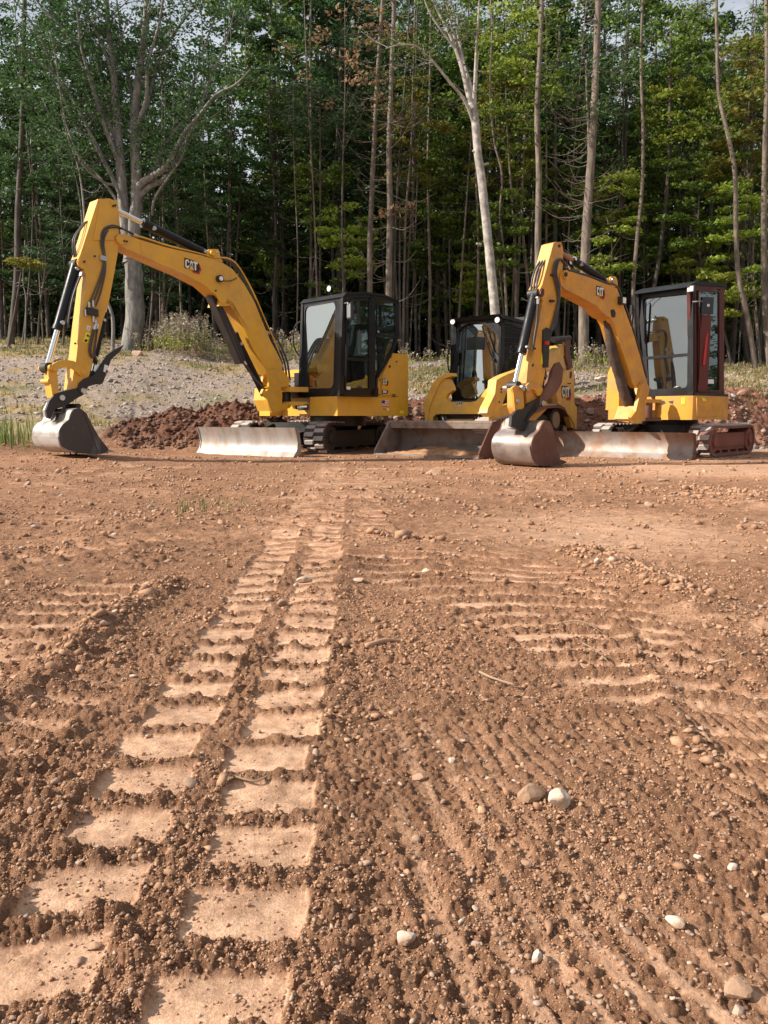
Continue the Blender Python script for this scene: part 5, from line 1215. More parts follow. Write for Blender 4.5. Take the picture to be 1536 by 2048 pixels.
    bm = B_(); c = I(.25, .72*cabw, .05); box(bm, c+UP*.25, fh*.10, lh*.08, UP*.25); obj('console', bm, M['plastic'], root, bevel=.03)
    # mirror and lights
    mp_ = s2.off(.08); bm = B_(); pipe(bm, spline([K(1384, 604), mp_(1392, 603), mp_(1404, 603), mp_(1408, 608), mp_(1408, 613)], 5), .009, 6); obj('mirror_arm', bm, M['silver'], root)
    c = mp_(1409.5, 612)+nS*.03; bm = B_(); box(bm, c, (lh*.55-fh*.83).normalized()*.088, UP*.118, (lh*.83+fh*.55).normalized()*.028); mm = smooth_angle(obj('mirror', bm, M['plastic'], root, bevel=.025, seg=3), 40)
    bm = B_(); tube(bm, c+(lh*.83+fh*.55)*.028, c+(lh*.83+fh*.55)*.045, .022, n=12); obj('mirror_knob', bm, M['silver'], mm)
    lp = front.off(.03)(1383, 578); bm = B_(); box(bm, lp, lh*.055, UP*.045, fh*.03); wl = smooth_angle(obj('work_light', bm, M['plastic'], root, bevel=.01), 40)
    bm = B_(); box(bm, lp+fh*.032, lh*.042, UP*.034, fh*.003); obj('lens', bm, M['lamp'], wl)
    bm = B_(); c = fp(1268, 620)+fh*.03; pipe(bm, [fp(1275, 618), fp(1262, 621)+fh*.04], .010, 6); box(bm, c+UP*.0-lh*.02, lh*.02, UP*.07, fh*.02); obj('front_handrail', bm, M['black'], root)
    bm = B_(); pipe(bm, [fp(1270, 620)+fh*.03, fp(1268, 640)+fh*.04, fp(1268, 700)+fh*.04], .012, 6); obj('handrail', bm, M['black'], root)
    # boom
    foot = P(1288, 772, (C0-lh*.9+fh*.35).y); foot = P(1288, 772, 11.1); bw = .22
    bp = Plane(foot+lb*(bw/2), fb); bp = bp if bp.n.dot(lb) > 0 else Plane(foot+lb*(bw/2), -fb)
    hs = bp.off(.06)
    plate('swing_bracket', hs, [(1282, 772), (1288, 764), (1295, 768), (1300, 776), (1297, 790), (1290, 800), (1292, 835), (1282, 846), (1268, 846), (1262, 835), (1272, 822), (1278, 795)], .05, M['yellow2'], root, bevel=.01)
    plate('bracket_cheek', hs.off(-.30), [(1276, 772), (1284, 764), (1292, 768), (1295, 790), (1288, 835), (1275, 845), (1262, 835), (1270, 800)], .05, M['yellow2'], root, bevel=.01)
    bm = B_(); prism(bm, [hs(*p)-lb*.05 for p in ((1275, 812), (1289, 812), (1289, 838), (1278, 843), (1266, 838))], -lb*.25); smooth_angle(obj('bracket_core', bm, M['yellow2'], root, bevel=.02, seg=2), 30)
    for za, zb_ in ((799, 806), (835, 842)):
        p0 = front(1300, za); z0 = front(1300, zb_).z; bm = B_()
        prism(bm, [H(.02, wl_-.12, z0), H(.02, wl_+.45, z0), H(-.24, wl_+.40, z0), H(-.30, wl_+.22, z0), H(-.22, wl_+.02, z0)], UP*(p0.z-z0)); smooth_angle(obj('house_nose', bm, M['redside'] if za > 810 else M['yellow2'], root, bevel=.015, seg=2), 30)
    bm = B_(); c = H(-.12, wl_+.05, 0); tube(bm, Vector((c.x, c.y, front(1300, 842).z)), Vector((c.x, c.y, front(1300, 799).z)), .07, n=18); smooth_angle(obj('swing_pin', bm, M['redside'], root, bevel=.005), 40)
    outline = [(1265, 766), (1252, 724), (1239, 686), (1229, 650), (1222, 636), (1213, 632), (1205, 625), (1194, 612), (1176, 602), (1158, 592), (1133, 580), (1122, 571), (1120, 556), (1122, 545), (1130, 542), (1143, 543.6), (1176, 554), (1214, 569), (1234, 576.6), (1244.6, 604.5), (1262, 653), (1280, 711), (1290, 752), (1294, 766), (1290, 775), (1270, 776)]
    boom = plate('boom', bp, outline, bw, M['yellow2'], root, bevel=.008)
    pin('pivot_boss', bp, (1129, 550), .055, .03, M['yellow2'], boom, 20); pin('pin_cap', bp.off(.03), (1131, 549), .028, .012, M['blackd'], boom, 14)
    plate('lug_plate', bp.off(.01), [(1222, 620), (1228, 618), (1232, 626), (1230, 635), (1224, 634)], .02, M['blackd'], root, sub=boom, rnd_=.02)
    cat_mark(bp.off(.002), (1193, 573), (1206.5, 577), (1193, 590), boom)
    lug = plate('boom_ear', bp.off(-.02), [(1218, 570), (1219, 560), (1223, 553), (1231, 552), (1235, 560), (1236, 574), (1228, 574)], .04, M['yellow2'], root, bevel=.006, rnd_=.02)
    plate('boom_ear', bp.off(-.16), [(1218, 570), (1219, 560), (1223, 553), (1231, 552), (1235, 560), (1236, 574), (1228, 574)], .04, M['yellow2'], root, bevel=.006, rnd_=.02)
    bm = B_(); tube(bm, bp(1227, 560), bp(1227, 560)-lb*bw, .03, n=14); smooth_angle(obj('ear_pin', bm, M['zinc'], lug), 40)
    c = bp(1240, 602); bm = B_(); box(bm, c+lb*.02+fb*.01, lb*.045, UP*.05, fb*.045); wl2 = smooth_angle(obj('boom_light', bm, M['blackd'], root, bevel=.012, seg=2), 40)
    bm = B_(); box(bm, c+lb*.068, fb*.034, UP*.036, lb*.003); obj('lens', bm, M['lamp'], wl2)
    for k_ in range(3):
        off = .02+.06*k_; up = lambda px, py, d=.015: bp(px, py)+UP*d-lb*off
        bm = B_(); pipe(bm, spline([up(1135, 540), up(1150, 545), up(1180, 554), up(1214, 567), up(1236, 575, .02), up(1249, 603, .02), up(1266, 652, .02), up(1283, 708, .02), up(1296, 760, .03)], 5), .012, 7); obj('boom_hose', bm, M['hose'], boom).data.shade_smooth()
    # green rag tied on the ear
    # stick
    sw = .18; stp = bp.off(-.02)
    so_ = [(1107, 486), (1112, 483.5), (1123, 485), (1126.5, 498), (1125, 546), (1122, 592), (1112, 630), (1103, 663), (1096, 706), (1089, 752), (1085, 769), (1075, 776), (1062, 772), (1059, 766), (1063, 735), (1070, 688), (1079, 640), (1086, 600), (1081, 592), (1079, 580), (1084, 570), (1095, 530)]
    stick = plate('stick', stp, so_, sw, M['yellow2'], root, bevel=.008)
    plate('stick_fork', stp.off(-sw-.02), [(1105, 487), (1112, 485), (1110, 500), (1098, 535), (1088, 575), (1083, 590), (1078, 585), (1084, 550)], .03, M['yellow2'], root, sub=stick, bevel=.005)
    plate('stick_boss', stp.off(.012), [(1080, 590), (1083, 577), (1088, 577), (1089, 588), (1085, 595)], .02, M['maroon'], root, sub=stick, rnd_=.02)
    for px in ((1118, 492), (1064.5, 730)): pin('pin_bolt', stp, px, .018, .012, M['blackd'], stick, 10)
    bm = B_(); prism(bm, [p+lb*.003 for p in ppts(stp, [(1083, 706), (1088, 705), (1086, 727), (1081, 728)])], lb*.002); obj('warning_label', bm, M['yelprint'], stick)
    mid = -lb*(sw/2)
    cylinder(root, stp(1121, 494)+mid, bp(1226, 561)-lb*(bw/2), .048, .026, .36, 'copper', side=lb, lab='dark red hydraulic cylinder above the boom')
    cylinder(root, stp(1040, 772)+mid, stp(1081, 586)+mid, .056, .03, .36, side=lb, lab='black hydraulic cylinder along the front of the stick')
    # thick muddy guard over the boom cylinder
    cb = bp.off(-bw/2)
    cylinder(root, cb(1215, 632), cb(1275, 830), .05, .028, .25, side=lb, name='boom_cylinder')
    gp = [cb(1212, 630), cb(1217, 650), cb(1222, 690), cb(1230, 725), cb(1240, 755), cb(1250, 790), cb(1262, 815), cb(1276, 832)]
    bm = B_(); pts = spline(gp, 5); m_ = len(pts)
    pipe(bm, pts, .060, 12, .075)
    for v in bm.verts: v.co += Vector((rnd.uniform(-1, 1), rnd.uniform(-1, 1), rnd.uniform(-1, 1)))*.007
    obj('cylinder_guard', bm, M['muddy'], root, label='mud-caked black guard over the boom cylinder').data.shade_smooth()
    hoses(root, [[cb(1244, 700)+lb*.05, cb(1252, 740)+lb*.07, cb(1262, 790)+lb*.06, cb(1280, 800)+lb*.05]], .014)
    # linkage
    arm_ = [(1050, 775), (1058, 766), (1068, 764), (1078, 768), (1086, 778), (1084, 790), (1076, 792), (1070, 780), (1062, 778), (1054, 784)]
    plate('link_arm', stp.off(.025), arm_, .025, M['yellow2'], root, bevel=.005, rnd_=.01)
    hl = plate('tipping_link', stp.off(-.03), [(1030, 775), (1042, 774), (1046, 800), (1048, 826), (1036, 830), (1030, 815)], .12, M['yellow2'], root, bevel=.01, rnd_=.02)
    for off in (0, sw-.03): plate('tipping_cheek', stp.off(.01-off), [(1024, 776), (1031, 771), (1044, 772), (1047, 790), (1049, 824), (1042, 831), (1031, 828), (1028, 800), (1027, 786)], .03, M['yellow2'], root, sub=hl, bevel=.006, rnd_=.015)
    bm = B_(); tube(bm, stp(1041, 775)+lb*.05, stp(1041, 775)-lb*(sw+.07), .032, n=16); smooth_angle(obj('cross_pin', bm, M['zinc'], hl), 40)
    pin('link_pin', stp.off(.02), (1053, 777), .026, .02, M['zinc'], hl); pin('lifting_eye', stp.off(.01), (1034, 802), .028, .02, M['zinc'], hl)
    plate('stick_end', stp.off(-.02), [(1052, 782), (1070, 779), (1082, 782), (1080, 805), (1066, 818), (1054, 812)], sw-.04, M['yellow2'], root, bevel=.012, lab='mud smeared lower end of the stick')
    cp_ = [(1022, 852), (1024, 832), (1034, 820), (1048, 818), (1060, 806), (1072, 800), (1080, 806), (1072, 822), (1058, 832), (1052, 846), (1050, 862), (1040, 862)]
    q1 = plate('coupler', stp.off(.03), cp_, .04, M['blackd'], root, bevel=.008, lab='dark worn quick coupler'); plate('coupler_cheek', stp.off(-sw+.02), cp_, .04, M['steel'], root, bevel=.008, sub=q1)
    plate('coupler_core', stp.off(-.01), [(1026, 856), (1028, 838), (1042, 832), (1066, 810), (1070, 818), (1050, 840), (1046, 860)], sw-.05, M['steel'], root, bevel=.01, sub=q1)
    pin('coupler_pin', stp.off(.03), (1084.5, 806.5), .032, .02, M['zinc'], q1); plate('coupler_hook', stp.off(.03), [(1046, 838), (1068, 806), (1076, 798), (1090, 800), (1090, 812), (1078, 816), (1062, 834), (1052, 848)], .04, M['blackd'], root, sub=q1, bevel=.006)
    bwid = .62; bkp = stp.off((bwid-sw)/2)
    side = [(1088, 841), (1098.5, 842), (1104, 852), (1109, 868), (1114, 895), (1119, 916), (1122, 924), (1112, 930.5), (1098, 932), (1084, 932.5), (1071, 925), (1064, 908), (1062, 892), (1063.5, 882), (1068.5, 870.5), (1078, 861), (1082, 851)]
    shell = [(1098, 842), (1088, 841), (1082, 851), (1078, 861), (1068.5, 870.5), (1063.5, 882), (1062, 892), (1064, 908), (1071, 925), (1084, 932.5), (1098, 932), (1112, 930.5)]
    bk = bucket(root, bkp, side, shell, bwid, M['redside'], M['bright2'])
    for off in (bwid*.36, bwid*.62): plate('bucket_ear', bkp.off(-off), [(1062, 884), (1066, 868), (1066, 850), (1074, 846), (1084, 842), (1086, 852), (1078, 864)], .03, M['blackd'], root, sub=bk, bevel=.005)
    for off in (.0, .19, .38, .56):
        bm = B_(); a_ = bkp(1121, 925)-lb*off; prism(bm, [p+lb*.012 for p in (a_+UP*.035, a_-fb*.10+UP*.01, a_-fb*.10-UP*.008, a_-UP*.03+fb*.1)], -lb*.05); obj('tooth', bm, M['redside'], bk, bevel=.004)
    bm = B_(); tube(bm, stp(1060, 852)+lb*.14, stp(1060, 852)-lb*(sw+.1), .028, n=14); smooth_angle(obj('bucket_pin', bm, M['blackd'], bk), 40)
    th_ = [(1079.6, 810), (1080, 796), (1090, 778), (1102, 758), (1106, 738), (1112, 727), (1119, 724), (1127, 738), (1124, 765), (1112, 788), (1100, 797), (1090, 802), (1088, 810)]
    tm = plate('thumb', stp.off(.04), th_, .035, M['redside'], root, bevel=.006, lab='dark thumb tinted by a red cast'); plate('thumb_cheek', stp.off(-sw+.03), th_, .035, M['redside'], root, sub=tm, bevel=.006)
    plate('thumb_core', stp.off(.0), [(1094, 784), (1106, 764), (1110, 742), (1117, 742), (1116, 765), (1104, 788)], sw-.06, M['redside'], root, sub=tm, bevel=.006)
    cylinder(root, stp(1095, 785)+mid, stp(1094, 690)+mid+lb*.02, .05, .028, .30, side=lb, name='thumb_cylinder')
    bm = B_(); prism(bm, [p+lb*.0 for p in ppts(stp.off(.02), [(1087, 660), (1094, 655), (1106, 662), (1100, 680), (1097, 735), (1088, 735), (1086, 700)])], -lb*.14); smooth_angle(obj('cylinder_cover', bm, M['blackd'], stick, bevel=.02, seg=2), 40)
    bm = B_(); box(bm, stp.off(.03)(1093, 686), lb*.02, UP*.02, fb*.03); obj('red_fitting', bm, M['red'], stick, bevel=.01)
    Q = stp.off(.02)
    for k_ in range(3):
        d = lb*(.01+.025*k_); s_ = k_*3.0-1
        hoses(root, [[bp(1140, 542)+UP*.03-d, bp(1132, 528+s_)-d, Q(1121+s_*.3, 518), Q(1112+s_, 524), Q(1108+s_, 545), Q(1114+s_, 575), Q(1117+s_*.4, 600), Q(1108+s_, 640), Q(1102+s_*.6, 662)]], .0105)
    for k_ in range(3):
        d = lb*(.06+.04*k_)
        hoses(root, [[bp(1122, 535)-d, stp(1110, 514)-d, stp(1098, 520)-d, stp(1088, 545)-d+fb*.02, stp(1083, 575)-d+fb*.02, stp(1080, 606)-d]], .012)
    hoses(root, [[stp(1078, 600)+fb*.02, stp(1076, 640)+fb*.02, stp(1070, 680)+fb*.02, stp(1066, 696)]], .013)
    for px in ((1106, 550), (1104, 602), (1066, 697)):
        bm = B_(); box(bm, Q(*px), fb*.03, UP*.012, lb*.02); obj('hose_clip', bm, M['blackd'], stick)
    return root
small_excavator()

# =================================================================== the compact track loader
def loader():
    f, l = fdir(37)
    Rl = P(958, 917, 11.2); Rl.z = .0
    root0 = Rl-l*.95-f*2.2
    root = empty('track_loader', (root0.x, root0.y, 0), math.atan2(f.y, f.x), label='yellow compact track loader with a wide grey bucket between the two excavators', cat='loader')
    W = lambda a, b, z: Rl-f*a-l*b+UP*z       # a back from the lip, b to the machine's right, z up
    BW = 1.92
    # bucket
    prof = [(0, .012), (.30, .012), (.55, .02), (.70, .09), (.76, .20), (.74, .34), (.66, .46), (.56, .52)]
    t = .018
    bm = B_(); ins = [(a-(.0 if i < 3 else t), z+(t if i < 4 else 0)) for i, (a, z) in enumerate(prof)]
    prism(bm, [W(a, .012, z) for a, z in prof]+[W(a, .012, z) for a, z in ins[::-1]], -l*(BW-.024)); bk = smooth_angle(obj('bucket', bm, M['bucketin'], root, label='wide grey loader bucket holding some dirt'), 40)
    bm = B_(); prism(bm, [W(.60, 0, .50), W(.52, 0, .545), W(.40, 0, .53), W(.40, 0, .515), (W(.52, 0, .52)), W(.58, 0, .485)], -l*BW); obj('top_lip', bm, M['bucketin'], bk, bevel=.003)
    bm = B_(); prism(bm, [W(.44, .02, .50), W(.405, .02, .515), W(.42, .02, .425), W(.455, .02, .42)], -l*(BW-.04)); obj('top_flange', bm, M['bucketin'], bk, bevel=.003)
    bm = B_(); prism(bm, [W(-.05, -.01, -.002), W(-.05, -.01, .010), W(.10, -.01, .026), W(.10, -.01, .0)], -l*(BW+.02)); ce = obj('cutting_edge', bm, M['bucketin'], bk, bevel=.003)
    for i in range(9):
        bm = B_(); c = W(.035, .15+i*.2, .02); tube(bm, c, c+UP*.012, .016, n=8); obj('bolt', bm, M['blackd'], ce)
    for b, mt in ((0, M['redside']), (BW-.014, M['bucketin'])):
        bm = B_(); prism(bm, [W(-.01, b, 0), W(.0, b, .06), W(.40, b, .53), (W(.56, b, .53)), W(.67, b, .47), W(.76, b, .34), W(.775, b, .20), W(.71, b, .08), W(.56, b, .0)], -l*.014); obj('side_plate', bm, mt, bk, bevel=.003)
        bm = B_(); tube(bm, W(.0, b+.007, .06), W(.40, b+.007, .53), .016, n=8); obj('edge_bar', bm, mt, bk)
    # dirt lying in the bucket
    n = 44; m_ = 22; bm = B_(); V = {}
    for i in range(n+1):
        for j in range(m_+1):
            b = .25+1.5*i/n; a = .06+.60*j/m_; e = min(1, min(i, n-i)/7)*min(1, min(j, m_-j+3)/5)
            hh = .025+.11*e*(.25+.9*float(vnoise(np.array([b*3.1]), np.array([a*3.3+1]), 5)[0]))*(1-.45*i/n)*(.5+.7*j/m_)+.03*float(vnoise(np.array([b*17.]), np.array([a*17.]), 6)[0])
            V[i, j] = bm.verts.new(W(a+rnd.uniform(-.008, .008), b+rnd.uniform(-.008, .008), hh if e > 0 else .012))
    for i in range(n):
        for j in range(m_): bm.faces.new((V[i, j], V[i+1, j], V[i+1, j+1], V[i, j+1]))
    o = obj('bucket_dirt', bm, surf('bucket_dirt', (.40, .205, .10), .95, var=((.24, .12, .06), 9, .45, .65), bmp=.9, bscale=45)); o.data.shade_smooth(); tag(o, 'heap of reddish dirt lying in the loader bucket', 'dirt')
    # front frame (planes facing forward)
    cy = P(905, 830, (W(1.05, BW*.5, 0)).y)
    F0 = Plane(W(1.0, BW*.5, 0), l); F0 = F0 if F0.n.dot(f) > 0 else Plane(W(1.0, BW*.5, 0), -l)
    yl = M['yellow3']
    def slab(name, px, dep, mt=yl, pl=F0, bev=.012, sub=None, r=0): return plate(name, pl, px, dep, mt, root, bevel=bev, sub=sub, rnd_=r)
    fr = slab('front_frame', [(856, 812), (879, 762), (884, 757), (897, 758), (904, 772), (906, 780), (893, 790), (891, 798), (895, 803), (914, 804), (940, 804), (952, 802), (962, 792), (970, 780), (984, 768), (990, 766), (989, 780), (970, 818), (966, 829), (963, 830), (960, 828), (873, 828), (866, 834), (864, 847), (853, 847), (853, 824)], .10)
    slab('tower_left', [(846, 813), (847, 806), (864, 768), (873, 758), (889, 749), (903, 746), (904, 752), (886, 758), (878, 768), (861, 808), (857, 822), (855, 847), (850, 847), (849, 824)], .16, pl=F0.off(.03))
    slab('tower_right', [(968, 847), (966, 824), (986, 772), (990, 762), (996, 760), (994, 774), (976, 814), (974, 824), (986, 816), (985, 830), (981, 847)], .16, pl=F0.off(.03))
    cat = slab('front_badge', [(912, 803.5), (926, 803.5), (924, 809), (920, 812), (915, 811)], .004, M['white'], F0.off(.006), .001)
    bm = B_(); text_bm(bm, 'CAT', F0.off(.014)(919, 807), l, UP, .055, .002); obj('badge_letters', bm, M['blackprint'], cat)
    # dark opening with coupler and hoses
    slab('coupler_plate', [(866, 830), (960, 830), (962, 850), (864, 850)], .02, M['blackd'], F0.off(-.16), .005)
    for px in (872, 884, 890, 950, 956):
        bm = B_(); pipe(bm, spline([F0.off(-.05)(px, 832), F0.off(-.02)(px+2, 838), F0.off(-.04)(px+4, 849)], 4), .018, 7); obj('hydraulic_hose', bm, M['zinc'] if px in (884, 956) else M['hose'], root).data.shade_smooth()
    bm = B_(); prism(bm, [F0.off(-.10)(*p) for p in ((888, 838), (946, 838), (946, 847), (888, 847))], -f*.03); obj('lower_link', bm, yl, root, bevel=.01)
    # lower body
    zf = .85
    bm = B_(); prism(bm, [W(1.15, BW*.5-.48, .25), W(1.15, BW*.5+.48, .25), W(3.05, BW*.5+.48, .25), W(3.05, BW*.5-.48, .25)], UP*.62); obj('chassis', bm, M['blackd'], root, bevel=.03)
    Sr = Plane(W(1.0, BW*.5-.86, 0), f); Sr = Sr if Sr.n.dot(l) > 0 else Plane(W(1.0, BW*.5-.86, 0), -f)
    # cab
    F1 = Plane(W(1.40, BW*.5, 0), l); F1 = F1 if F1.n.dot(f) > 0 else Plane(W(1.40, BW*.5, 0), -l)
    c_r = F1(1003, 700); dvec = c_r-F1(909, 700)
    Sc = Plane(Vector((F1(1004, 640).x, F1(1004, 640).y, 0)), f); Sc = Sc if Sc.n.dot(l) > 0 else Plane(Sc.p, -f)
    rw = (Vector((F1(1004, 640).x, F1(1004, 640).y, 0))-Vector((F1(909, 640).x, F1(909, 640).y, 0))).length
    ws = [(914, 660), (924, 651), (935, 646), (950, 644.5), (967, 646), (983, 655), (995, 668), (1001, 690), (1000, 720), (994, 748), (988, 766), (972, 780), (956, 798), (928, 798), (922, 792), (919, 777), (905, 768), (903, 745), (904, 722), (909, 690)]
    wl_ = roundpoly(ppts(F1, ws), .04, 3)
    body = [(902, 645), (909, 636), (1006, 628), (1004, 640), (1004, 768), (990, 772), (975, 800), (960, 806), (905, 806), (900, 770)]
    # outer frame ring around the windscreen: sample body outline to the same count by angle
    c0 = F1(955, 715); n_ = len(wl_)
    bo = ppts(F1, body); ax_ = (F1(1000, 715)-c0).normalized()
    def hit(d):
        best = None
        for i in range(len(bo)):
            a = bo[i]-c0; b = bo[(i+1) % len(bo)]-c0; e = b-a; den = d.dot(ax_)*e.z-d.z*e.dot(ax_)
            if abs(den) < 1e-9: continue
            t_ = (a.dot(ax_)*e.z-a.z*e.dot(ax_))/den; s_ = (a.dot(ax_)*d.z-a.z*d.dot(ax_))/den
            if t_ > 0 and -1e-4 <= s_ <= 1.0001: best = t_ if best is None else max(best, t_)
        return c0+d*best if best else c0+d
    outer = [hit((p-c0)) for p in wl_]
    bm = B_(); ring(bm, outer, wl_, -f*.07); smooth_angle(obj('cab_front', bm, M['black'], root, bevel=.006), 40)
    bm = B_(); ring(bm, [p+f*.012 for p in inset(wl_, -.022, F1.n)], [p+f*.012 for p in inset(wl_, .012, F1.n)], -f*.03); smooth_angle(obj('door_frame', bm, M['black'], root, bevel=.004), 40)
    bm = B_(); zm = min(p.z for p in wl_); prism(bm, [p+f*.004-f*.048*(p.z-zm) for p in wl_], -f*.005); obj('windscreen', bm, M['glass'], root)
    bm = B_(); a_ = F1(967, 653)+f*.04; b_ = F1(987, 716)+f*.04; pipe(bm, [a_, a_.lerp(b_, .5)+f*.02, b_], .012, 6); pipe(bm, [F1(973, 668)+f*.03, F1(990, 712)+f*.03], .007, 6); tube(bm, F1(989, 719), F1(989, 719)+f*.05, .03, n=12); obj('wiper', bm, M['black'], root)
    bm = B_(); pts = [F1(983, 700)+f*.008, F1(999, 712)+f*.008, F1(997, 728)+f*.008, F1(984, 722)+f*.008]; prism(bm, roundpoly(pts, .04, 3), f*.004); obj('wiper_motor_cover', bm, M['plastic'], root)
    bm = B_(); pipe(bm, spline([F1(1003, 686)+f*.03, F1(1003, 720)+f*.04, F1(1000, 748)+f*.04], 4), .018, 8); obj('door_hinge_bar', bm, M['black'], root)
    bm = B_(); pipe(bm, spline([F1(905, 690), F1(900, 700)+f*.04, F1(899, 735)+f*.04, F1(904, 748)], 5), .014, 7); obj('grab_handle', bm, M['black'], root)
    bm = B_(); pts = [F1(911, 704)+f*.02, F1(919, 704)+f*.02, F1(918, 730)+f*.02, F1(911, 730)+f*.02]; prism(bm, pts, f*.02); obj('door_handle', bm, M['black'], root, bevel=.008)
    # roof
    Kc = lambda px, py: Sc(px, py)
    zr = F1(1005, 628).z
    bm = B_(); rr = [Kc(1002, 629)+f*.08, Kc(1052, 643.5), Kc(1056, 650), Kc(1004, 637)+f*.06]
    prism(bm, [p+l*.03 for p in rr], -l*(rw+.06)); smooth_angle(obj('cab_roof', bm, M['black'], root, bevel=.015, seg=2), 30)
    # side wall with grille
    bm = B_()
    def bar(pts, w_=.05, off=0): prism(bm, [Kc(*p)-l*off for p in pts], -l*w_)
    for off in (0, rw-.05):
        bar([(1002, 636), (1009, 638), (1009, 770), (1002, 772)], off=off); bar([(1048, 645), (1056, 648), (1058, 760), (1050, 760)], off=off); bar([(1002, 636), (1056, 649), (1056, 658), (1002, 646)], off=off); bar([(1002, 745), (1056, 735), (1056, 760), (1002, 772)], off=off)
    cs = smooth_angle(obj('cab_side', bm, M['black'], root, bevel=.01), 30)
    bm = B_(); prism(bm, [Kc(*p)-l*.04 for p in ((1006, 642), (1052, 653), (1054, 740), (1006, 750))], -l*.004); obj('side_pane', bm, M['glass_side'], root)
    bm = B_()
    for i in range(16):
        t_ = i/15; x_ = 1009+t_*40; tube(bm, Kc(x_, 650+t_*7), Kc(x_+1, 745-t_*8), .006, n=5)
    for i in range(9):
        y_ = 652+i*11; tube(bm, Kc(1008, y_), Kc(1050, y_+4-.5*i), .006, n=5)
    g_ = obj('window_grille', bm, M['mesh'], root); g_['kind'] = 'stuff'
    # back wall
    bm = B_(); pb = Kc(1054, 700); box(bm, pb-l*(rw/2)+UP*.0, l*(rw/2-.03), UP*.55, f*.02); obj('rear_wall', bm, M['plastic'], root)
    ic = lambda a, b, z: W(1.5+a, BW*.5+b, z)
    st = smooth_angle(obj('seat', (lambda bm: (box(bm, ic(.55, 0, 1.05), f*.24, l*.24, UP*.07), bm)[1])(B_()), M['seat'], root, bevel=.04, seg=3), 50)
    bm = B_(); box(bm, ic(.80, 0, 1.45), f*.06, l*.23, UP*.34); smooth_angle(obj('backrest', bm, M['seat'], st, bevel=.04, seg=3), 50)
    for s in (-.3, .3):
        bm = B_(); pipe(bm, spline([ic(.35, s, 1.05), ic(.28, s, 1.3), ic(.25, s, 1.42)], 4), .018, 8); tube(bm, ic(.25, s, 1.40), ic(.24, s, 1.5), .03, n=10); obj('joystick', bm, M['plastic'], root)
    bm = B_(); prism(bm, [W(1.45, BW*.5-.45, .45), W(1.45, BW*.5+.45, .45), W(2.6, BW*.5+.45, .45), W(2.6, BW*.5-.45, .45)], UP*.06); obj('cab_floor', bm, M['plastic'], root)
    for px in ((911, 644.5), (1000, 641)):
        c = F1(*px)+f*.05; bm = B_(); tube(bm, c-f*.04, c+f*.035, .052, n=16); hl_ = smooth_angle(obj('work_light', bm, M['black'], root, bevel=.008), 40)
        bm = B_(); tube(bm, c+f*.035, c+f*.045, .042, n=16); obj('lens', bm, M['lamp'], hl_)
    # loader arm and rear tower on the visible side
    arm = [(993, 760), (1003, 754), (1016, 748), (1030, 743), (1060, 733), (1078, 725), (1100, 712), (1112, 700), (1124, 690), (1134, 688), (1132, 706), (1120, 722), (1104, 738), (1080, 748), (1040, 760), (1022, 768), (1016, 778), (1008, 800), (1004, 812), (990, 830), (984, 834), (974, 826), (976, 816), (990, 788)]
    plate('loader_arm', Sr, arm, .14, yl, root, bevel=.012, seg=2)
    plate('loader_arm', Sr.off(-1.60), arm, .14, yl, root, bevel=.012, seg=2)
    plate('side_skirt', Sr.off(-.04), [(984, 830), (1004, 812), (1040, 798), (1080, 790), (1100, 812), (1070, 842), (1040, 850), (982, 850)], .05, yl, root, bevel=.01)
    for px in ((1002, 778), (1002, 784), (998, 804)): pin('arm_bolt', Sr, px, .014, .012, M['blackd'], root, 8)
    for k_, px in enumerate(((984, 764), (992, 770), (994, 778))):
        c = F0.off(.02)(*px); bm = B_(); tube(bm, c-f*.02, c+f*.07, .035, n=12); smooth_angle(obj('hydraulic_coupling', bm, M['zinc'], root, bevel=.006), 40)
    tw = [(1139, 737), (1148, 739), (1149, 765), (1148, 806), (1154, 815), (1153, 858), (1144, 855), (1136, 829), (1130, 815), (1116, 808), (1112, 786), (1118, 770), (1126, 753)]
    tp = plate('rear_tower', Sr.off(.02), tw, .10, yl, root, bevel=.012, seg=2)
    plate('rear_tower', Sr.off(-1.64), tw, .10, yl, root, bevel=.012, seg=2)
    cat_mark(Sr.off(.022), (1124, 773.5), (1139, 775), (1124, 794), tp)
    bm = B_(); prism(bm, [Sr.off(.022)(*p) for p in ((1132, 763), (1145, 764), (1145, 771), (1132, 770))], Sr.n*.002); obj('label', bm, M['goldprint'], tp)
    bm = B_(); prism(bm, [Sr.off(.026)(*p) for p in ((1135, 765.5), (1142, 766), (1142, 768.5), (1135, 768))], Sr.n*.002); obj('label_print', bm, M['blackprint'], tp)
    bm = B_(); prism(bm, roundpoly([Sr.off(.022)(*p) for p in ((1140, 743), (1144, 743), (1143, 756), (1139, 757))], .02, 2), Sr.n*.003); obj('pivot_slot', bm, M['blackprint'], tp)
    plate('engine_hood', Sr.off(-.25), [(1060, 735), (1100, 700), (1135, 690), (1146, 740), (1150, 815), (1110, 815), (1060, 800)], 1.2, yl, root, bevel=.02, seg=2)
    for off in (.0, -1.5):
        pl = Sr.off(.03+off); bm = B_(); prism(bm, roundpoly([pl(*p) for p in ((1130, 676), (1138, 674), (1142, 682), (1140, 700), (1146, 735), (1138, 740), (1132, 712))], .02, 2), -l*.05); obj('lift_link', bm, M['redside'], root, bevel=.006)
    bm = B_(); tube(bm, Sr.off(.05)(1105, 679), Sr.off(-.2)(1105, 679)-l*.0, .05, n=14); tube(bm, Sr(1104, 679.5), Sr(1139, 676), .045, n=14); smooth_angle(obj('cross_tube', bm, M['blackd'], root), 40)
    plate('red_tail_lamp', Sr.off(.03), [(1098, 760), (1101, 757), (1102, 766), (1098, 768)], .03, M['red'], root, bevel=.004)
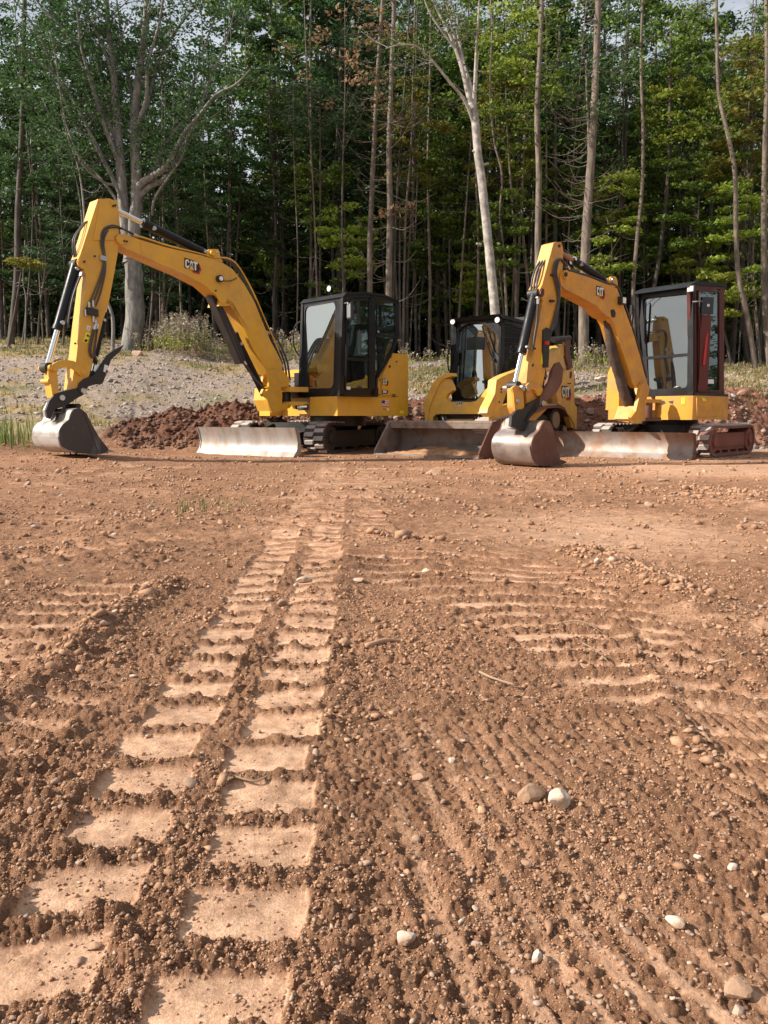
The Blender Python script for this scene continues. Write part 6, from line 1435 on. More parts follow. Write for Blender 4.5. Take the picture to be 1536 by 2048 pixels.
    # undercarriage: belt that runs over a raised rear sprocket
    def belt(off, full):
        pl = Sr.off(off)
        pts = [(1000, 868), (990, 862), (988, 850), (996, 840), (1075, 820), (1088, 812), (1118, 810), (1132, 816), (1140, 832), (1150, 852), (1149, 866), (1140, 872), (1060, 874), (1020, 872)]
        o_ = roundpoly(ppts(pl, pts), .10, 4); i_ = inset(o_, .045, pl.n); bm = B_(); ring(bm, o_, i_, -l*.40); b_ = smooth_angle(obj('track_belt', bm, M['rubber_red'] if full else M['rubber_side'], root, bevel=.006), 50)
        cc = sum(o_, Vector())/len(o_); tot = sum((o_[i]-o_[i-1]).length for i in range(len(o_))); step = .085; d = 0; i = 0; acc = 0
        me = None; Minv = rootmat(root).inverted()
        for k in range(int(tot/step)):
            tgt = k*step
            while acc+(o_[(i+1) % len(o_)]-o_[i % len(o_)]).length < tgt and i < len(o_)-1: acc += (o_[(i+1) % len(o_)]-o_[i % len(o_)]).length; i += 1
            e = o_[(i+1) % len(o_)]-o_[i % len(o_)]; p = o_[i % len(o_)]+e.normalized()*(tgt-acc); T = e.normalized(); N = T.cross(l).normalized()
            if N.dot(p-cc) < 0: N = -N
            if me is None:
                bb = B_(); prism(bb, [Vector((-.185, -.024, -.014)), Vector((.185, -.024, -.014)), Vector((.185, .024, -.014)), Vector((-.185, .024, -.014))], Vector((0, 0, .028))); bmesh.ops.bevel(bb, geom=bb.edges[:], offset=.006, segments=1, affect='EDGES'); bmesh.ops.recalc_face_normals(bb, faces=bb.faces)
                me = bpy.data.meshes.new('tread_lug'); bb.to_mesh(me); bb.free(); me.materials.append(M['rubber'])
            C = p-l*.20+N*.010; o = bpy.data.objects.new('tread_lug', me); COL.objects.link(o); o.parent = b_
            o.matrix_basis = Minv @ Matrix(((l.x, T.x, N.x, C.x), (l.y, T.y, N.y, C.y), (l.z, T.z, N.z, C.z), (0, 0, 0, 1)))
        for px, r_ in (((1117, 840), .20), ((1003, 854), .10), ((1040, 862), .09), ((1070, 862), .09), ((1100, 864), .08), ((1135, 860), .09)):
            bm = B_(); c = pl(*px)-l*.06; tube(bm, c, c-l*.28, r_, n=22); w_ = smooth_angle(obj('track_wheel', bm, M['frame'], root, bevel=.01), 40)
            bm = B_(); tube(bm, c+l*.02, c, r_*.72, n=22); smooth_angle(obj('wheel_rim', bm, surf('wheel_rim', (.30, .22, .14), .7, dust=.6), w_, bevel=.006), 40)
        bm = B_(); prism(bm, [pl(*p)-l*.10 for p in ((1000, 856), (1010, 846), (1080, 828), (1100, 830), (1130, 850), (1130, 864), (1000, 864))], -l*.2); obj('track_frame', bm, M['frame'], root, bevel=.01)
    belt(.02, True); belt(-1.36, False)
    return root
loader()
# ------------------------------------------------------------------ the wood
def pts_tree(px_list, Y, dy=0):          # image points up a stem -> points of the place; dy lets a limb come forward
    n = len(px_list); out = []
    for i, (px, py) in enumerate(px_list): out.append(P(px, py, Y+dy*i/max(1, n-1)))
    return out
def base_at(px, Y):
    X = (px-768)/FPX*Y; return Vector((X, Y, hz(X, Y)))
def limb(bm, pts, r0, r1, n=7, wob=.0, k=4):
    pp = spline(pts, k); m = len(pp); prev = None; a = None; rings = []
    for i, p in enumerate(pp):
        d = pp[min(i+1, m-1)]-pp[max(i-1, 0)]
        if d.length < 1e-9: d = Vector((0, 0, 1))
        d.normalize()
        if a is None: a = d.orthogonal().normalized()
        a = (a-d*a.dot(d)).normalized(); b = d.cross(a); t = i/(m-1); rr = r0+(r1-r0)*t
        if i == 0 and r0 > .12: rr *= 1.25
        rings.append([bm.verts.new(p+(a*math.cos(2*math.pi*j/n)+b*math.sin(2*math.pi*j/n))*rr*(1+wob*rnd.uniform(-1, 1))) for j in range(n)])
    for i in range(m-1):
        for j in range(n): bm.faces.new((rings[i][j], rings[i][(j+1) % n], rings[i+1][(j+1) % n], rings[i+1][j]))
    bm.faces.new(rings[-1])
    return pp
def twigs(bm, pp, n, ln, r, q, up=.2, lo=.25, dead=False, ends=None):
    for _ in range(n):
        i = int(len(pp)*q.uniform(lo, .98)); i = min(i, len(pp)-2); p = pp[i]; a = q.uniform(0, 6.283); L1 = ln*q.uniform(.4, 1.1)
        d = Vector((math.cos(a), math.sin(a)*.8, up+q.uniform(-.35, .35))).normalized()
        mid = p+d*L1*.55+Vector((0, 0, (-.12 if dead else .06)*L1)); e = p+d*L1+Vector((q.uniform(-.1, .1), 0, (.08 if dead else .22)*L1))
        limb(bm, [p, mid, e], r, r*.3, 3, k=3)
        if ends is not None: ends.append(e); ends.append(mid)
        if q.random() < .7:
            e2 = mid+Vector((math.cos(a+.8), math.sin(a+.8), up+q.uniform(-.2, .4)))*L1*.45; limb(bm, [mid, (mid+e2)/2+Vector((0, 0, .03)), e2], r*.6, r*.25, 3, k=2)
            if ends is not None: ends.append(e2)
def clumps(centres, per, rad, size, flat=.45, seed=0):
    q = np.random.RandomState(seed); c = np.repeat(np.array(centres), per, 0); n = len(c)
    rr = np.repeat(rad if np.ndim(rad) else np.full(len(centres), rad), per)[:, None]
    v = q.normal(size=(n, 3)); v /= np.linalg.norm(v, axis=1)[:, None]; v *= q.uniform(0, 1, (n, 1))**.45; v[:, 2] *= flat
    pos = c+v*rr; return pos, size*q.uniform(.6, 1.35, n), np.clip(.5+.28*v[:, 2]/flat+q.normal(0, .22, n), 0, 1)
def tree_obj(name, loc, label, stem_bm, stem_mat, leaf_mesh, rotz=0, group=None, **k):
    e = empty(name, loc, rotz, label=label, cat='tree', group=group)
    o = obj('trunk', stem_bm, stem_mat, e); o.data.shade_smooth()
    if leaf_mesh is not None:
        leaf_mesh.transform(rootmat(e).inverted()); c = bpy.data.objects.new('crown', leaf_mesh); COL.objects.link(c); c.parent = e
    return e
q = random.Random(3)
# ---- the big left tree
def big_left():
    Y = 26.5; b = base_at(268, Y); bm = B_(); ends = []
    S = lambda L_, dy=0: pts_tree(L_, Y, dy)
    t = limb(bm, [b-UP*.2]+S([(270, 640), (269, 585), (268, 545), (265, 515)]), .33, .27, 14, .04)
    right = limb(bm, S([(265, 520), (268, 450), (274, 400), (272, 320), (268, 250), (278, 150), (290, 60), (298, -60)]), .24, .08, 10, .03)
    left = limb(bm, S([(262, 525), (254, 470), (247, 410), (241, 330), (234, 240), (228, 150), (218, 70), (208, -60)]), .22, .07, 10, .03)
    L_ = [([(268, 390), (284, 366), (306, 352), (330, 335), (352, 300), (372, 262), (398, 232), (432, 190), (470, 170), (500, 140)], .13, -1.5),
          ([(276, 396), (300, 372), (330, 358), (346, 330), (368, 290), (392, 240), (424, 150), (450, 90), (470, 20)], .11, -.5),
          ([(305, 352), (322, 308), (350, 262), (372, 236), (380, 200), (400, 120), (428, 40), (450, -30)], .07, 1),
          ([(304, 430), (310, 396), (340, 350), (366, 310), (374, 270)], .05, -1),
          ([(270, 300), (266, 200), (250, 120), (236, 20), (226, -50)], .09, 1),
          ([(282, 240), (300, 190), (318, 120), (352, 60), (392, 10), (420, -30)], .08, 1),
          ([(270, 262), (292, 200), (296, 130), (320, 40), (330, -40)], .08, -1),
          ([(241, 330), (222, 285), (196, 215), (178, 150), (160, 80), (150, -40)], .10, -1),
          ([(240, 300), (206, 220), (172, 140), (128, 60), (80, 10), (50, -40)], .09, 0),
          ([(236, 270), (215, 200), (190, 110), (168, 30), (160, -40)], .07, 1),
          ([(247, 400), (212, 330), (182, 270), (150, 205), (110, 150), (60, 110), (20, 90)], .08, -1),
          ([(250, 430), (214, 372), (170, 325), (140, 290), (110, 250), (84, 196)], .06, 1),
          ([(232, 240), (226, 160), (204, 90), (176, 30), (150, -30)], .07, -.5),
          ([(255, 470), (236, 380), (208, 365), (170, 335), (152, 300), (128, 230), (112, 120), (100, 60)], .05, -1.5),
          ([(182, 270), (150, 250), (100, 120), (60, 40), (10, -20)], .05, -1)]
    for pl, r, dy in L_:
        pp = limb(bm, S(pl, dy), r, .02, 7, .02); twigs(bm, pp, 16, 1.1, .016, q, .3, .3, ends=ends); ends += [pp[i] for i in range(len(pp)//2, len(pp), 3)]
    twigs(bm, right, 14, 1.5, .03, q, .3, .4, ends=ends); twigs(bm, left, 14, 1.5, .03, q, .3, .4, ends=ends)
    cs = [e for e in ends if e.z > 6.8 and q.random() < .85]
    for _ in range(100): cs.append(P(q.uniform(-20, 500), q.uniform(-60, 290), Y+q.uniform(-1.5, 3)))
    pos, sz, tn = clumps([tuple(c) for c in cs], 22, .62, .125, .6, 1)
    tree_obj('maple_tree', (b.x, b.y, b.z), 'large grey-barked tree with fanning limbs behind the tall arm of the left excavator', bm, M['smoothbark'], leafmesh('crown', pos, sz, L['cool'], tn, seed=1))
big_left()
# ---- the pale leaning tree in the middle
def pale():
    Y = 23.5; b = base_at(993, Y); bm = B_(); ends = []; S = lambda L_, dy=0: pts_tree(L_, Y, dy)
    limb(bm, [b-UP*.2]+S([(991, 640), (987, 590), (980, 520), (972, 440), (962, 350), (956, 310), (950, 240), (944, 205)]), .145, .108, 12, .02)
    for pl, r, dy in (([(945, 212), (936, 186), (925, 140), (912, 100), (893, 55), (872, 15), (850, -40)], .085, 0), ([(946, 208), (940, 170), (928, 130), (918, 80), (905, 20), (896, -40)], .075, .5),
                      ([(947, 215), (950, 160), (953, 90), (957, 30), (960, -40)], .055, -.5), ([(948, 250), (936, 215), (922, 190), (900, 165), (872, 130), (850, 108), (832, 92), (800, 90), (772, 97)], .05, -1),
                      ([(928, 130), (915, 90), (902, 50), (893, 0), (888, -40)], .05, .3), ([(912, 100), (890, 70), (862, 30), (842, -20)], .04, -.3)):
        pp = limb(bm, S(pl, dy), r, .018, 8, .02); twigs(bm, pp, 9, .8, .012, q, .3, .5, ends=ends)
    for (px, py, s_) in ((962, 490, -1), (967, 330, 1), (955, 305, -1)):
        p = P(px, py, Y); limb(bm, [p, p+Vector((s_*.14, -.05, .03))], .045, .03, 6)
    cs = [e for e in ends if e.z > 10.5]
    pos, sz, tn = clumps([tuple(c) for c in cs], 10, .4, .10, .6, 2)
    tree_obj('birch_tree', (b.x, b.y, b.z), 'pale smooth-barked tree leaning left and forking high above the loader', bm, M['birch'], leafmesh('crown', pos, sz, L['maple'], tn, seed=2))
pale()
# ---- other single stems of the front row: (points, Y, radius, bark, dead branches, label)
ROW = [([(742, 700), (740, 600), (740, 480), (744, 380), (750, 250), (757, 120), (768, -40)], 27, .15, 'bark', 10, 'straight grey pine trunk just right of the large cab roof', 1.0),
       ([(776, 700), (778, 560), (780, 420), (778, 300), (782, 180), (790, -40)], 26.5, .165, 'bark', 34, 'thick trunk bristling with dead branches, second from the large cab'),
       ([(805, 700), (808, 560), (812, 420), (822, 300), (826, 160), (830, 0)], 27.5, .06, 'bark', 16, 'thin stem with bent dead branches between the pine and the loader'),
       ([(832, 696), (830, 540), (826, 400), (828, 260), (832, 120), (836, -40)], 30, .075, 'bark_dark', 8, 'slim brown stem left of the loader roof'),
       ([(857, 700), (860, 560), (857, 430), (856, 300), (860, 150), (862, -20)], 29, .085, 'bark', 8, 'slim grey stem above the gap between large cab and loader'),
       ([(893, 700), (890, 560), (888, 430), (889, 330), (892, 200)], 31, .10, 'bark_dark', 3, 'dark trunk directly behind the left edge of the loader roof'),
       ([(1014, 700), (1012, 600), (1007, 500), (1000, 430), (1004, 350), (988, 280), (980, 180), (984, 60), (980, -20)], 27, .065, 'bark', 3, 'thin crooked pale stem right of the pale leaning tree'),
       ([(1062, 700), (1055, 560), (1046, 470), (1044, 400), (1050, 250), (1052, 120), (1050, -20)], 28, .075, 'bark', 4, 'thin stem bending left behind the raised arm of the smaller excavator'),
       ([(1080, 720), (1078, 600), (1076, 480), (1078, 350), (1074, 230), (1080, 100), (1085, -40)], 26, .17, 'bark', 5, 'straight thick pale trunk rising behind the peak of the smaller arm'),
       ([(1112, 720), (1112, 600), (1110, 480), (1112, 380), (1110, 280), (1114, 170), (1120, 60)], 28.5, .13, 'bark_dark', 5, 'brown trunk with a broken knob, right of the straight pale trunk'),
       ([(1162, 722), (1168, 610), (1172, 480), (1178, 380), (1186, 270), (1192, 140), (1198, -40)], 25, .185, 'bark', 40, 'thick trunk covered in pale dead branches, between loader and smaller cab'),
       ([(1170, 470), (1174, 380), (1178, 300), (1175, 210), (1172, 120)], 25.2, .085, 'bark', 14, 'twin upright stem growing beside the thick branchy trunk'),
       ([(1238, 720), (1238, 600), (1242, 480), (1250, 360), (1252, 220), (1256, 60), (1258, -30)], 29, .10, 'bark_dark', 6, 'dark straight trunk left of the smaller cab'),
       ([(1264, 720), (1266, 600), (1274, 480), (1284, 380), (1286, 270), (1282, 120), (1286, -20)], 27, .10, 'bark', 6, 'brown trunk rising from the left corner of the smaller cab'),
       ([(1300, 720), (1306, 600), (1318, 520), (1330, 420), (1338, 320), (1340, 190), (1342, 60)], 28, .12, 'bark_dark', 5, 'brown trunk leaning right above the smaller cab roof'),
       ([(1376, 720), (1378, 560), (1384, 420), (1386, 260), (1388, 90)], 31, .09, 'bark_dark', 10, 'thin dark trunk over the right part of the smaller cab'),
       ([(1502, 726), (1496, 640), (1478, 560), (1472, 470), (1470, 350), (1456, 270), (1438, 190), (1434, 90), (1432, -30)], 25, .115, 'bark', 5, 'pale trunk curving left as it rises near the right edge'),
       ([(1488, 726), (1486, 640), (1484, 500), (1494, 380), (1508, 250), (1512, 120)], 29, .12, 'bark_dark', 4, 'brown trunk just behind the curving pale one'),
       ([(1531, 730), (1530, 600), (1528, 450), (1530, 300), (1534, 150), (1532, -30)], 25.5, .15, 'bark', 3, 'trunk standing right at the right edge of the picture'),
       ([(33, 682), (34, 560), (36, 430), (42, 320), (46, 200), (48, 80), (50, -30)], 28, .17, 'bark_dark', 12, 'thick dark trunk near the left edge'),
       ([(62, 682), (52, 600), (46, 560), (50, 480)], 27.5, .035, 'smoothbark', 5, 'thin grey sapling leaning beside the thick dark left trunk'),
       ([(327, 660), (328, 580), (328, 500), (326, 400), (330, 250), (332, 100)], 28, .065, 'bark', 6, 'slim pale stem seen under the boom of the large excavator'),
       ([(306, 660), (306, 590), (304, 520), (300, 420), (298, 300)], 29.5, .085, 'bark_dark', 4, 'brown stem between the big grey tree and the slim pale stem'),
       ([(234, 680), (226, 640), (214, 600), (206, 560)], 25.5, .09, 'smoothbark', 2, 'short bent grey stem partly hidden by the large arm'),
       ([(460, 690), (461, 560), (460, 430), (462, 300), (464, 160), (460, 20)], 30, .04, 'bark', 3, 'very thin straight stem above the boom'),
       ([(552, 690), (548, 600), (552, 500), (548, 380), (540, 260), (540, 120)], 30, .08, 'bark_dark', 26, 'dark trunk with drooping dead boughs left of the large cab'),
       ([(566, 690), (566, 600), (566, 500), (564, 400)], 30.5, .05, 'bark_dark', 14, 'second thin dark trunk beside the boughs left of the large cab'),
       ([(620, 600), (622, 500), (622, 380), (622, 240), (620, 100), (622, 0)], 30, .08, 'bark', 4, 'slim trunk over the left part of the large cab'),
       ([(160, 690), (158, 600), (166, 500), (160, 400), (140, 300), (120, 180)], 27, .05, 'smoothbark', 8, 'thin pale stem left of the tall arm of the large excavator'),
       ([(172, 520), (168, 420), (158, 340), (138, 280), (122, 220)], 26, .05, 'smoothbark', 6, 'slender pale stem rising left of the peak of the large arm'),
       ([(668, 690), (668, 600), (664, 480), (668, 360), (676, 240), (680, 100)], 31, .09, 'bark_dark', 6, 'dark trunk behind the large cab roof'),
       ([(1428, 726), (1426, 600), (1420, 480), (1422, 360), (1428, 220), (1430, 100)], 30, .10, 'bark_dark', 8, 'dark trunk beyond the right side of the smaller cab'),
       ([(1512, 728), (1514, 640), (1506, 520), (1510, 430)], 26.5, .05, 'bark', 6, 'thin pale sapling between the two trunks at the right edge')]
for i, it in enumerate(ROW):
    pl, Y, r, bk_, nd, lab = it[:6]
    b = base_at(pl[0][0], Y); bm = B_(); pts = pts_tree(pl, Y)
    if pts[0].z < b.z+1.5: pts[0] = b-UP*.2
    r = r*(.95 if nd == 40 else .76); pp = limb(bm, pts, r, r*.5, 9, .03)
    twigs(bm, pp, nd*2, 1.7 if nd > 20 else 1.2, .014, q, .15, .18, dead=True)
    top = pp[-1]; hh = top.z-b.z
    e = tree_obj('pine_tree' if nd > 9 else 'tree', (b.x, b.y, b.z), lab, bm, M[bk_], None)
    # crown: clumps around the upper half
    cs = []; ends = []
    if top.z > 9:
        for _ in range(26):
            f_ = q.uniform(.62, 1.0); p = pp[int((len(pp)-1)*f_)]; a = q.uniform(0, 6.28); rr = q.uniform(.3, 2.0)
            cs.append((p.x+math.cos(a)*rr, p.y+math.sin(a)*rr, p.z+q.uniform(-.3, 1.2)))
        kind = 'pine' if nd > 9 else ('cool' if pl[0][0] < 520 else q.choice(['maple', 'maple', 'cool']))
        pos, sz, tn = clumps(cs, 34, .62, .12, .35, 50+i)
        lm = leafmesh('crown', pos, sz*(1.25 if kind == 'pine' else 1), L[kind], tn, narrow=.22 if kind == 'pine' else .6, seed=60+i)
        lm.transform(rootmat(e).inverted()); c = bpy.data.objects.new('crown', lm); COL.objects.link(c); c.parent = e
for i in range(46):
    px = q.uniform(690, 1536) if i < 34 else q.uniform(0, 690); Y = q.uniform(27.5, 33); b = base_at(px, Y); H = q.uniform(9, 16); bm = B_(); ln = q.uniform(-.8, .8)
    pp = limb(bm, [b-UP*.2, b+Vector((ln*.3+q.uniform(-.1, .1), 0, H*.35)), b+Vector((ln*.6+q.uniform(-.2, .2), 0, H*.7)), b+Vector((ln, 0, H))], q.uniform(.025, .065), .012, 6, .02)
    twigs(bm, pp, q.choice([10, 16, 30, 44]), 1.3, .011, q, .1, .1, dead=True)
    e = empty('sapling', (b.x, b.y, b.z), 0, label='slender bare stem with dead side branches '+('right' if px > 768 else 'left')+' of the picture centre, at the wood edge', cat='tree', group='slender bare stems at the wood edge, '+('right' if px > 768 else 'left')+' half')
    o = obj('trunk', bm, M[q.choice(['bark', 'bark_dark', 'bark'])], e); o.data.shade_smooth()
# ---- leafy understorey at the edge: (px, py, Y, spread in metres x, z, leaf kind, clumps, label)
US = [(1500, 470, 26.5, 1.3, 1.9, 'lime', 40, 'bright yellow-green young maple hanging over the right edge'),
      (1440, 590, 26, 1.0, .7, 'lime', 22, 'low bright maple boughs right of the smaller cab'),
      (1400, 400, 27.5, 1.5, 1.6, 'maple', 40, 'mid green maple above the right side of the smaller cab'),
      (1500, 200, 27, 1.3, 2.0, 'warm', 40, 'yellowing tree in the upper right corner'),
      (1340, 300, 29, 1.5, 2.0, 'maple', 40, 'leafy maple high above the smaller cab'),
      (1290, 470, 28.5, 1.1, 1.2, 'maple', 22, 'small dark green maple above the smaller cab'),
      (1200, 520, 27, .9, .7, 'lime', 16, 'low yellow-green sapling behind the boom of the smaller excavator'),
      (1130, 420, 28.5, 1.1, 1.6, 'maple', 34, 'green sapling crown right of the smaller arm peak'),
      (1000, 460, 27, .8, 1.3, 'maple', 30, 'leafy sapling on the right of the pale leaning tree'),
      (940, 440, 29, 1.2, 1.5, 'maple', 40, 'bushy green maple left of the pale leaning tree'),
      (900, 330, 29, 1.1, 2.0, 'maple', 36, 'green maple above the loader'),
      (1000, 270, 28.5, 1.4, 1.8, 'warm', 34, 'olive-leaved maple right of the fork of the pale tree'),
      (1040, 110, 28, 1.6, 2.0, 'lime', 40, 'fresh green crown at the top, right of the pale tree'),
      (1140, 250, 29, 1.3, 1.8, 'cool', 36, 'dark green crown at the top behind the straight pale trunk'),
      (1250, 120, 28.5, 1.6, 2.2, 'pine', 44, 'feathery pine crown at the top right'),
      (690, 480, 28, .9, 1.3, 'lime', 34, 'yellow-green maple above the large cab'),
      (660, 600, 29, 1.0, .9, 'maple', 20, 'low green bush behind the large cab'),
      (640, 380, 29, 1.2, 1.2, 'maple', 32, 'green maple above and left of the large cab'),
      (640, 230, 28, 1.7, 1.0, 'pine', 40, 'feathery white pine boughs at the upper middle'),
      (560, 200, 31, 1.6, 1.7, 'pine', 40, 'dark pine crown left of the feathery boughs'),
      (690, 90, 26.5, 1.7, 1.5, 'rust', 30, 'sparse rusty orange leaves at the top middle'),
      (780, 150, 27, 1.0, 1.6, 'rust', 16, 'reddish sparse boughs around the bristling trunk'),
      (800, 418, 26.5, .55, .12, 'rust', 7, 'small flat reddish-brown spray across the bristling trunk'),
      (830, 250, 28, 1.1, 1.8, 'warm', 30, 'olive thin crown left of the pale tree'),
      (350, 440, 27.5, 1.3, 1.6, 'pine', 44, 'hemlock with layered boughs over the boom of the large excavator'),
      (300, 560, 28, 1.2, .7, 'pine', 24, 'low hemlock boughs under the boom of the large excavator'),
      (420, 380, 29.5, 1.3, 1.6, 'cool', 36, 'shaded green tree right of the hemlock'),
      (120, 380, 27.5, 1.6, 1.8, 'pine', 48, 'dusky pine left of the tall arm of the large excavator'),
      (90, 510, 27.5, 1.2, .5, 'pine', 22, 'low spreading pine boughs at the left'),
      (45, 522, 26.5, .45, .08, 'warm', 6, 'small yellow spray of leaves at the left'),
      (60, 250, 28.5, 1.5, 2.2, 'cool', 46, 'bluish green tree in the upper left'),
      (190, 250, 30, 1.6, 2.0, 'cool', 40, 'green tree behind the limbs of the big grey tree'),
      (460, 290, 30, 1.6, 2.0, 'cool', 44, 'dark maple crown between the big grey tree and the pines'),
      (490, 60, 30, 1.6, 1.4, 'cool', 30, 'dark crown at the top, left of the rusty leaves'),
      (1470, 330, 27.5, 1.0, .9, 'warm', 18, 'yellow-tinged boughs at the upper right edge'),
      (1380, 130, 29, 1.6, 1.8, 'maple', 44, 'dense green crown at the top right'),
      (1100, 560, 29, .9, .8, 'lime', 18, 'low yellow-green bush behind the peak of the smaller arm'),
      (1225, 400, 28, 1.2, 1.1, 'lime', 30, 'sunlit yellow-green maple between the branchy trunk and the smaller cab'),
      (1400, 520, 28, 1.2, .8, 'lime', 26, 'bright layered boughs just above the smaller cab roof'),
      (1360, 210, 28, 1.2, 1.3, 'lime', 30, 'sunlit crown high over the smaller cab'),
      (960, 560, 28.5, .9, .7, 'lime', 18, 'low bright sapling right behind the loader roof'),
      (1060, 330, 28.5, .9, 1.6, 'lime', 26, 'sunlit crown left of the straight pale trunk'),
      (850, 470, 30, 1.0, 1.2, 'maple', 28, 'green sapling between the slim stems above the loader'),
      (560, 440, 30.5, 1.3, 1.4, 'cool', 30, 'shaded maple behind the drooping dead boughs')]
for i, (px, py, Y, sx, sz_, kind, nc, lab) in enumerate(US):
    c = P(px, py, Y); b = base_at(px+q.uniform(-25, 25), Y+.2); bm = B_()
    low = c-UP*sz_*.8
    main = limb(bm, [b-UP*.1, b.lerp(low, .5)+Vector((q.uniform(-.15, .15), 0, 0)), low, c+UP*sz_*.8], .05, .012, 6)
    cs = []
    for j in range(nc):
        a = q.uniform(0, 6.28); f_ = q.uniform(.1, 1)**.6; lay = round(q.uniform(-1, 1)*3.5)/3.5
        wd = sx*(1-.35*abs(lay)); e = Vector((c.x+math.cos(a)*f_*wd*1.15, c.y+math.sin(a)*f_*wd*.8, c.z+lay*sz_+q.uniform(-.1, .1)-.12*f_*sx))
        cs.append(tuple(e)); s_ = main[min(len(main)-1, max(0, int(len(main)*(.45+.5*(lay+1)/2))))]
        if j % 2 == 0: limb(bm, [s_, s_.lerp(e, .5)+UP*.10, e], .016, .004, 4, k=3)
    sparse = kind == 'rust'
    rad = .42
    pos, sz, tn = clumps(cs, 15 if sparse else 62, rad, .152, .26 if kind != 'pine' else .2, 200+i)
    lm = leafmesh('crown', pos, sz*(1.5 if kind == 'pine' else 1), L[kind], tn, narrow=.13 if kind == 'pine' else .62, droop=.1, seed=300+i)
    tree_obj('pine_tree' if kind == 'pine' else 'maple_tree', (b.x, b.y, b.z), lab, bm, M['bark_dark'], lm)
# ---- the depth of the wood: a few grown trees, copied
protos = []
def proto(kind, seed, H, rad, z0, nc, dead):
    qq = random.Random(seed); bm = B_(); lean = qq.uniform(-.5, .5)
    pp = limb(bm, [Vector((0, 0, -.3)), Vector((lean*.3, 0, H*.3)), Vector((lean*.5, qq.uniform(-.2, .2), H*.6)), Vector((lean, 0, H))], .15, .03, 8, .03)
    twigs(bm, pp, dead, 1.5, .015, qq, .1, .08, dead=True); cs = []
    for _ in range(nc):
        z = z0+(H-z0)*qq.random()**.85; k_ = (1-((z-z0)/(H-z0)))**.6 if kind == 'pine' else math.sin(math.pi*min(1, (z-z0)/(H-z0)*.85+.12))**.6
        a = qq.uniform(0, 6.28); rr = rad*k_*qq.uniform(.25, 1)
        p = (lean*z/H+math.cos(a)*rr, math.sin(a)*rr, z); cs.append(p)
        if qq.random() < .3:
            s_ = pp[min(len(pp)-1, int(len(pp)*max(0, (z-.6)/H)))]; limb(bm, [s_, (s_+Vector(p))/2+UP*.1, Vector(p)], .02, .006, 4, k=2)
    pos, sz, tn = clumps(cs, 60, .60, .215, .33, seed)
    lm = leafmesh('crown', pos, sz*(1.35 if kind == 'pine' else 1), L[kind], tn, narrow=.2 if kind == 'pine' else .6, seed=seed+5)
    tm = bpy.data.meshes.new('trunk'); bm.to_mesh(tm); bm.free(); tm.materials.append(M['bark_dark']); tm.shade_smooth()
    protos.append((kind, tm, lm))
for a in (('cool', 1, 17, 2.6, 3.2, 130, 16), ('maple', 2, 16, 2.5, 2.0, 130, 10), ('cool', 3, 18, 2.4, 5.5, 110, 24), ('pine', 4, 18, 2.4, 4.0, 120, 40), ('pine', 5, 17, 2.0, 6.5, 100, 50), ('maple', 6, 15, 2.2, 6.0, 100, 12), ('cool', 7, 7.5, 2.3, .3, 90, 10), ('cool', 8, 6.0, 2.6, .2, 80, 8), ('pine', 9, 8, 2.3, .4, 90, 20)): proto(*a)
def zone(px):
    for lim, t in ((200, 'beyond the large arm at the left'), (520, 'beyond the boom of the large excavator'), (800, 'beyond the large cab'), (1040, 'beyond the loader'), (1270, 'beyond the smaller arm')):
        if px < lim: return t
    return 'beyond the smaller cab'
def plant(k, X, Y, s, rz, lab, grp, name):
    kind, tm, lm = protos[k]; lab = lab+' '+zone(768+FPX*X/Y); grp = grp+' '+zone(768+FPX*X/Y); e = empty(name, (X, Y, hz(X, Y)-.1), rz, label=lab, cat='tree', group=grp); e.scale = (s, s, s*rnd.uniform(.9, 1.1))
    for nm, me in (('trunk', tm), ('crown', lm)):
        o = bpy.data.objects.new(nm, me); COL.objects.link(o); o.parent = e
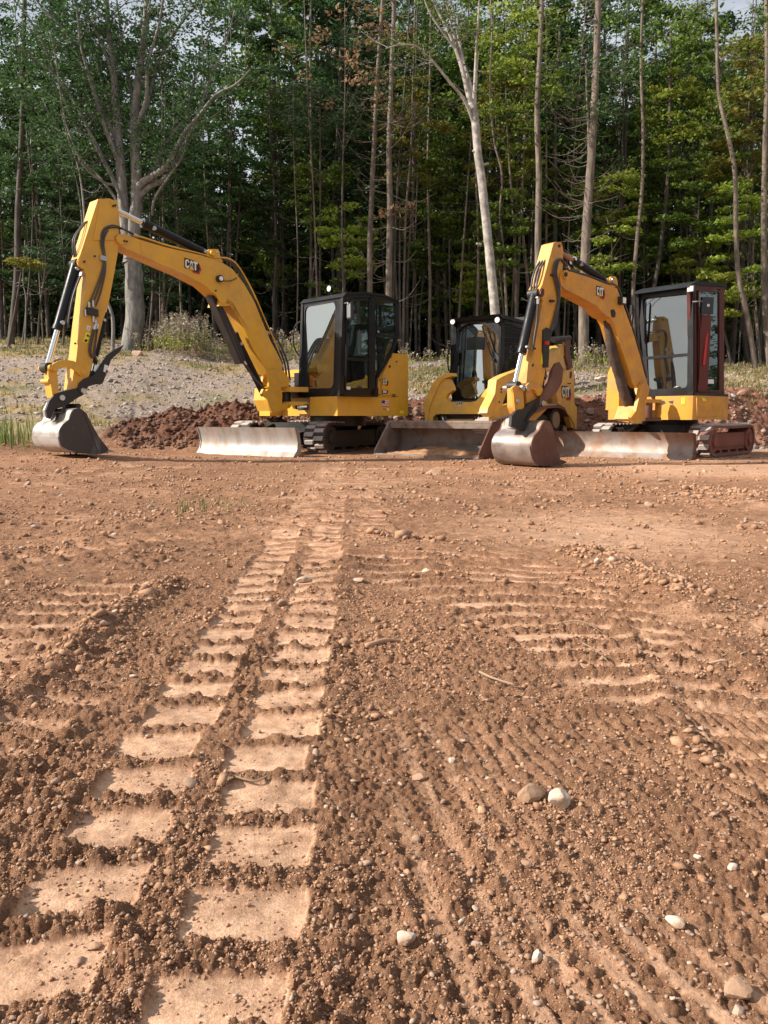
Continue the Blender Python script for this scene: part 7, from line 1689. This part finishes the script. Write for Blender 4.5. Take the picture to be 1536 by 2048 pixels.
LABS = {'cool': 'shaded broadleaved tree deep in the wood', 'maple': 'green broadleaved tree deep in the wood', 'pine': 'dark pine deep in the wood'}
GR = {'cool': 'shaded broadleaved trees deep in the wood', 'maple': 'green broadleaved trees deep in the wood', 'pine': 'dark pines deep in the wood'}
for (Y0, Y1, n, th_) in ((31.5, 35, 26, 29), (35.5, 40, 28, 29), (41, 48, 34, 29), (50, 62, 34, 28)):
    for i in range(n):
        a = -th_+2*th_*(i+.5+q.uniform(-.35, .35))/n; Y = q.uniform(Y0, Y1); X = Y*math.tan(R(a)); px = 768+FPX*X/Y
        if 330 < px < 520 and Y0 < 41 and q.random() < .45: continue
        k = q.choice([0, 0, 2, 3, 4, 1] if px < 760 else [1, 1, 5, 0, 2, 3])
        sc = q.uniform(.8, 1.05) if px > 540 else q.uniform(.62, .82)
        plant(k, X, Y, sc*(1+max(0, Y-45)*.01), q.uniform(0, 6.28), LABS[protos[k][0]], GR[protos[k][0]], 'pine_tree' if protos[k][0] == 'pine' else 'maple_tree')

for (Y0, Y1, n) in ((38, 43, 30), (46, 54, 36), (58, 66, 40)):
    for i in range(n):
        a = -29+58*(i+.5+q.uniform(-.4, .4))/n; Y = q.uniform(Y0, Y1); X = Y*math.tan(R(a)); k = q.choice([6, 7, 6, 7, 8])
        plant(k, X, Y, q.uniform(.8, 1.15)*(1+(Y-38)*.012), q.uniform(0, 6.28), 'low dark young tree deep in the wood', 'low young trees filling the depth of the wood', 'pine_tree' if k == 8 else 'young_tree')
for i in range(26):                      # the wood goes on round the right-hand side of the clearing
    X = q.uniform(24, 36); Y = 2+26*(i+.5)/26
    if X/Y < .62: continue
    e_k = q.choice([0, 1, 2, 5, 6, 7]); kind, tm, lm = protos[e_k]
    e = empty('maple_tree', (X, Y, -.1), q.uniform(0, 6.28), label='broadleaved tree of the wood along the right side of the clearing', cat='tree', group='trees along the right side of the clearing'); e.scale = (q.uniform(.8, 1.05),)*3
    for nm, me in (('trunk', tm), ('crown', lm)):
        o = bpy.data.objects.new(nm, me); COL.objects.link(o); o.parent = e
